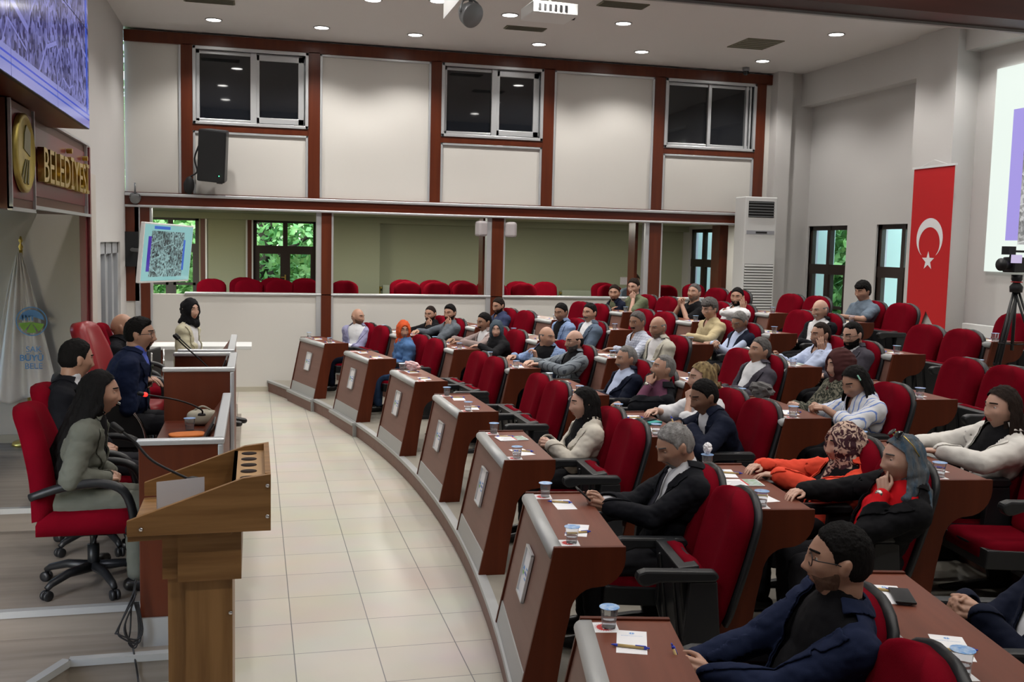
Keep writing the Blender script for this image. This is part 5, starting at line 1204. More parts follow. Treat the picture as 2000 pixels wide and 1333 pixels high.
# office chairs behind the chairing table
def office_chair(loc, rz, label, mfab=M_RED, exec_=False, sc=1.):
    r = empty('office_chair', loc, rz, label, 'chair')
    th = .10
    V, F = cushion(lambda v: (.235 if v < .55 else .235 - .05 * sst(v, .55, .9)) * (1 if v < .85 else math.sqrt(max(.02, 1 - ((v - .85) / .16) ** 2.4))), z1=.61 if not exec_ else .70, thick=th, bolster=.03, n_u=17, n_v=23)
    V = np.array(V); bend = .05 * np.sin(V[:, 2] / .74 * math.pi); V[:, 1] += bend - .02; V = V @ RX(math.radians(13)).T + (0, -.25, .44); b = MB(); b.add(V, F); obj('backrest', b.mesh('backrest', mfab, True), r)
    V, F = cushion(lambda v: .245, z1=.50, thick=.13, bolster=.015, n_u=13, n_v=13); V = np.array(V); V = np.stack([V[:, 0], V[:, 2] - .25, V[:, 1] + .36], 1); b = MB(); b.add(V, [f[::-1] for f in F]); obj('seat', b.mesh('seat', mfab, True), r)
    for s in (-1, 1):
        b = MB(); x = s * .28; pts = bez([(x * .95, -.27, .58), (x, -.10, .635), (x, .08, .65), (x, .20, .60), (x * .97, .245, .45), (x * .8, .20, .36)], 20); b.tube(pts, [.022] * 2 + [.024] * (len(pts) - 4) + [.018] * 2, 10); obj('armrest', b.mesh('armrest', M_BLACKP, True), r)
    b = MB(); b.box((-.12, -.14, .32), (.12, .12, .36)); b.tube([(0, 0, .10), (0, 0, .24)], .032, 14); b.tube([(0, 0, .22), (0, 0, .34)], .018, 12); b.tube([(.05, .04, .33), (.26, .04, .32)], .006, 8); obj('gas_column', b.mesh('gas_column', M_BLACKP, True), r)
    for i in range(5):
        a = 2 * math.pi * i / 5 + .5; c, s_ = math.cos(a), math.sin(a); b = MB(); b.tube([(0, 0, .115), (.16 * c, .16 * s_, .115), (.27 * c, .27 * s_, .085), (.30 * c, .30 * s_, .065)], [.030, .024, .020, .016], 10); lg = obj('base_leg', b.mesh('base_leg', M_BLACKP, True), r)
        b = MB()
        for t in (-.014, .014): b.lathe([(.008, -.009), (.027, -.009), (.029, 0), (.027, .009), (.008, .009)], 16, (.30 * c + t * -s_, .30 * s_ + t * c, .029), 0, np.array([[-c * 0 + 0, c, -s_], [0, s_, c], [1, 0, 0]]))
        obj('caster', b.mesh('caster', M_BLACKP, True), lg)
    return r
RZP = -math.pi / 2
office_chair((-.88, 5.93, .30), RZP, 'red office chair on casters under the long-haired woman by the lectern')
office_chair((-.95, 6.72, .30), RZP, 'second red office chair, under the man seen from behind at the platform desk')
office_chair((-.98, 8.55, .45), RZP - .25, 'tall red leather executive chair standing empty beyond the seated speaker', M_REDL, True)
office_chair((-1.02, 9.55, .45), RZP, 'red chair at the far end of the platform desk')
# chair of the speaker: black shell with a chrome hoop
r = empty('armchair', (-1.02, 7.62, .45), RZP, 'black armchair with a chrome hoop edge under the seated speaker', 'chair')
V, F = cushion(lambda v: .25 * (1 if v < .8 else math.sqrt(max(.02, 1 - ((v - .8) / .21) ** 2.4))), z1=.50, thick=.08, n_u=13, n_v=15); V = np.array(V) @ RX(math.radians(12)).T + (0, -.24, .36); b = MB(); b.add(V, F); obj('backrest', b.mesh('backrest', M_BLACK, True), r)
V, F = cushion(lambda v: .25, z1=.48, thick=.09, n_u=11, n_v=11); V = np.array(V); V = np.stack([V[:, 0], V[:, 2] - .22, V[:, 1] + .30], 1); b = MB(); b.add(V, [f[::-1] for f in F]); obj('seat', b.mesh('seat', M_BLACK, True), r)
for s in (-1, 1):
    pts = bez([(s * .28, -.26, .60), (s * .285, -.05, .70), (s * .285, .16, .64), (s * .28, .28, .44), (s * .26, .28, .02)], 24); b = MB(); b.tube(pts, .011, 10); hp = obj('chrome_hoop', b.mesh('chrome_hoop', M_STEEL, True), r)
    b = MB(); P_ = [(p[1], p[2] - .015) for p in pts if p[2] > .40]; P_ = P_ + [(.24, .36), (-.20, .36)]; b.prism(P_, s * .275 - .012, s * .275 + .008, 'x'); obj('side_shell', b.mesh('side_shell', M_BLACK), r)

# people on the platform
def put_stage(loc, rz, headw, kw):
    o = np.array(loc, float); c, s = math.cos(rz), math.sin(rz); d = np.array(headw) - o; hd = (c * d[0] + s * d[1], -s * d[0] + c * d[1], d[2])
    return make_person(loc=tuple(loc), rz=rz, head=hd, **kw)
put_stage((-1.02, 7.62, .45), RZP, at_y(272, 654, 7.62), dict(label='man with glasses and moustache in a navy suit speaking at the platform desk', hyaw=-6, heavy=.65, tone='mid', hair='quiff', hcol='black', beard=('goatee', 'black'), glasses='black', tcol=C_['navy'], shirt=K('blue_dress_shirt', (.09, .13, .50)), tie=tieB, arms=('desk', 'deskclasp'), seat_h=.42, size=1.03, res=.008, desk_z=.755))
put_stage((-1.06, 6.72, .30), RZP, at_y(148, 702, 6.72), dict(label='man in a black suit and white collar seen from behind at the platform desk', hyaw=32, hpitch=6, heavy=.2, tone='mid', hair='short', hcol='black', tcol=C_['ink'], arms=('lap', 'lap'), seat_h=.45, size=1.0, res=.008))
GIRL = put_stage((-.93, 5.90, .30), RZP, at_y(193, 768, 5.90), dict(label='woman with very long dark hair in a grey suit behind the lectern', hyaw=8, hpitch=2, fem=True, tone='mid', hair='verylong', hcol='black', tcol=C_['sage'], pants=C_['sage'], shirt=C_['black'], arms=('lap', 'lap'), seat_h=.44, size=.94, res=.008, extra={'nocollar': 1}))
put_stage((-.80, 11.1, .30), RZP - .25, at_y(372, 606, 11.1), dict(label='woman in a black headscarf and beige trench coat beside the white counter', hyaw=-38, fem=True, tone='light', hair='scarf', scarf={'m': C_['blackscarf'], 'w': .05, 'drape': 0}, tcol=C_['trench'], shirt=C_['whitet'], arms=('lap', 'lap'), seat_h=.42, size=.98, extra={'nocollar': 1}, vopen=1.5, desk=False))
put_stage((-1.25, 9.6, .45), RZP, at_y(240, 640, 9.6), dict(label='bald man mostly hidden behind the seated speaker', hyaw=0, tone='mid', hair='bald', hcol='dark', tcol=C_['ink'], arms=('lap', 'lap'), seat_h=.43))
r = empty('side_chair', (-.80, 11.1, .30), RZP - .25, 'plain dark chair under the woman in the trench coat', 'chair')
b = MB(); b.box((-.2, -.2, .37), (.2, .2, .41)); obj('seat', b.mesh('seat', M_BLACKP), r, .01)
b = MB(); b.box((-.2, -.26, .5), (.2, -.23, .80)); obj('backrest', b.mesh('backrest', M_BLACKP), r, .01)
for sx in (-.18, .18):
    for sy in (-.2, .18): b = MB(); b.tube([(sx, sy, 0), (sx, sy, .38 if sy > 0 else .78)], .011, 8); obj('leg', b.mesh('leg', M_STEEL, True), r)

# white counter and small brown table by the far end of the platform
r = empty('white_counter', (0, 0, 0), 0, 'white counter with an overhanging top in front of the far wall', 'counter')
b = MB(); b.box((-1.12, 11.65, 1.035), (-.035, 12.15, 1.075)); obj('counter_top', b.mesh('counter_top', M_WHITE), r, .004)
b = MB(); b.box((-.98, 11.75, .30), (-.62, 12.1, 1.035)); obj('counter_leg', b.mesh('counter_leg', M_WHITE), r, .004)
r = empty('side_table', (0, 0, 0), 0, 'small brown table behind the white counter', 'table')
b = MB(); b.box((-1.30, 12.8, .93), (-.75, 13.4, .96)); obj('table_top', b.mesh('table_top', M_TOP), r); b = MB(); b.box((-1.28, 12.85, 0), (-.95, 13.35, .93)); obj('table_base', b.mesh('table_base', M_MAHO), r)

# backdrop with the name board, niche and pilaster
b = MB(); b.box((-1.42, 9.10, .45), (-1.335, 9.16, 3.0)); b.box((-1.40, 9.02, .45), (-1.36, 9.10, 2.5)); struct('trim_pilaster', b, mat('dull_red_lacquer', (.17, .03, .035), .35)); 
b = MB(); b.box((-3.2, 9.52, .0), (-1.42, 9.6, 3.0)); b.box((-1.42, 9.17, .0), (-1.36, 9.6, 2.8)); b.box((-3.2, 3.9, 2.50), (-1.82, 9.5, 2.56)); b.box((-3.3, 3.9, 0), (-3.2, 9.2, 2.6)); b.box((-3.2, 3.9, .45), (-3.19, 4.0, 2.6)); struct('wall_niche', b, mat('warm_grey_paint', (.60, .57, .52), .75))
b = MB(); b.box((-3.2, 9.48, .45), (-1.42, 9.50, .52)); struct('baseboard_niche', b, M_SKIRT)
XS = -1.34
r = empty('name_board', (XS, 0, 0), 0, 'dark red name board with wooden border and gold letters on the left wall', 'sign')
M_LACQ = mat('wine_red_lacquer', (.16, .012, .022), .3, var=.05, vscale=2); M_SBOR = mat('sign_wood_border', (.13, .05, .03), .45)
zb_ = at_x(120, 412, XS)[2]; y1_ = 9.16; zt2 = at_x(187, 292, XS)[2]
ysp = at_x(170, 400, XS)[1]
b = MB(); b.box((-.40, 3.9, zb_), (-.02, y1_, zt2)); obj('board_core', b.mesh('board_core', M_SBOR), r)
b = MB(); b.box((-.022, 3.9, zb_ + .07), (-.012, ysp - .02, zt2 - .07)); b.box((-.022, ysp + .05, zb_ + .07), (-.012, y1_ - .04, zt2 - .07)); obj('board_field', b.mesh('board_field', M_LACQ), r)
b = MB(); b.box((-.03, 3.9, zb_ - .015), (.008, y1_, zb_ + .008)); b.box((-.03, 3.9, zt2 - .01), (.006, y1_, zt2 + .008)); b.box((-.03, ysp, zb_), (.006, ysp + .018, zt2)); obj('board_trim', b.mesh('board_trim', M_ALU), r)
yl0 = at_x(75, 330, XS)[1]; yl1 = at_x(165, 345, XS)[1]; zl0 = (at_x(120, 375, XS)[2]); zl1 = at_x(120, 305, XS)[2]
tm = text_mesh('BELEDİYESİ', .30, .02, 'gold_lettering', M_GOLD); w_ = max(v.co.x for v in tm.vertices) - min(v.co.x for v in tm.vertices); h_ = .22
sc_y = (yl1 - yl0) / w_; o = obj('gold_lettering', tm, r)
o.matrix_local = frame_matrix((.015, (yl0 + yl1) / 2, (zl0 + zl1) / 2 + .0), (0, 1, 0), (0, 0, 1), (1, 0, 0)) @ Matrix.Diagonal((sc_y, (zl1 - zl0) * .92 / h_, 1, 1))
# emblem plate, raised in front of the board
XE = -1.26; ye0 = at_x(20, 300, XE)[1]; ye1 = at_x(67, 300, XE)[1]; ze0 = at_x(43, 410, XE)[2]; ze1 = at_x(60, 215, XE)[2]
r = empty('emblem_plate', (XE, 0, 0), 0, 'red plate with a round gold emblem left of the gold letters', 'sign')
b = MB(); b.box((-.10, ye0, ze0), (-.01, ye1, ze1)); obj('plate_core', b.mesh('plate_core', M_SBOR), r)
b = MB(); b.box((-.012, ye0 + .03, ze0 + .06), (-.004, ye1 - .03, ze1 - .04)); obj('plate_field', b.mesh('plate_field', M_LACQ), r)
b = MB(); b.box((-.02, ye0, ze0 - .01), (.006, ye1, ze0 + .01)); b.box((-.02, ye1 - .016, ze0), (.006, ye1, ze1)); b.box((-.02, ye0, ze0), (.006, ye0 + .016, ze1)); obj('plate_trim', b.mesh('plate_trim', M_ALU), r)
yc = (at_x(23, 300, XE)[1] + at_x(60, 300, XE)[1]) / 2; ry = (at_x(60, 300, XE)[1] - at_x(23, 300, XE)[1]) / 2; z1c = at_x(42, 222, XE)[2]; z0c = at_x(46, 377, XE)[2]; zc_ = (z0c + z1c) / 2; rz_ = (z1c - z0c) / 2
b = MB(); Rd = np.array([[0, 0, 1], [1, 0, 0], [0, 1, 0]], float); pr_ = [(1.0, 0), (1.0, .022), (.90, .03), (.86, .018), (.01, .020)]
V = []; seg = 40
for (q, h_) in pr_:
    for k in range(seg): a = 2 * math.pi * k / seg; V.append((h_, yc + ry * q * math.cos(a), zc_ + rz_ * q * math.sin(a)))
b.add(V, [(i * seg + k, i * seg + (k + 1) % seg, (i + 1) * seg + (k + 1) % seg, (i + 1) * seg + k) for i in range(len(pr_) - 1) for k in range(seg)] + [tuple((len(pr_) - 1) * seg + k for k in range(seg))])
obj('gold_medallion', b.mesh('gold_medallion', mat('brushed_gold', (.55, .44, .12), .38, metal=.7, var=.25, vscale=5), True), r)
b = MB(); b.prism([(yc - ry * .2, zc_ + rz_ * .1), (yc + ry * .45, zc_ - rz_ * .05), (yc + ry * .55, zc_ + rz_ * .55), (yc + ry * .1, zc_ + rz_ * .72), (yc - ry * .1, zc_ + rz_ * .5)], .018, .024, 'x')
for k in range(3): b.prism([(yc - ry * .6 + k * ry * .35, zc_ - rz_ * .75), (yc - ry * .45 + k * ry * .35, zc_ - rz_ * .78), (yc + k * ry * .18, zc_ - rz_ * .15), (yc - ry * .05 + k * ry * .18, zc_ - rz_ * .15)], .018, .024, 'x')
obj('emblem_relief', b.mesh('emblem_relief', mat('emblem_dark_gold', (.16, .15, .06), .4, metal=.4)), r)

# video wall
def aerial(name, bright=1., tint=(.42, .42, .85), dark=(.05, .05, .16), aqua=False):
    m = bpy.data.materials.new(name); m.use_nodes = True; nt = m.node_tree; n = nt.nodes; l = nt.links; b = n['Principled BSDF']; tc = n.new('ShaderNodeTexCoord')
    mp = n.new('ShaderNodeMapping'); l.new(tc.outputs['Object'], mp.inputs['Vector']); mp.inputs['Rotation'].default_value = (0.6, .3, .7)
    v = n.new('ShaderNodeTexVoronoi'); v.feature = 'F1'; v.distance = 'MANHATTAN'; v.inputs['Scale'].default_value = 26 if not aqua else 44; l.new(mp.outputs[0], v.inputs['Vector'])
    w1 = n.new('ShaderNodeTexNoise'); w1.inputs['Scale'].default_value = 2.4; w1.inputs['Detail'].default_value = 6; l.new(mp.outputs[0], w1.inputs['Vector'])
    v2 = n.new('ShaderNodeTexVoronoi'); v2.feature = 'DISTANCE_TO_EDGE'; v2.inputs['Scale'].default_value = 2.6 if not aqua else 4; l.new(mp.outputs[0], v2.inputs['Vector'])
    mx_ = n.new('ShaderNodeMixRGB'); mx_.blend_type = 'MULTIPLY'; mx_.inputs[0].default_value = 1; l.new(v.outputs['Color'], mx_.inputs[1]); l.new(w1.outputs['Fac'], mx_.inputs[2])
    bw = n.new('ShaderNodeRGBToBW'); l.new(mx_.outputs[0], bw.inputs[0]); cr = n.new('ShaderNodeValToRGB'); l.new(bw.outputs[0], cr.inputs[0])
    cr.color_ramp.elements[0].position = .12; cr.color_ramp.elements[0].color = (*dark, 1); cr.color_ramp.elements[1].position = .42; cr.color_ramp.elements[1].color = (*tint, 1)
    lt = n.new('ShaderNodeMath'); lt.operation = 'LESS_THAN'; lt.inputs[1].default_value = .016; l.new(v2.outputs['Distance'], lt.inputs[0])
    m2 = n.new('ShaderNodeMixRGB'); l.new(lt.outputs[0], m2.inputs[0]); l.new(cr.outputs[0], m2.inputs[1]); m2.inputs[2].default_value = (*[min(1, c * 1.1) for c in tint], 1)
    b.inputs['Base Color'].default_value = (.02, .02, .02, 1); b.inputs['Roughness'].default_value = .12
    l.new(m2.outputs[0], b.inputs['Emission Color']); b.inputs['Emission Strength'].default_value = bright; return m
def emis(name, c, s=1., rough=.12): return mat(name, (.02, .02, .02), rough, emit=c, estr=s)
XV = -1.10; yv1 = at_x(172, 100, XV)[1]; zv0 = at_x(170, 250, XV)[2]; r = empty('video_wall', (XV, 0, 0), 0, 'large video wall of joined screens showing an aerial view above the name board', 'screen')
pw = at_x(170, 240, XV)[1] - at_x(125, 215, XV)[1]; pw = 1.15; ph = .66
yv0 = yv1 - 4 * pw
b = MB(); b.box((-.35, yv0, zv0), (-.02, yv1, CEIL - .05)); obj('wall_mount_case', b.mesh('wall_mount_case', M_MAHO), r)
AER = aerial('aerial_view_display', .55, (.30, .31, .80), (.03, .03, .14))
nrow = 3
for i in range(4):
    for j in range(nrow):
        ya = yv1 - (i + 1) * pw; za = zv0 + j * ph; 
        if za + ph > CEIL: continue
        b = MB(); b.box((-.02, ya, za), (.0, ya + pw, za + ph)); q = obj('screen_housing', b.mesh('screen_housing', M_BLACKP), r)
        b = MB(); g = .004; b.box((0, ya + g, za + g), (.002, ya + pw - g, za + ph - g), 0)
        if j == 0:
            b.box((.002, ya + g, za + g), (.0025, ya + pw - g, za + .13), 1); b.box((.0025, ya + g, za + .09), (.003, ya + pw - g, za + .10), 3); b.box((.0025, ya + g, za + .055), (.003, ya + pw - g, za + .065), 2)
        if i == 0: b.box((.0025, ya + pw - .12, za + .1 if j == 0 else za + g), (.0032, ya + pw - .07, za + ph - g), 2)
        obj('display_image', b.mesh('display_image', [AER, emis('display_lilac', (.32, .34, .80), .6), emis('display_blue', (.03, .10, .75), .6), emis('display_line_blue', (.03, .08, .8), .6)]), q)
# monitor on a wall arm in the far corner
TLc, TRc, BRc, BLc = at_y(287, 434, 12.65), at_y(381, 443, 13.95), at_y(366, 549, 13.88), at_y(268, 554, 12.58)
ctr = (TLc + TRc + BRc + BLc) / 4; ux = nrm((TRc + BRc) - (TLc + BLc)); uy = nrm((TLc + TRc) - (BLc + BRc)); uy = nrm(uy - ux * (ux @ uy)); uz = np.cross(ux, uy)
if uz[0] < 0: uz = -uz
W2 = np.linalg.norm((TRc + BRc) - (TLc + BLc)) / 4; H2 = np.linalg.norm((TLc + TRc) - (BLc + BRc)) / 4
r = empty('wall_monitor', (0, 0, 0), 0, 'tilted monitor showing an aerial map in the far left corner', 'screen'); r.matrix_world = frame_matrix(ctr, np.cross(uy, uz), uy, uz)
b = MB(); b.box((-W2, -H2, -.05), (W2, H2, 0)); obj('monitor_housing', b.mesh('monitor_housing', M_WHITE), r, .008)
b = MB(); b.box((-W2 + .02, -H2 + .025, 0), (W2 - .02, H2 - .02, .002), 0); b.box((-W2 * .70, -H2 * .80, .002), (W2 * .62, H2 * .74, .003), 1); sgn = 1 if np.cross(uy, uz) @ ux > 0 else -1
b.box((-W2 * .82, -H2 * .62, .003), (-W2 * .70, H2 * .55, .004), 2); b.box((W2 * .60, -H2 * .58, .003), (W2 * .68, H2 * .48, .004), 3); b.box((-W2 * .62, H2 * .80, .002), (W2 * .0, H2 * .90, .003), 3)
obj('monitor_image', b.mesh('monitor_image', [emis('screen_aqua', (.30, .62, .62), .75), aerial('monitor_map', .8, (.32, .52, .52), (.02, .035, .04), True), emis('screen_indigo', (.06, .03, .40), .8), emis('screen_blue', (.04, .14, .60), .8)]), r)
b = MB(); b.tube([(-.0, 0, -.05), (.0, 0, -.20)], .03, 8); b.box((-.12, -.12, -.08), (.12, .12, -.05)); obj('wall_arm', b.mesh('wall_arm', M_BLACKP), r)
q0 = np.array(ctr) - uz * .20; b = MB(); b.tube([q0, np.array([-1.62, 14.6, q0[2]]), np.array([-1.70, YB - .06, q0[2]])], .025, 8); b.box((-1.80, YB - .1, q0[2] - .25), (-1.62, YB - .03, q0[2] + .25)); o = obj('wall_bracket', b.mesh('wall_bracket', M_BLACKP)); tag(o, 'black folding bracket holding the tilted monitor to the far wall', 'bracket')

# municipal flag on its pole
fp = at_z(62, 868, .45); tip = at_y(40, 462, fp[1]); FX, FY = fp[0], fp[1]; 
r = empty('flag', (FX, FY, .45), 0, 'white municipal flag with round emblem hanging from a brass pole in the niche', 'flag')
hh = 2.25 - .45; lean = (tip[0] - FX)
b = MB(); b.tube([(0, 0, 0), (lean, 0, hh - .12)], .014, 10); b.lathe([(.02, 0), (.012, .01), (.02, .03), (.006, .06), (.018, .08), (.006, .12)], 12, (lean, 0, hh - .12)); b.lathe([(.16, 0), (.15, .025), (.03, .04), (.02, .06)], 24); obj('brass_pole', b.mesh('brass_pole', M_GOLD, True), r)
NU, NV = 40, 46; V = []; 
for j in range(NV + 1):
    v = j / NV
    for i in range(NU + 1):
        u = i / NU                      # u: 0 hoist side near the pole, 1 fly; cloth hangs and widens downwards
        wid_ = .03 + .42 * v ** .85; zz = hh - .14 - v * (1.12 + .28 * (1 - u) * 0 + .30 * math.sin(u * math.pi * .9) * 0) - .32 * v * (1 - abs(u - .30) * 1.1) * .55
        x_ = -wid_ * .68 + u * wid_ * 1.22 + lean * (1 - v * .6); y_ = -.02 + .045 * v * math.sin(u * 14 + 1.2 * v) + .02 * math.sin(u * 29)
        V.append((x_, y_ - .03, zz))
F = [(j * (NU + 1) + i, j * (NU + 1) + i + 1, (j + 1) * (NU + 1) + i + 1, (j + 1) * (NU + 1) + i) for j in range(NV) for i in range(NU)]
b = MB(); b.add(V, F); fc = obj('flag_cloth', b.mesh('flag_cloth', mat('white_satin', (.78, .77, .76), .45, sheen=.3), True), r); sd = fc.modifiers.new('s', 'SOLIDIFY'); sd.thickness = .003
def on_flag(me, cx, cz, sc, m):
    o = obj('flag_print', me, r); o.matrix_local = frame_matrix((cx, -.125, cz), (1, 0, 0), (0, 0, 1), (0, -1, 0)) @ Matrix.Scale(sc, 4)
    o.rotation_euler[1] += .0; return o
def fpos(u, v): q = at_y(u, v, FY - .12); return q[0] - FX, q[2] - .45
x_, z_ = fpos(62, 628); on_flag(EMBLEM, x_, z_, 5.2, None)
for s_, (u, v), sz, mm_ in (('SAK', (66, 683), .070, M_CYAN), ('BÜYÜ', (62, 700), .074, M_CYAN), ('BELE', (66, 716), .070, M_CYAN)):
    tm = text_mesh(s_, sz, .001, 'flag_lettering', mm_, bold=.0014 if s_ == 'BÜYÜ' else 0); x_, z_ = fpos(u, v); on_flag(tm, x_, z_, 1., None)
# ------------------------------------------------------------------ things on the delegate desks
def near_words(k, i, side=None):
    return '%s %s desk from far wall' % (ORD[i], ROWN[k].replace(' row', '-row'))
def on_desk(o, k, i, x, y, z=.0, rz=0.):
    """x along the desk (+ far), y back from the front edge"""
    a = desk_mid(k, DESKS[k][i]); p = polar(row_r(k), a, tier_z(k) + DH + z); th = math.radians(a)
    ex = np.array([-math.sin(th), math.cos(th), 0]); ey = np.array([-math.cos(th), -math.sin(th), 0]); q = p + ex * x - ey * y
    o.location = q; o.rotation_euler = (0, 0, th + math.pi / 2 + rz); return o
def flat(name, w_, h_, t, m, mi=None): b = MB(); b.box((-w_ / 2, -h_ / 2, 0), (w_ / 2, h_ / 2, t)); return b.mesh(name, m)
PAPER_ME = flat('note_sheet', .105, .205, .0012, M_PAPER)
TXTP = text_mesh('SAKARYA BÜYÜKŞEHİR BELEDİYESİ', .0075, .0001, 'sheet_print', M_CYAN); EMB_S = EMBLEM
SHEETPRINT = join_meshes('sheet_print', [(EMBLEM, mx(R=[[0, 1, 0], [-1, 0, 0], [0, 0, 1]], t=(.0, -.078, 0), s=.42), [0, 0]), (TXTP, mx(t=(0, -.055, 0), s=.62), [0])], [M_CYAN])
def make_sheet():
    r = empty('note_sheet'); obj('sheet_paper', PAPER_ME, r); o = obj('sheet_print', SHEETPRINT, r); o.location = (0, 0, .0014); return r
def make_pen():
    r = empty('ballpoint_pen'); b = MB(); b.tube([(-.045, 0, .0055), (.045, 0, .0055)], .0052, 10); obj('pen_barrel', b.mesh('pen_barrel', M_KRAFT, True), r)
    b = MB(); b.tube([(.045, 0, .0055), (.058, 0, .0055), (.068, 0, .0055)], [.0053, .004, .0012], 10); b.tube([(-.045, 0, .0055), (-.055, 0, .0055)], [.0056, .005], 10); b.tube([(-.055, 0, .0055), (-.064, 0, .0055)], .003, 8); b.box((-.052, -.002, .010), (-.015, .002, .0125)); obj('pen_cap', b.mesh('pen_cap', mat('blue_plastic', (.03, .06, .50), .3), True), r); return r
COASTM = MB(); COASTM.box((-.048, -.048, 0), (.048, .048, .0015)); 
def make_coaster():
    r = empty('coaster'); obj('coaster_card', COASTM.mesh('coaster_card', M_PAPER), r); b = MB(); b.lathe([(.030, .0015), (.030, .0018)], 24)
    for q in range(24): a = q * math.pi / 12; b.add([(.031 * math.cos(a - .05), .031 * math.sin(a - .05), .0017), (.041 * math.cos(a), .041 * math.sin(a), .0017), (.031 * math.cos(a + .05), .031 * math.sin(a + .05), .0017)], [(0, 1, 2)])
    obj('coaster_print', b.mesh('coaster_print', M_REDP), r); b = MB(); b.box((-.018, .004, .0018), (.018, .009, .0021)); b.box((-.018, -.008, .0018), (.018, -.003, .0021)); obj('coaster_bars', b.mesh('coaster_bars', M_PAPER), r); return r
P_SHEET, P_PEN, P_CUP, P_COAST = make_sheet(), make_pen(), cup_make(), make_coaster()
def make_booklet():
    r = empty('brochure'); obj('brochure_cover', flat('brochure_cover', .21, .148, .004, M_PAPER), r); b = MB(); b.box((-.10, -.07, .004), (-.02, .07, .0045)); obj('brochure_map', b.mesh('brochure_map', mat('printed_map', (.16, .30, .12), .5, var=.01, vscale=40, col2=(.45, .50, .55))), r)
    b = MB(); [b.box((-.005, .045 - .018 * q, .004), (.08 - .01 * (q % 3), .050 - .018 * q, .0043)) for q in range(5)]; b2 = MB(); b2.box((-.022, -.07, .0042), (-.012, .07, .0046)); obj('brochure_text', b.mesh('brochure_text', mat('grey_print', (.35, .36, .40), .6)), r); obj('brochure_stripe', b2.mesh('brochure_stripe', M_REDP), r); return r
P_BOOK = make_booklet()
rg = random.Random(4)
def lay(proto, k, i, x, y, rz, label, cat, group, z=0.):
    o = copy_tree(proto); on_desk(o, k, i, x, y, z, rz); tag(o, label, cat, group); return o
# cups present: (row, desk, side), read off the photograph
NOCUP = {(0, 2, 'n'), (0, 1, 'f'), (0, 1, 'n')}
for k, row in enumerate(DESKS):
    for i in range(len(row)):
        for side, x in (('f', .27), ('n', -.25)):
            occ = (k, i, side) in OCC; wl_ = ('far' if side == 'f' else 'near') + ' half of ' + near_words(k, i)
            lay(P_SHEET, k, i, x + rg.uniform(-.03, .03), .165 + rg.uniform(-.01, .01), math.pi / 2 + rg.uniform(-.25, .25), 'white note sheet, ' + wl_, 'paper', 'note sheets on the desks')
            if not (k == 0 and i == 5 and side == 'f'): pz = .0016
            lay(P_PEN, k, i, x + rg.uniform(-.03, .04), .17 + rg.uniform(-.02, .02), rg.uniform(1.2, 1.9), 'kraft pen, ' + wl_, 'pen', 'pens on the desks', .0016)
            cx = x + (.16 if side == 'f' else -.18); 
            lay(P_COAST, k, i, min(.45, max(-.45, cx)), .085, rg.uniform(-.1, .1), 'red-printed coaster, ' + wl_, 'coaster', 'coasters on the desks')
            if (k, i, side) not in NOCUP: lay(P_CUP, k, i, min(.45, max(-.45, cx)) + rg.uniform(-.0, .0), .10, rg.uniform(0, .7), 'water cup, ' + wl_, 'cup', 'water cups on the desks', .0022)
for (k, i, x, y, rz, w_) in [(0, 4, .22, .19, 1.7, 'front-row desk before the woman in cream'), (1, 5, .05, .17, 1.55, 'in front of the woman in coral red'), (1, 3, .36, .16, 1.4, 'in front of the bearded man in grey stripes'), (2, 1, .28, .2, 1.9, 'third-row desk before the moustached man in steel blue'), (2, 2, -.12, .17, 1.6, 'third-row desk before the man in checks'), (4, 2, -.1, .17, 1.5, 'fifth-row desk with scattered papers'), (3, 3, .0, .18, 1.6, 'fourth-row desk before the man touching his cheek'), (3, 3, -.22, .2, 1.4, 'before the long-bearded man in the fourth row')]:
    lay(P_BOOK, k, i, x, y, rz, 'open brochure with a map, ' + w_, 'brochure', None, .002)
for p in (P_SHEET, P_PEN, P_CUP, P_COAST, P_BOOK):
    for ch in list(p.children): bpy.data.objects.remove(ch)
    bpy.data.objects.remove(p)
def phone_me(name='phone_body'): b = MB(); b.box((-.036, -.077, 0), (.036, .077, .009)); return b.mesh(name, M_BLACKP)
def make_phone(label, screen=False):
    r = empty('mobile_phone', (0, 0, 0), 0, label, 'phone'); obj('phone_body', phone_me(), r, .003); b = MB(); b.box((-.033, -.073, .009), (.033, .073, .0095)); obj('phone_screen', b.mesh('phone_screen', mat('phone_glass', (.01, .012, .016), .08)), r); return r
ph = make_phone('black phone lying on the near second-row desk'); on_desk(ph, 1, 6, .22, .20, .008, 1.35)
ph = make_phone('black phone beside the cup of the woman in white'); on_desk(ph, 2, 5, .02, .15, .004, 1.2)
ph = make_phone('black phone on the notebook of the man with the pen'); on_desk(ph, 1, 4, .05, .20, .020, .6)
r = empty('notebook', (0, 0, 0), 0, 'teal notebook on the desk of the black-haired man with the pen', 'notebook'); b = MB(); b.box((-.09, -.065, 0), (.09, .065, .016)); obj('notebook_cover', b.mesh('notebook_cover', mat('teal_cover', (.02, .30, .28), .4)), r, .003); b = MB(); b.box((-.086, -.061, .002), (.092, .061, .014)); obj('notebook_pages', b.mesh('notebook_pages', M_PAPER), r); on_desk(r, 1, 4, .05, .20, .002, .5)
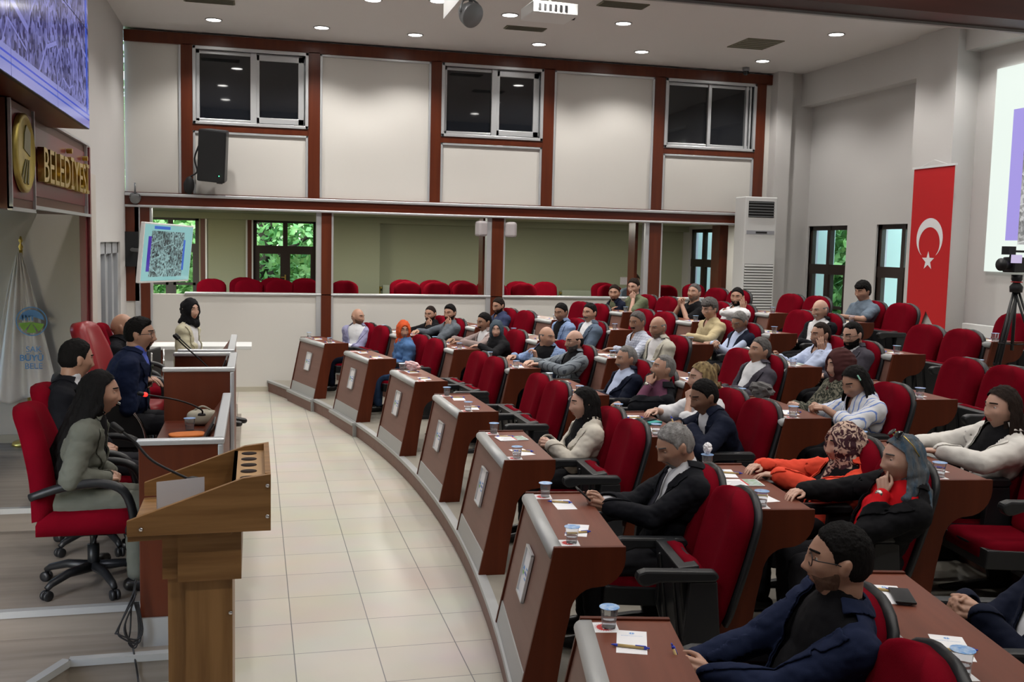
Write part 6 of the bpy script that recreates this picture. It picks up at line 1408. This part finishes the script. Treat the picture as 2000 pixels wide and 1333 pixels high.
# crumpled napkin in a cup, tissues
def crumple(name, label, s, m, cat='tissue'):
    V, F = ico(3); n_ = vnoise(V, 2.2, 3.) ; V = V * (1 + .45 * n_[:, None]) * np.array(s); V[:, 2] -= V[:, 2].min(); return tag(obj(name, quick_mesh(name, V, F, m, False)), label, cat)
o = crumple('napkin', 'crumpled paper napkin in the cup behind the silver-haired man', (.028, .024, .030), M_PAPER, 'napkin'); on_desk(o, 1, 5, .43, .10, .078)
o = crumple('napkin', 'crumpled tissue on the fourth-row desk beside the man touching his cheek', (.03, .03, .04), M_PAPER, 'napkin'); on_desk(o, 3, 3, .40, .10, .002)
o = crumple('napkin', 'crumpled white napkin on the fifth-row desk of the elderly man', (.035, .035, .03), M_PAPER, 'napkin'); on_desk(o, 4, 2, .25, .12, .004)
o = crumple('gift_pouch', 'white pouch with red dots standing on the third front-row desk', (.14, .05, .045), mat('dotted_pouch', (.62, .58, .58), .6, var=.01, vscale=45, col2=(.60, .25, .27)), 'pouch'); on_desk(o, 0, 2, .38, .20, .002, .3)
o = crumple('handbag', 'grey handbag with gold studs on the third-row desk next to the striped blouse', (.12, .07, .06), mat('grey_suede', (.09, .085, .085), .8), 'bag'); on_desk(o, 2, 4, .33, .22, .002, .2)
# phone in the hands of the silver-haired man, pens held
def hold(person, s, o, off, R):
    W_, Fr = HANDS[person.name]; m = np.eye(4); m[:3, :3] = Fr[s] @ R; m[:3, 3] = W_[s] + Fr[s] @ np.array(off); bpy.context.view_layer.update(); o.matrix_world = person.matrix_world @ Matrix(m.tolist())
bpy.context.view_layer.update()
pg = PERSON[0, 5, 'f']; W_, Fr = HANDS[pg.name]; c = (W_[-1] + W_[1]) / 2 + np.array([0, .10, .035]); o = make_phone('phone held in both hands by the silver-haired man'); o.matrix_world = pg.matrix_world @ frame_matrix(c, (1, 0, 0), nrm((0, .75, .66)), nrm((0, -.66, .75)))
pg = PERSON[3, 3, 'f']; W_, Fr = HANDS[pg.name]; c = W_[1] + np.array([-.03, .09, .03]); o = make_phone('phone in the hand of the man in the pale blue shirt'); o.matrix_world = pg.matrix_world @ frame_matrix(c, (1, 0, 0), nrm((0, .75, .66)), nrm((0, -.66, .75)))
for key, s, lab in (((0, 6, 'f'), 1, 'blue-tipped pen held by the man in the blue jacket'), ((1, 4, 'n'), 1, 'pen held by the black-haired man in navy')):
    pg = PERSON[key]; W_, Fr = HANDS[pg.name]; c = W_[s] + Fr[s] @ np.array([-.03 * s, .095, .0]); o = make_pen(); tag(o, lab, 'pen'); o.matrix_world = pg.matrix_world @ frame_matrix(c, nrm((-.25, -.35, -.9)), nrm((1, 0, -.28)), np.cross(nrm((-.25, -.35, -.9)), nrm((1, 0, -.28))))
# things on the lower platform desk
tz_ = .30 + .755
def put(o, x, y, z): o.location = (x, y, z); return o
o = cup_make(); tag(o, 'water cup at the near corner of the lower platform desk', 'cup', 'water cups'); put(o, -.43, 5.62, tz_)
o = cup_make(); tag(o, 'second water cup behind the nearest one on the lower platform desk', 'cup', 'water cups'); put(o, -.45, 5.80, tz_)
o = cup_make(); tag(o, 'water cup beside the orange pouch on the platform desk', 'cup', 'water cups'); put(o, -.40, 6.60, tz_)
r = empty('pouch', (-.40, 6.38, tz_), .2, 'orange folded pouch on the lower platform desk', 'pouch'); V, F = ico(4); V = np.sign(V) * np.abs(V) ** .6 * (.11, .07, .012); V[:, 2] += .012; obj('pouch_body', quick_mesh('pouch_body', V, F, mat('orange_cloth', (.60, .16, .02), .7)), r)
r = empty('paper_pad', (-.38, 6.10, tz_), .1, 'white note pad under a black phone on the platform desk', 'paper'); b = MB(); b.box((-.09, -.07, 0), (.09, .07, .006)); obj('pad_sheets', b.mesh('pad_sheets', M_PAPER), r)
o = make_phone('black phone on the white pad of the platform desk'); o.location = (-.40, 6.10, tz_ + .0065); o.rotation_euler = (0, 0, 1.3)
r = empty('handbag', (-.33, 6.78, tz_), 0, 'cream handbag at the far end of the lower platform desk', 'bag'); V, F = ico(4); V = np.sign(V) * np.abs(V) ** .7 * (.10, .06, .05); V[:, 2] += .05; obj('bag_body', quick_mesh('bag_body', V, F, mat('cream_leather', (.40, .37, .28), .5)), r); b = MB(); b.tube(bez([(-.06, 0, .09), (0, -.02, .125), (.06, 0, .09)], 12), .006, 8); obj('bag_handle', b.mesh('bag_handle', mat('cream_leather_handle', (.36, .33, .25), .5), True), r)
r = empty('tablet', (-.315, 5.95, tz_), 0, 'tablet leaning against the inner side of the platform desk', 'tablet'); b = MB(); b.prism([(0, 0), (.095, .17), (.088, .174), (-.008, .003)], -.12, .12, 'y'); obj('tablet_body', b.mesh('tablet_body', M_BLACKP), r)
r = empty('laptop', (-.50, 7.66, .45 + .755), 0, 'dark laptop with its lid open on the raised platform desk', 'laptop'); b = MB(); b.box((.0, .0, 0), (.24, .30, .015)); obj('laptop_base', b.mesh('laptop_base', M_BLACKP), r); b = MB(); b.prism([(.24, .01), (.30, .17), (.29, .175), (.23, .015)], 0, .30, 'y'); obj('laptop_lid', b.mesh('laptop_lid', M_BLACKP), r)
# cables hanging at the corner of the platform
cb_ = mat('cable_rubber', (.012, .012, .014), .5)
r = empty('cable_bundle', (-.60, 5.33, .15), 0, 'black cables looped and hanging beside the end of the platform desk', 'cable')
for q in range(5):
    w_ = .05 + .025 * q; b = MB(); jx = .01 * math.sin(q * 2.4); pts = bez([(.01, -.005, .36 - .02 * q), (-.01 + jx, -.015 - .006 * q, .24), (-w_ * (.35 + .2 * (q % 3)), -.025, .10 + .03 * (q % 2)), (-w_ * (.5 - .2 * (q % 2)), -.03 - .004 * q, .03 + .015 * q), (.01 - jx, -.03, .008 + .01 * q), (.012 + .2 * w_, -.02, .10), (.012 + jx, -.010, .24)], 34); b.tube([(x, y, z + .012) for x, y, z in pts], .0045, 6); obj('cable_loop', b.mesh('cable_loop', cb_, True), r)
o = tube_obj('cable', bez([(-.60, 5.26, .18), (-.585, 5.225, .12), (-.57, 5.20, .02), (-.54, 4.9, .008), (-.46, 4.3, .008), (-.40, 3.9, .008)], 30), .005, cb_); tag(o, 'black cable running from the platform edge to the lectern', 'cable')

# ------------------------------------------------------------------ hall equipment
r = empty('standing_air_conditioner', (7.62, 14.86, tier_z(5)), 0, 'tall white floor-standing air conditioner in the corner', 'air conditioner'); AW, AD = .57, .36; AH = at_y(1465, 384, 14.86)[2] - tier_z(5)
b = MB(); b.box((0, 0, 0), (AW, AD, AH)); obj('casing', b.mesh('casing', M_WHITE), r, .015)
b = MB(); b.box((.06, -.004, AH - .33), (AW - .06, .002, AH - .07)); obj('outlet_recess', b.mesh('outlet_recess', M_BLACK), r)
for q in range(6): b = MB(); b.box((.06, -.016, AH - .32 + q * .045), (AW - .06, -.004, AH - .308 + q * .045)); obj('outlet_louvre', b.mesh('outlet_louvre', mat('grey_louvre', (.20, .21, .22), .4)), r)
b = MB(); b.box((.04, -.006, AH - .60), (AW - .04, .001, AH - .54)); obj('control_strip', b.mesh('control_strip', mat('silver_strip', (.35, .36, .40), .4)), r); b = MB(); b.box((.20, -.009, AH - .585), (.40, -.006, AH - .555)); obj('control_display', b.mesh('control_display', M_BLACK), r)
for q in range(26):
    zz = AH - 1.12 - q * .045
    if zz > .08: b = MB(); b.prism([(-.014, zz), (.002, zz + .012), (.002, zz + .030), (-.014, zz + .022)], .03, AW - .03, 'x'); obj('intake_slat', b.mesh('intake_slat', M_WHITE), r)
b = MB(); b.box((.03, -.002, .08), (AW - .03, .0, AH - 1.08)); obj('intake_recess', b.mesh('intake_recess', mat('grey_recess', (.12, .12, .11), .7)), r)

# loudspeaker on the far wall
p0 = at_y(388, 252, YB - .30); p1 = at_y(451, 356, YB - .30); r = empty('wall_loudspeaker', tuple((p0 + p1) / 2), math.radians(-16), 'black loudspeaker hung under the first upper window', 'loudspeaker'); w_ = (p1[0] - p0[0]) / 2 * .92; h_ = (p0[2] - p1[2]) / 2
b = MB(); R_ = eul(0, 0, 5); b.prism([(-w_, -.16), (w_, -.16), (w_ * .7, .16), (-w_ * .7, .16)], -h_, h_, 'z'); V = np.concatenate(b.v) @ (RX(math.radians(8)) @ R_).T; bb = MB(); bb.add(V, b.f); obj('cabinet', bb.mesh('cabinet', M_BLACKP), r, .02)
b = MB(); b.box((-.02, .13, -h_ - .02), (.02, .28, -h_ + .08)); obj('wall_bracket', b.mesh('wall_bracket', M_BLACK), r); b = MB(); b.ell((w_ * .55, -.165, -h_ * .82), (.008, .006, .008)); obj('status_light', b.mesh('status_light', mat('green_led', (.1, .8, .4), .4, emit=(.1, 1, .5), estr=2)), r)
pts = [at_y(388, 285, YB - .08), at_y(380, 310, YB - .05), at_y(385, 335, YB - .05), at_y(372, 345, YB - .05), at_y(360, 358, YB - .05), at_y(363, 376, YB - .05)]; o = tube_obj('speaker_cable', bez(pts, 24), .012, cb_); tag(o, 'black cable curling from the wall loudspeaker to the ledge', 'cable')
q = at_y(370, 362, YB - .09); b = MB(); b.ell((0, 0, 0), (.07, .05, .13)); o = obj('subwoofer_box', b.mesh('subwoofer_box', M_BLACK, True)); o.location = q; tag(o, 'small black device on the ledge below the wall loudspeaker', 'device')
# two white satellite speakers on the post of the opening
for n_, (u, v, s) in enumerate(((940, 447, -1), (998, 449, 1))):
    q = at_y(u, v, YB - .04); r = empty('satellite_speaker', tuple(q), s * -.5, 'small white speaker %s of the post in the gallery opening' % ('left' if s < 0 else 'right'), 'loudspeaker', 'pair of small white speakers'); b = MB(); b.box((-.085, -.07, -.12), (.085, .07, .12)); o = obj('cabinet', b.mesh('cabinet', mat('pale_grey_plastic', (.42, .39, .40), .5)), r, .035); b = MB(); b.box((-.02, .05, -.03), (.02, .12, .03)); obj('wall_bracket', b.mesh('wall_bracket', M_BLACKP), r)

# ceiling: downlights, vents, camera, projector, floodlights, hanging board
fb = MB(); fb.lathe([(.115, .0), (.115, -.008), (.098, -.012), (.096, .0)], 28); FIT = fb.mesh('light_ring', mat('downlight_rim', (.35, .35, .36), .4), True)
db = MB(); db.lathe([(.096, -.006), (.096, -.004)], 28); DIF = db.mesh('light_diffuser', M_LED)
ROWS_ = [6, 6] + [6] * 5; RN_ = ['nearest the far wall', 'second from the far wall', 'third from the far wall', 'fourth from the far wall', 'fifth from the far wall', 'sixth from the far wall', 'nearest the camera']
lst = [(ri, ci) for ri, c_n in enumerate(ROWS_) for ci in range(c_n)]
for (ri, ci), (x, y) in zip(lst, DOWN):
    r = empty('downlight', (x, y, CEIL), 0, 'round ceiling downlight, %s from left in the row %s' % (ORD[ci], RN_[ri]), 'ceiling light', 'round ceiling downlights')
    obj('light_ring', FIT, r); obj('light_diffuser', DIF, r)
def vent(cs, label):
    z_ = CEIL; P_ = [at_z(u, v, z_) for u, v in cs]; c = sum(P_) / 4; r = empty('ceiling_vent', (c[0], c[1], z_), 0, label, 'vent', 'ceiling vents'); return r, c
for (x, y, w_, h_, lab) in [(-.55, 13.45, .62, .22, 'rectangular ceiling vent at the left above the first upper window'), (3.57, 13.6, .56, .2, 'slim ceiling vent near the hanging floodlight'), (4.35, 11.9, .60, .25, 'ceiling vent beside the projector'), (6.93, 13.43, .56, .66, 'square ceiling vent near the right wall')]:
    r = empty('ceiling_vent', (x, y, CEIL), 0, lab, 'vent', 'ceiling vents'); b = MB(); b.box((-w_ / 2, -h_ / 2, -.012), (w_ / 2, h_ / 2, 0)); obj('vent_frame', b.mesh('vent_frame', mat('vent_olive', (.17, .16, .11), .6)), r)
    for q in range(6): b = MB(); yy_ = -h_ / 2 + h_ * (q + .5) / 6; b.box((-w_ / 2 + .02, yy_ - .006, -.018), (w_ / 2 - .02, yy_ + .006, -.012)); obj('vent_slat', b.mesh('vent_slat', mat('vent_slat_grey', (.13, .125, .09), .6)), r)
r = empty('security_camera', (7.68, 15.17, CEIL), 0, 'small dome security camera at the far right of the ceiling', 'camera'); b = MB(); b.lathe([(.055, 0), (.055, -.05), (.05, -.06)], 20); obj('camera_base', b.mesh('camera_base', mat('grey_base', (.25, .26, .28), .4), True), r); b = MB(); b.ell((0, 0, -.075), (.048, .048, .05)); obj('camera_dome', b.mesh('camera_dome', M_BLACKP, True), r)
# projector with ceiling bracket
zp = 4.78; A_ = at_z(1045, 25, zp); B_ = at_z(1112, 28, zp); r = empty('projector', (A_[0] + .22, A_[1] + .2, zp), .05, 'white projector hanging from the ceiling', 'projector'); b = MB(); b.box((-.26, -.22, 0), (.26, .24, .13)); obj('projector_body', b.mesh('projector_body', M_WHITE), r, .012); b = MB(); b.lathe([(.05, 0), (.05, .05), (.04, .05)], 18, (.26, .05, .065), 0, [[0, 0, 1], [1, 0, 0], [0, 1, 0]]); obj('lens', b.mesh('lens', M_BLACKP, True), r); b = MB(); b.tube([(0, 0, .13), (0, 0, CEIL - zp)], .02, 10); obj('ceiling_mount', b.mesh('ceiling_mount', M_WHITE, True), r); b = MB(); [b.box((-.2 + q * .06, -.2235, .03), (-.17 + q * .06, -.22, .10)) for q in range(6)]; obj('air_grille', b.mesh('air_grille', M_BLACK), r)
def flood(p, rz, label, s=1.):
    r = empty('floodlight', tuple(p), rz, label, 'spotlight'); b = MB(); R_ = RX(math.radians(118)); b.lathe([(.045 * s, -.10 * s), (.085 * s, -.03 * s), (.095 * s, .03 * s), (.088 * s, .036 * s)], 24, 0 * np.zeros(3), 0, R_); obj('lamp_housing', b.mesh('lamp_housing', mat('grey_housing', (.22, .23, .24), .4, metal=.5), True), r)
    b = MB(); b.lathe([(.082 * s, .030 * s), (.082 * s, .034 * s)], 24, 0 * np.zeros(3), 0, R_); obj('lamp_glass', b.mesh('lamp_glass', mat('lamp_glass_off', (.55, .60, .68), .1), True), r)
    b = MB(); b.tube([(0, 0, .09 * s), (0, 0, .30 * s)], .016 * s, 8); b.tube(bez([(-.1 * s, 0, .0), (-.08 * s, 0, .08 * s), (0, 0, .11 * s), (.08 * s, 0, .08 * s), (.1 * s, 0, 0)], 12), .008 * s, 8); obj('lamp_bracket', b.mesh('lamp_bracket', mat('grey_housing', (0, 0, 0)), True), r)
q = at_y(919, 28, 9.5); flood(q, .5, 'grey round floodlight hanging near the projector', 1.25); b = MB(); b.tube([q + (0, 0, .35), (q[0], q[1], CEIL)], .015, 8); o = obj('hanging_rod', b.mesh('hanging_rod', M_STEEL, True)); tag(o, 'thin metal rod carrying the grey floodlight from the ceiling', 'rod')
flood(at_y(264, 388, YB - .12), 0.2, 'small spotlight fixed at the left end of the ledge', .75)
q = at_y(866, 37, 9.0); b = MB(); b.box((q[0], 7.2, q[2]), (q[0] + .02, 9.0, q[2] + .9)); o = obj('hanging_board', b.mesh('hanging_board', M_WHITE)); tag(o, 'white board hanging from the ceiling, only its lower corner in view', 'board')

# right side: flag banner, projection screen, radiators, camera on tripod
XFL = 8.68; ya = at_x(1785, 355, XFL)[1]; yb = at_x(1864, 346, XFL)[1]; zt = at_x(1824, 350, XFL)[2]; zt = 3.43
def fz(u, v): return at_x(u, v, XFL)[2]
r = empty('turkish_flag', (XFL, 0, 0), 0, 'long red flag with white crescent and star hanging on the right pier', 'flag')
y0_, y1_ = min(ya, yb), max(ya, yb); zb2 = 1.0
apex = at_x(1808, 608, XFL); rl = at_x(1822, 640, XFL); ll = at_x(1772, 735, XFL)
b = MB(); poly = [(y0_, zb2), (y0_, zt), (y1_, zt), (y1_, ll[2]), (apex[1], apex[2]), (min(apex[1] - .12, rl[1]), 1.35), (apex[1] - .30, zb2)]; b.prism(poly, -.004, .004, 'x'); obj('flag_cloth', b.mesh('flag_cloth', mat('flag_red', (.52, .008, .012), .7)), r)
b = MB(); b.box((-.015, y0_ - .03, zt), (.015, y1_ + .03, zt + .03)); b.tube([(0, y0_ + .15, zt + .03), (0, (y0_ + y1_) / 2, zt + .10), (0, y1_ - .15, zt + .03)], .004, 6); obj('hanging_rail', b.mesh('hanging_rail', M_WHITE), r)
c1 = at_x(1816, 466, XFL); Ro = abs(at_x(1791, 466, XFL)[1] - at_x(1842, 466, XFL)[1]) / 2; cz = c1[2]; cy = (at_x(1791, 466, XFL)[1] + at_x(1842, 466, XFL)[1]) / 2; Ri = Ro * .80; ci = cz - Ro * .25
a1 = np.linspace(math.radians(-58), math.radians(238), 40); ou = [(cy + Ro * math.cos(a), cz + Ro * math.sin(a)) for a in a1]
inn = []
for a in a1:
    th_ = math.radians(-40) + (a - a1[0]) / (a1[-1] - a1[0]) * math.radians(260); inn.append((cy + Ri * math.cos(th_), ci + Ri * math.sin(th_)))
inn[0] = ou[0]; inn[-1] = ou[-1]
b = MB(); V = [(-.0065, p[0], p[1]) for p in ou] + [(-.0065, p[0], p[1]) for p in inn]; n_ = len(ou); b.add(V, [(i, i + 1, n_ + i + 1, n_ + i) for i in range(n_ - 1)])
sc_ = at_x(1813, 510, XFL); Rs = abs(at_x(1801, 505, XFL)[1] - at_x(1825, 505, XFL)[1]) / 2 * 1.03
st = [(sc_[1] + (Rs if q % 2 == 0 else Rs * .40) * math.sin(q * math.pi / 5), sc_[2] + (Rs if q % 2 == 0 else Rs * .40) * math.cos(q * math.pi / 5)) for q in range(10)]
b.add([(-.0065, p[0], p[1]) for p in st] + [(-.0065, sc_[1], sc_[2])], [(i, (i + 1) % 10, 10) for i in range(10)]); obj('crescent_and_star', b.mesh('crescent_and_star', M_PAPER), r)
XSc = XR - .03; s0 = at_x(1950, 135, XSc); s1 = at_x(1922, 530, XSc); ye = (s0[1] + s1[1]) / 2
r = empty('projection_screen', (XSc, 0, 0), 0, 'bright projection screen with a violet block at the right edge', 'screen'); b = MB(); b.box((-.01, ye - 3.6, s1[2]), (.02, ye, s0[2])); obj('screen_sheet', b.mesh('screen_sheet', emis('projected_white', (.72, .80, .74), 1.15, .8)), r)
v0 = at_x(1980, 300, XSc)[1]; v1 = at_x(1962, 470, XSc)[1]; vv = (v0 + at_x(1961, 470, XSc)[1]) / 2; zz0 = at_x(1962, 470, XSc)[2]; zz1 = at_x(1982, 214, XSc)[2]; yg = at_x(1994, 400, XSc)[1]
b = MB(); b.box((-.0125, yg, zz0), (-.0105, vv, zz1)); obj('projected_block', b.mesh('projected_block', emis('projected_violet', (.36, .30, .75), 1., .8)), r); b = MB(); b.box((-.0125, ye - 3.4, zz0 - .05), (-.0105, yg, zz1)); obj('projected_map', b.mesh('projected_map', aerial('projected_aerial', .9, (.60, .60, .60), (.20, .20, .20))), r)
def radiator(loc, rz, L_, H_, label, m=M_WHITE):
    r = empty('radiator', loc, rz, label, 'radiator', 'radiators'); b = MB(); b.box((0, 0, .08), (L_, .07, H_)); obj('radiator_panel', b.mesh('radiator_panel', m), r, .01); b = MB(); [b.box((.02 + q * .04, -.006, .10), (.035 + q * .04, .0, H_ - .03)) for q in range(int(L_ / .04) - 1)]; obj('radiator_fins', b.mesh('radiator_fins', m), r); b = MB(); b.tube([(-.05, .03, H_ - .06), (0, .03, H_ - .06)], .02, 8); b.tube([(-.05, .03, 0), (-.05, .03, H_ - .03)], .012, 8); obj('radiator_valve', b.mesh('radiator_valve', M_GOLD, True), r)
q = at_x(1945, 660, XR - .10); radiator((XR - .10, q[1] - .55, tier_z(5) + .05), math.pi / 2, 1.1, at_x(1940, 637, XR - .1)[2] - tier_z(5) - .05, 'white radiator under the projection screen')
radiator((2.50, GY - .12, GZ + .0), 0, .8, .78, 'pale radiator in the gallery left of the red chairs', mat('pale_green_enamel', (.45, .50, .40), .4)); radiator((6.3, GY - .12, GZ), 0, 1.6, .72, 'long pale radiator at the gallery wall', mat('pale_green_enamel', (0, 0, 0)))
# tripod and video camera, standing behind the fifth row
hc = at_z(1985, 1, 0); tpos = None
Yt = 7.3; hd = at_y(1985, 560, Yt); lf = at_y(1917, 715, Yt - .25); r = empty('tripod', (hd[0], hd[1], 0), 0, 'black tripod carrying the video camera at the right edge', 'tripod'); zf_ = tier_z(5) if True else 0
kf = [k for k in range(6) if np.linalg.norm(hd[:2] - C0) > row_r(k) - .14][-1]; zf_ = tier_z(kf)
for q in range(3):
    a = math.radians(200 + 120 * q); f_ = np.array([.42 * math.cos(a), .42 * math.sin(a)]); g_ = hd[:2] + f_; kk = [k for k in range(6) if np.linalg.norm(g_ - C0) > row_r(k) - .14]; zg = tier_z(kk[-1]) if kk else 0
    lg = MB(); 
    for t in (-.018, .018): lg.tube([(t, 0, hd[2] - .02), (f_[0] * .55 + t, f_[1] * .55, hd[2] + (zg - hd[2]) * .55)], .010, 8)
    lg.tube([(f_[0] * .52, f_[1] * .52, hd[2] + (zg - hd[2]) * .52), (f_[0], f_[1], zg + .01)], .011, 8); lg.ell((f_[0] * .55, f_[1] * .55, hd[2] + (zg - hd[2]) * .55), (.03, .02, .025)); lg.ell((f_[0], f_[1], zg + .012), (.022, .022, .012)); obj('leg', lg.mesh('leg', M_BLACKP, True), r)
b = MB(); b.lathe([(.05, hd[2] - .05), (.055, hd[2]), (.03, hd[2] + .03), (.045, hd[2] + .06), (.045, hd[2] + .10)], 16); b.tube([(0, 0, hd[2] - .05), (0, 0, hd[2] - .55)], .014, 8); [b.tube([(0, 0, hd[2] - .5), (.22 * math.cos(math.radians(200 + 120 * q)), .22 * math.sin(math.radians(200 + 120 * q)), hd[2] - .48)], .006, 6) for q in range(3)]; obj('tripod_head', b.mesh('tripod_head', M_BLACKP, True), r); b = MB(); b.lathe([(.047, hd[2] + .035), (.047, hd[2] + .042)], 16); obj('head_ring', b.mesh('head_ring', M_REDP, True), r)
r = empty('video_camera', (hd[0], hd[1], hd[2] + .10), .2, 'black video camera mounted on the tripod', 'camera'); b = MB(); b.box((-.12, -.06, .02), (.16, .06, .15)); obj('camera_body', b.mesh('camera_body', M_BLACKP), r, .012); b = MB(); b.lathe([(.04, 0), (.045, .06), (.055, .09)], 18, (-.12, 0, .085), 0, [[0, 0, -1], [1, 0, 0], [0, -1, 0]]); obj('lens_barrel', b.mesh('lens_barrel', M_BLACKP, True), r); b = MB(); b.tube([(-.10, 0, .15), (-.09, 0, .20), (.08, 0, .20), (.12, 0, .15)], .010, 8); b.box((-.15, -.02, .17), (-.06, .05, .24)); obj('carry_handle', b.mesh('carry_handle', M_BLACKP), r); b = MB(); b.box((-.17, -.075, .10), (-.05, -.062, .17)); obj('flip_screen', b.mesh('flip_screen', emis('camera_screen', (.7, .6, .9), .8)), r)

# gallery chairs in two rows (their backs toward us are the fronts: they face the hall)
def gchair():
    r = empty('gallery_chair'); V, F = cushion(w_back, z1=.56, thick=.08, bolster=.012, n_u=15, n_v=15); V = np.array(V) @ RX(math.radians(8)).T + (0, -.2, .40); b = MB(); b.add(V, F); obj('backrest', b.mesh('backrest', M_RED, True), r)
    V, F = cushion(lambda v: .23, z1=.44, thick=.09, n_u=11, n_v=9); V = np.array(V); V = np.stack([V[:, 0], V[:, 2] - .2, V[:, 1] + .36], 1); b = MB(); b.add(V, [f[::-1] for f in F]); obj('seat', b.mesh('seat', M_RED, True), r)
    b = MB(); [b.tube([(x, y, 0), (x, y, .38)], .014, 8) for x in (-.2, .2) for y in (-.16, .18)]; obj('chair_frame', b.mesh('chair_frame', M_BLACKP, True), r); return r
G0 = gchair()
gal = []
for (Y, xs) in ((17.4, [(412, 1), (487, 2), (548, 3), (600, 4), (675, 5), (800, 6), (858, 7), (914, 8), (972, 9), (1030, 10), (1200, 11), (1310, 12)]), (18.3, [(475, 1), (535, 2), (596, 3), (790, 4), (848, 5), (905, 6), (960, 7), (1018, 8), (1071, 9), (1186, 10), (1365, 11)])):
    for (u, n_) in xs:
        q = at_y(u, 555, Y); c = copy_tree(G0); c.location = (q[0], Y, GZ); c.rotation_euler = (0, 0, math.pi); gal.append(c)
        tag(c, 'dark red chair in the %s row of the gallery, number %d from its left end' % ('front' if Y < 18 else 'rear', n_) if False else 'dark red gallery chair, %s from the left in its %s row' % ((ORD + ['eighth', 'ninth', 'tenth', 'eleventh', 'twelfth'])[n_ - 1], 'front' if Y < 18 else 'rear'), 'chair', 'red chairs in the gallery')
for ch in list(G0.children): bpy.data.objects.remove(ch)
bpy.data.objects.remove(G0)
gq = at_y(1240, 549, 16.7)
put_stage((gq[0], 16.72, gq[2] - 1.05), math.pi, gq, dict(label='dark-haired person holding up a sheet in the gallery behind the man in olive', hyaw=0, hpitch=10, hair='short', hcol='brown', top='shirt', tcol=C_['teal'], arms=('raised', 'lap'), desk=False))
c_ = at_y(1222, 553, 16.35); b = MB(); b.box((-.10, -.003, -.03), (.10, .003, .10)); o = obj('paper_sheet', b.mesh('paper_sheet', M_PAPER)); o.location = c_; tag(o, 'white sheet held up by the person in the gallery', 'paper')
q = at_y(345, 413, 16.4); r = empty('downlight', (q[0], 16.4, 2.78), 0, 'round downlight in the low ceiling of the gallery', 'ceiling light'); obj('light_ring', FIT, r); obj('light_diffuser', DIF, r)
for (x, y, e_) in ((q[0], 16.4, 30), (2.5, 17.6, 55), (5.2, 17.6, 55), (8.0, 17.8, 25)):  # first lamp sits at the downlight; the other three are added to brighten the gallery
    ld = bpy.data.lights.new('gallery_lamp_and_fill', 'AREA'); ld.energy = e_; ld.size = .3; ld.color = (1, .96, .84); lo = bpy.data.objects.new('gallery_lamp_and_fill', ld); COL.objects.link(lo); lo.location = (x, y, 2.76)

# trees outside the windows
def tree(loc, h, rad, label, seed):
    rg = random.Random(seed); r = empty('tree', loc, 0, label, 'tree', 'trees outside the windows'); b = MB(); b.tube([(0, 0, 0), (.1, .05, h * .35), (-.1, .1, h * .6), (.05, 0, h * .85)], [.22, .18, .12, .05], 10)
    for q in range(6): a = rg.uniform(0, 6.28); z_ = h * rg.uniform(.3, .6); b.tube([(0, 0, z_), (rad * .7 * math.cos(a), rad * .7 * math.sin(a), z_ + rad * .4)], [.07, .03], 8)
    obj('trunk', b.mesh('trunk', M_TRUNK, True), r)
    V = []; F = []; n_ = 0; N = 9000
    R3 = np.random.RandomState(seed); P = R3.normal(size=(N, 3)); P /= np.linalg.norm(P, axis=1)[:, None]; P *= (R3.uniform(.35, 1, N) ** .5)[:, None] * np.array([rad, rad, h * .48]); P[:, 2] += h * .52
    P += np.sin(P * 2.1 + seed)[:, [1, 2, 0]] * .25
    A = R3.normal(size=(N, 3)); A /= np.linalg.norm(A, axis=1)[:, None]; B_ = np.cross(A, R3.normal(size=(N, 3))); B_ /= np.linalg.norm(B_, axis=1)[:, None]; s = R3.uniform(.07, .13, N)[:, None]
    Q = np.stack([P - A * s, P - B_ * s * .55, P + A * s, P + B_ * s * .55], 1).reshape(-1, 3); me = quick_mesh('foliage', Q, [(4 * i, 4 * i + 1, 4 * i + 2, 4 * i + 3) for i in range(N)], M_LEAF, False); obj('foliage', me, r)
tr = [(-3.5, 25.5, 6.5, 2.6), (.2, 24.2, 6.5, 2.3), (3.4, 26, 7, 2.6), (13.0, 12.5, 6.5, 2.4), (12.8, 15.4, 6, 2.3), (13.2, 18.6, 6.8, 2.6), (13.0, 22.0, 6.5, 2.4), (16.6, 14.2, 8, 3.2), (17, 19.5, 8, 3.2), (-1.4, 28.5, 8, 3.4), (14.6, 25.5, 7, 3.), (-5, 33, 11, 5), (4, 34, 11, 5.5), (23, 17, 11, 5.5), (24, 26, 12, 6), (21, 33, 12, 6), (12.3, 17.0, 6, 2.2), (15.6, 21.6, 7, 2.8), (13.2, 20.3, 5.5, 2.2), (18.5, 24.5, 9, 4)]
TW = ['left of the gallery windows', 'behind the second gallery window', 'behind the middle of the gallery wall', 'outside the window beside the flag', 'outside the corner window', 'beyond the corner window', 'outside the gallery side window', 'farther off beyond the flag window', 'farther off beyond the corner', 'tall one behind the gallery trees', 'beyond the gallery side window', 'in the far background at left', 'in the far background behind the gallery', 'in the far background beyond the right windows', 'in the far background beyond the side window', 'farthest in the background at right', 'close to the right windows', 'behind the one close to the right windows', 'between the corner window and the gallery side', 'taller one beyond the corner window']
for n_, (x, y, h, ra) in enumerate(tr): tree((x, y, -1.0), h, ra, 'leafy green tree ' + TW[n_], n_ + 3)
b = MB(); b.box((-300, -100, -1.2), (600, 700, -1.0)); o = struct('ground_outside', b, mat('lawn', (.06, .14, .03), .9))
b = MB(); 
for a in WY: b.box((XR + .2, a[1], .8), (XR + .52, a[1] + .12, 3.0))
struct('wall_outer_pier', b, mat('outer_plaster', (.62, .78, .68), .8))
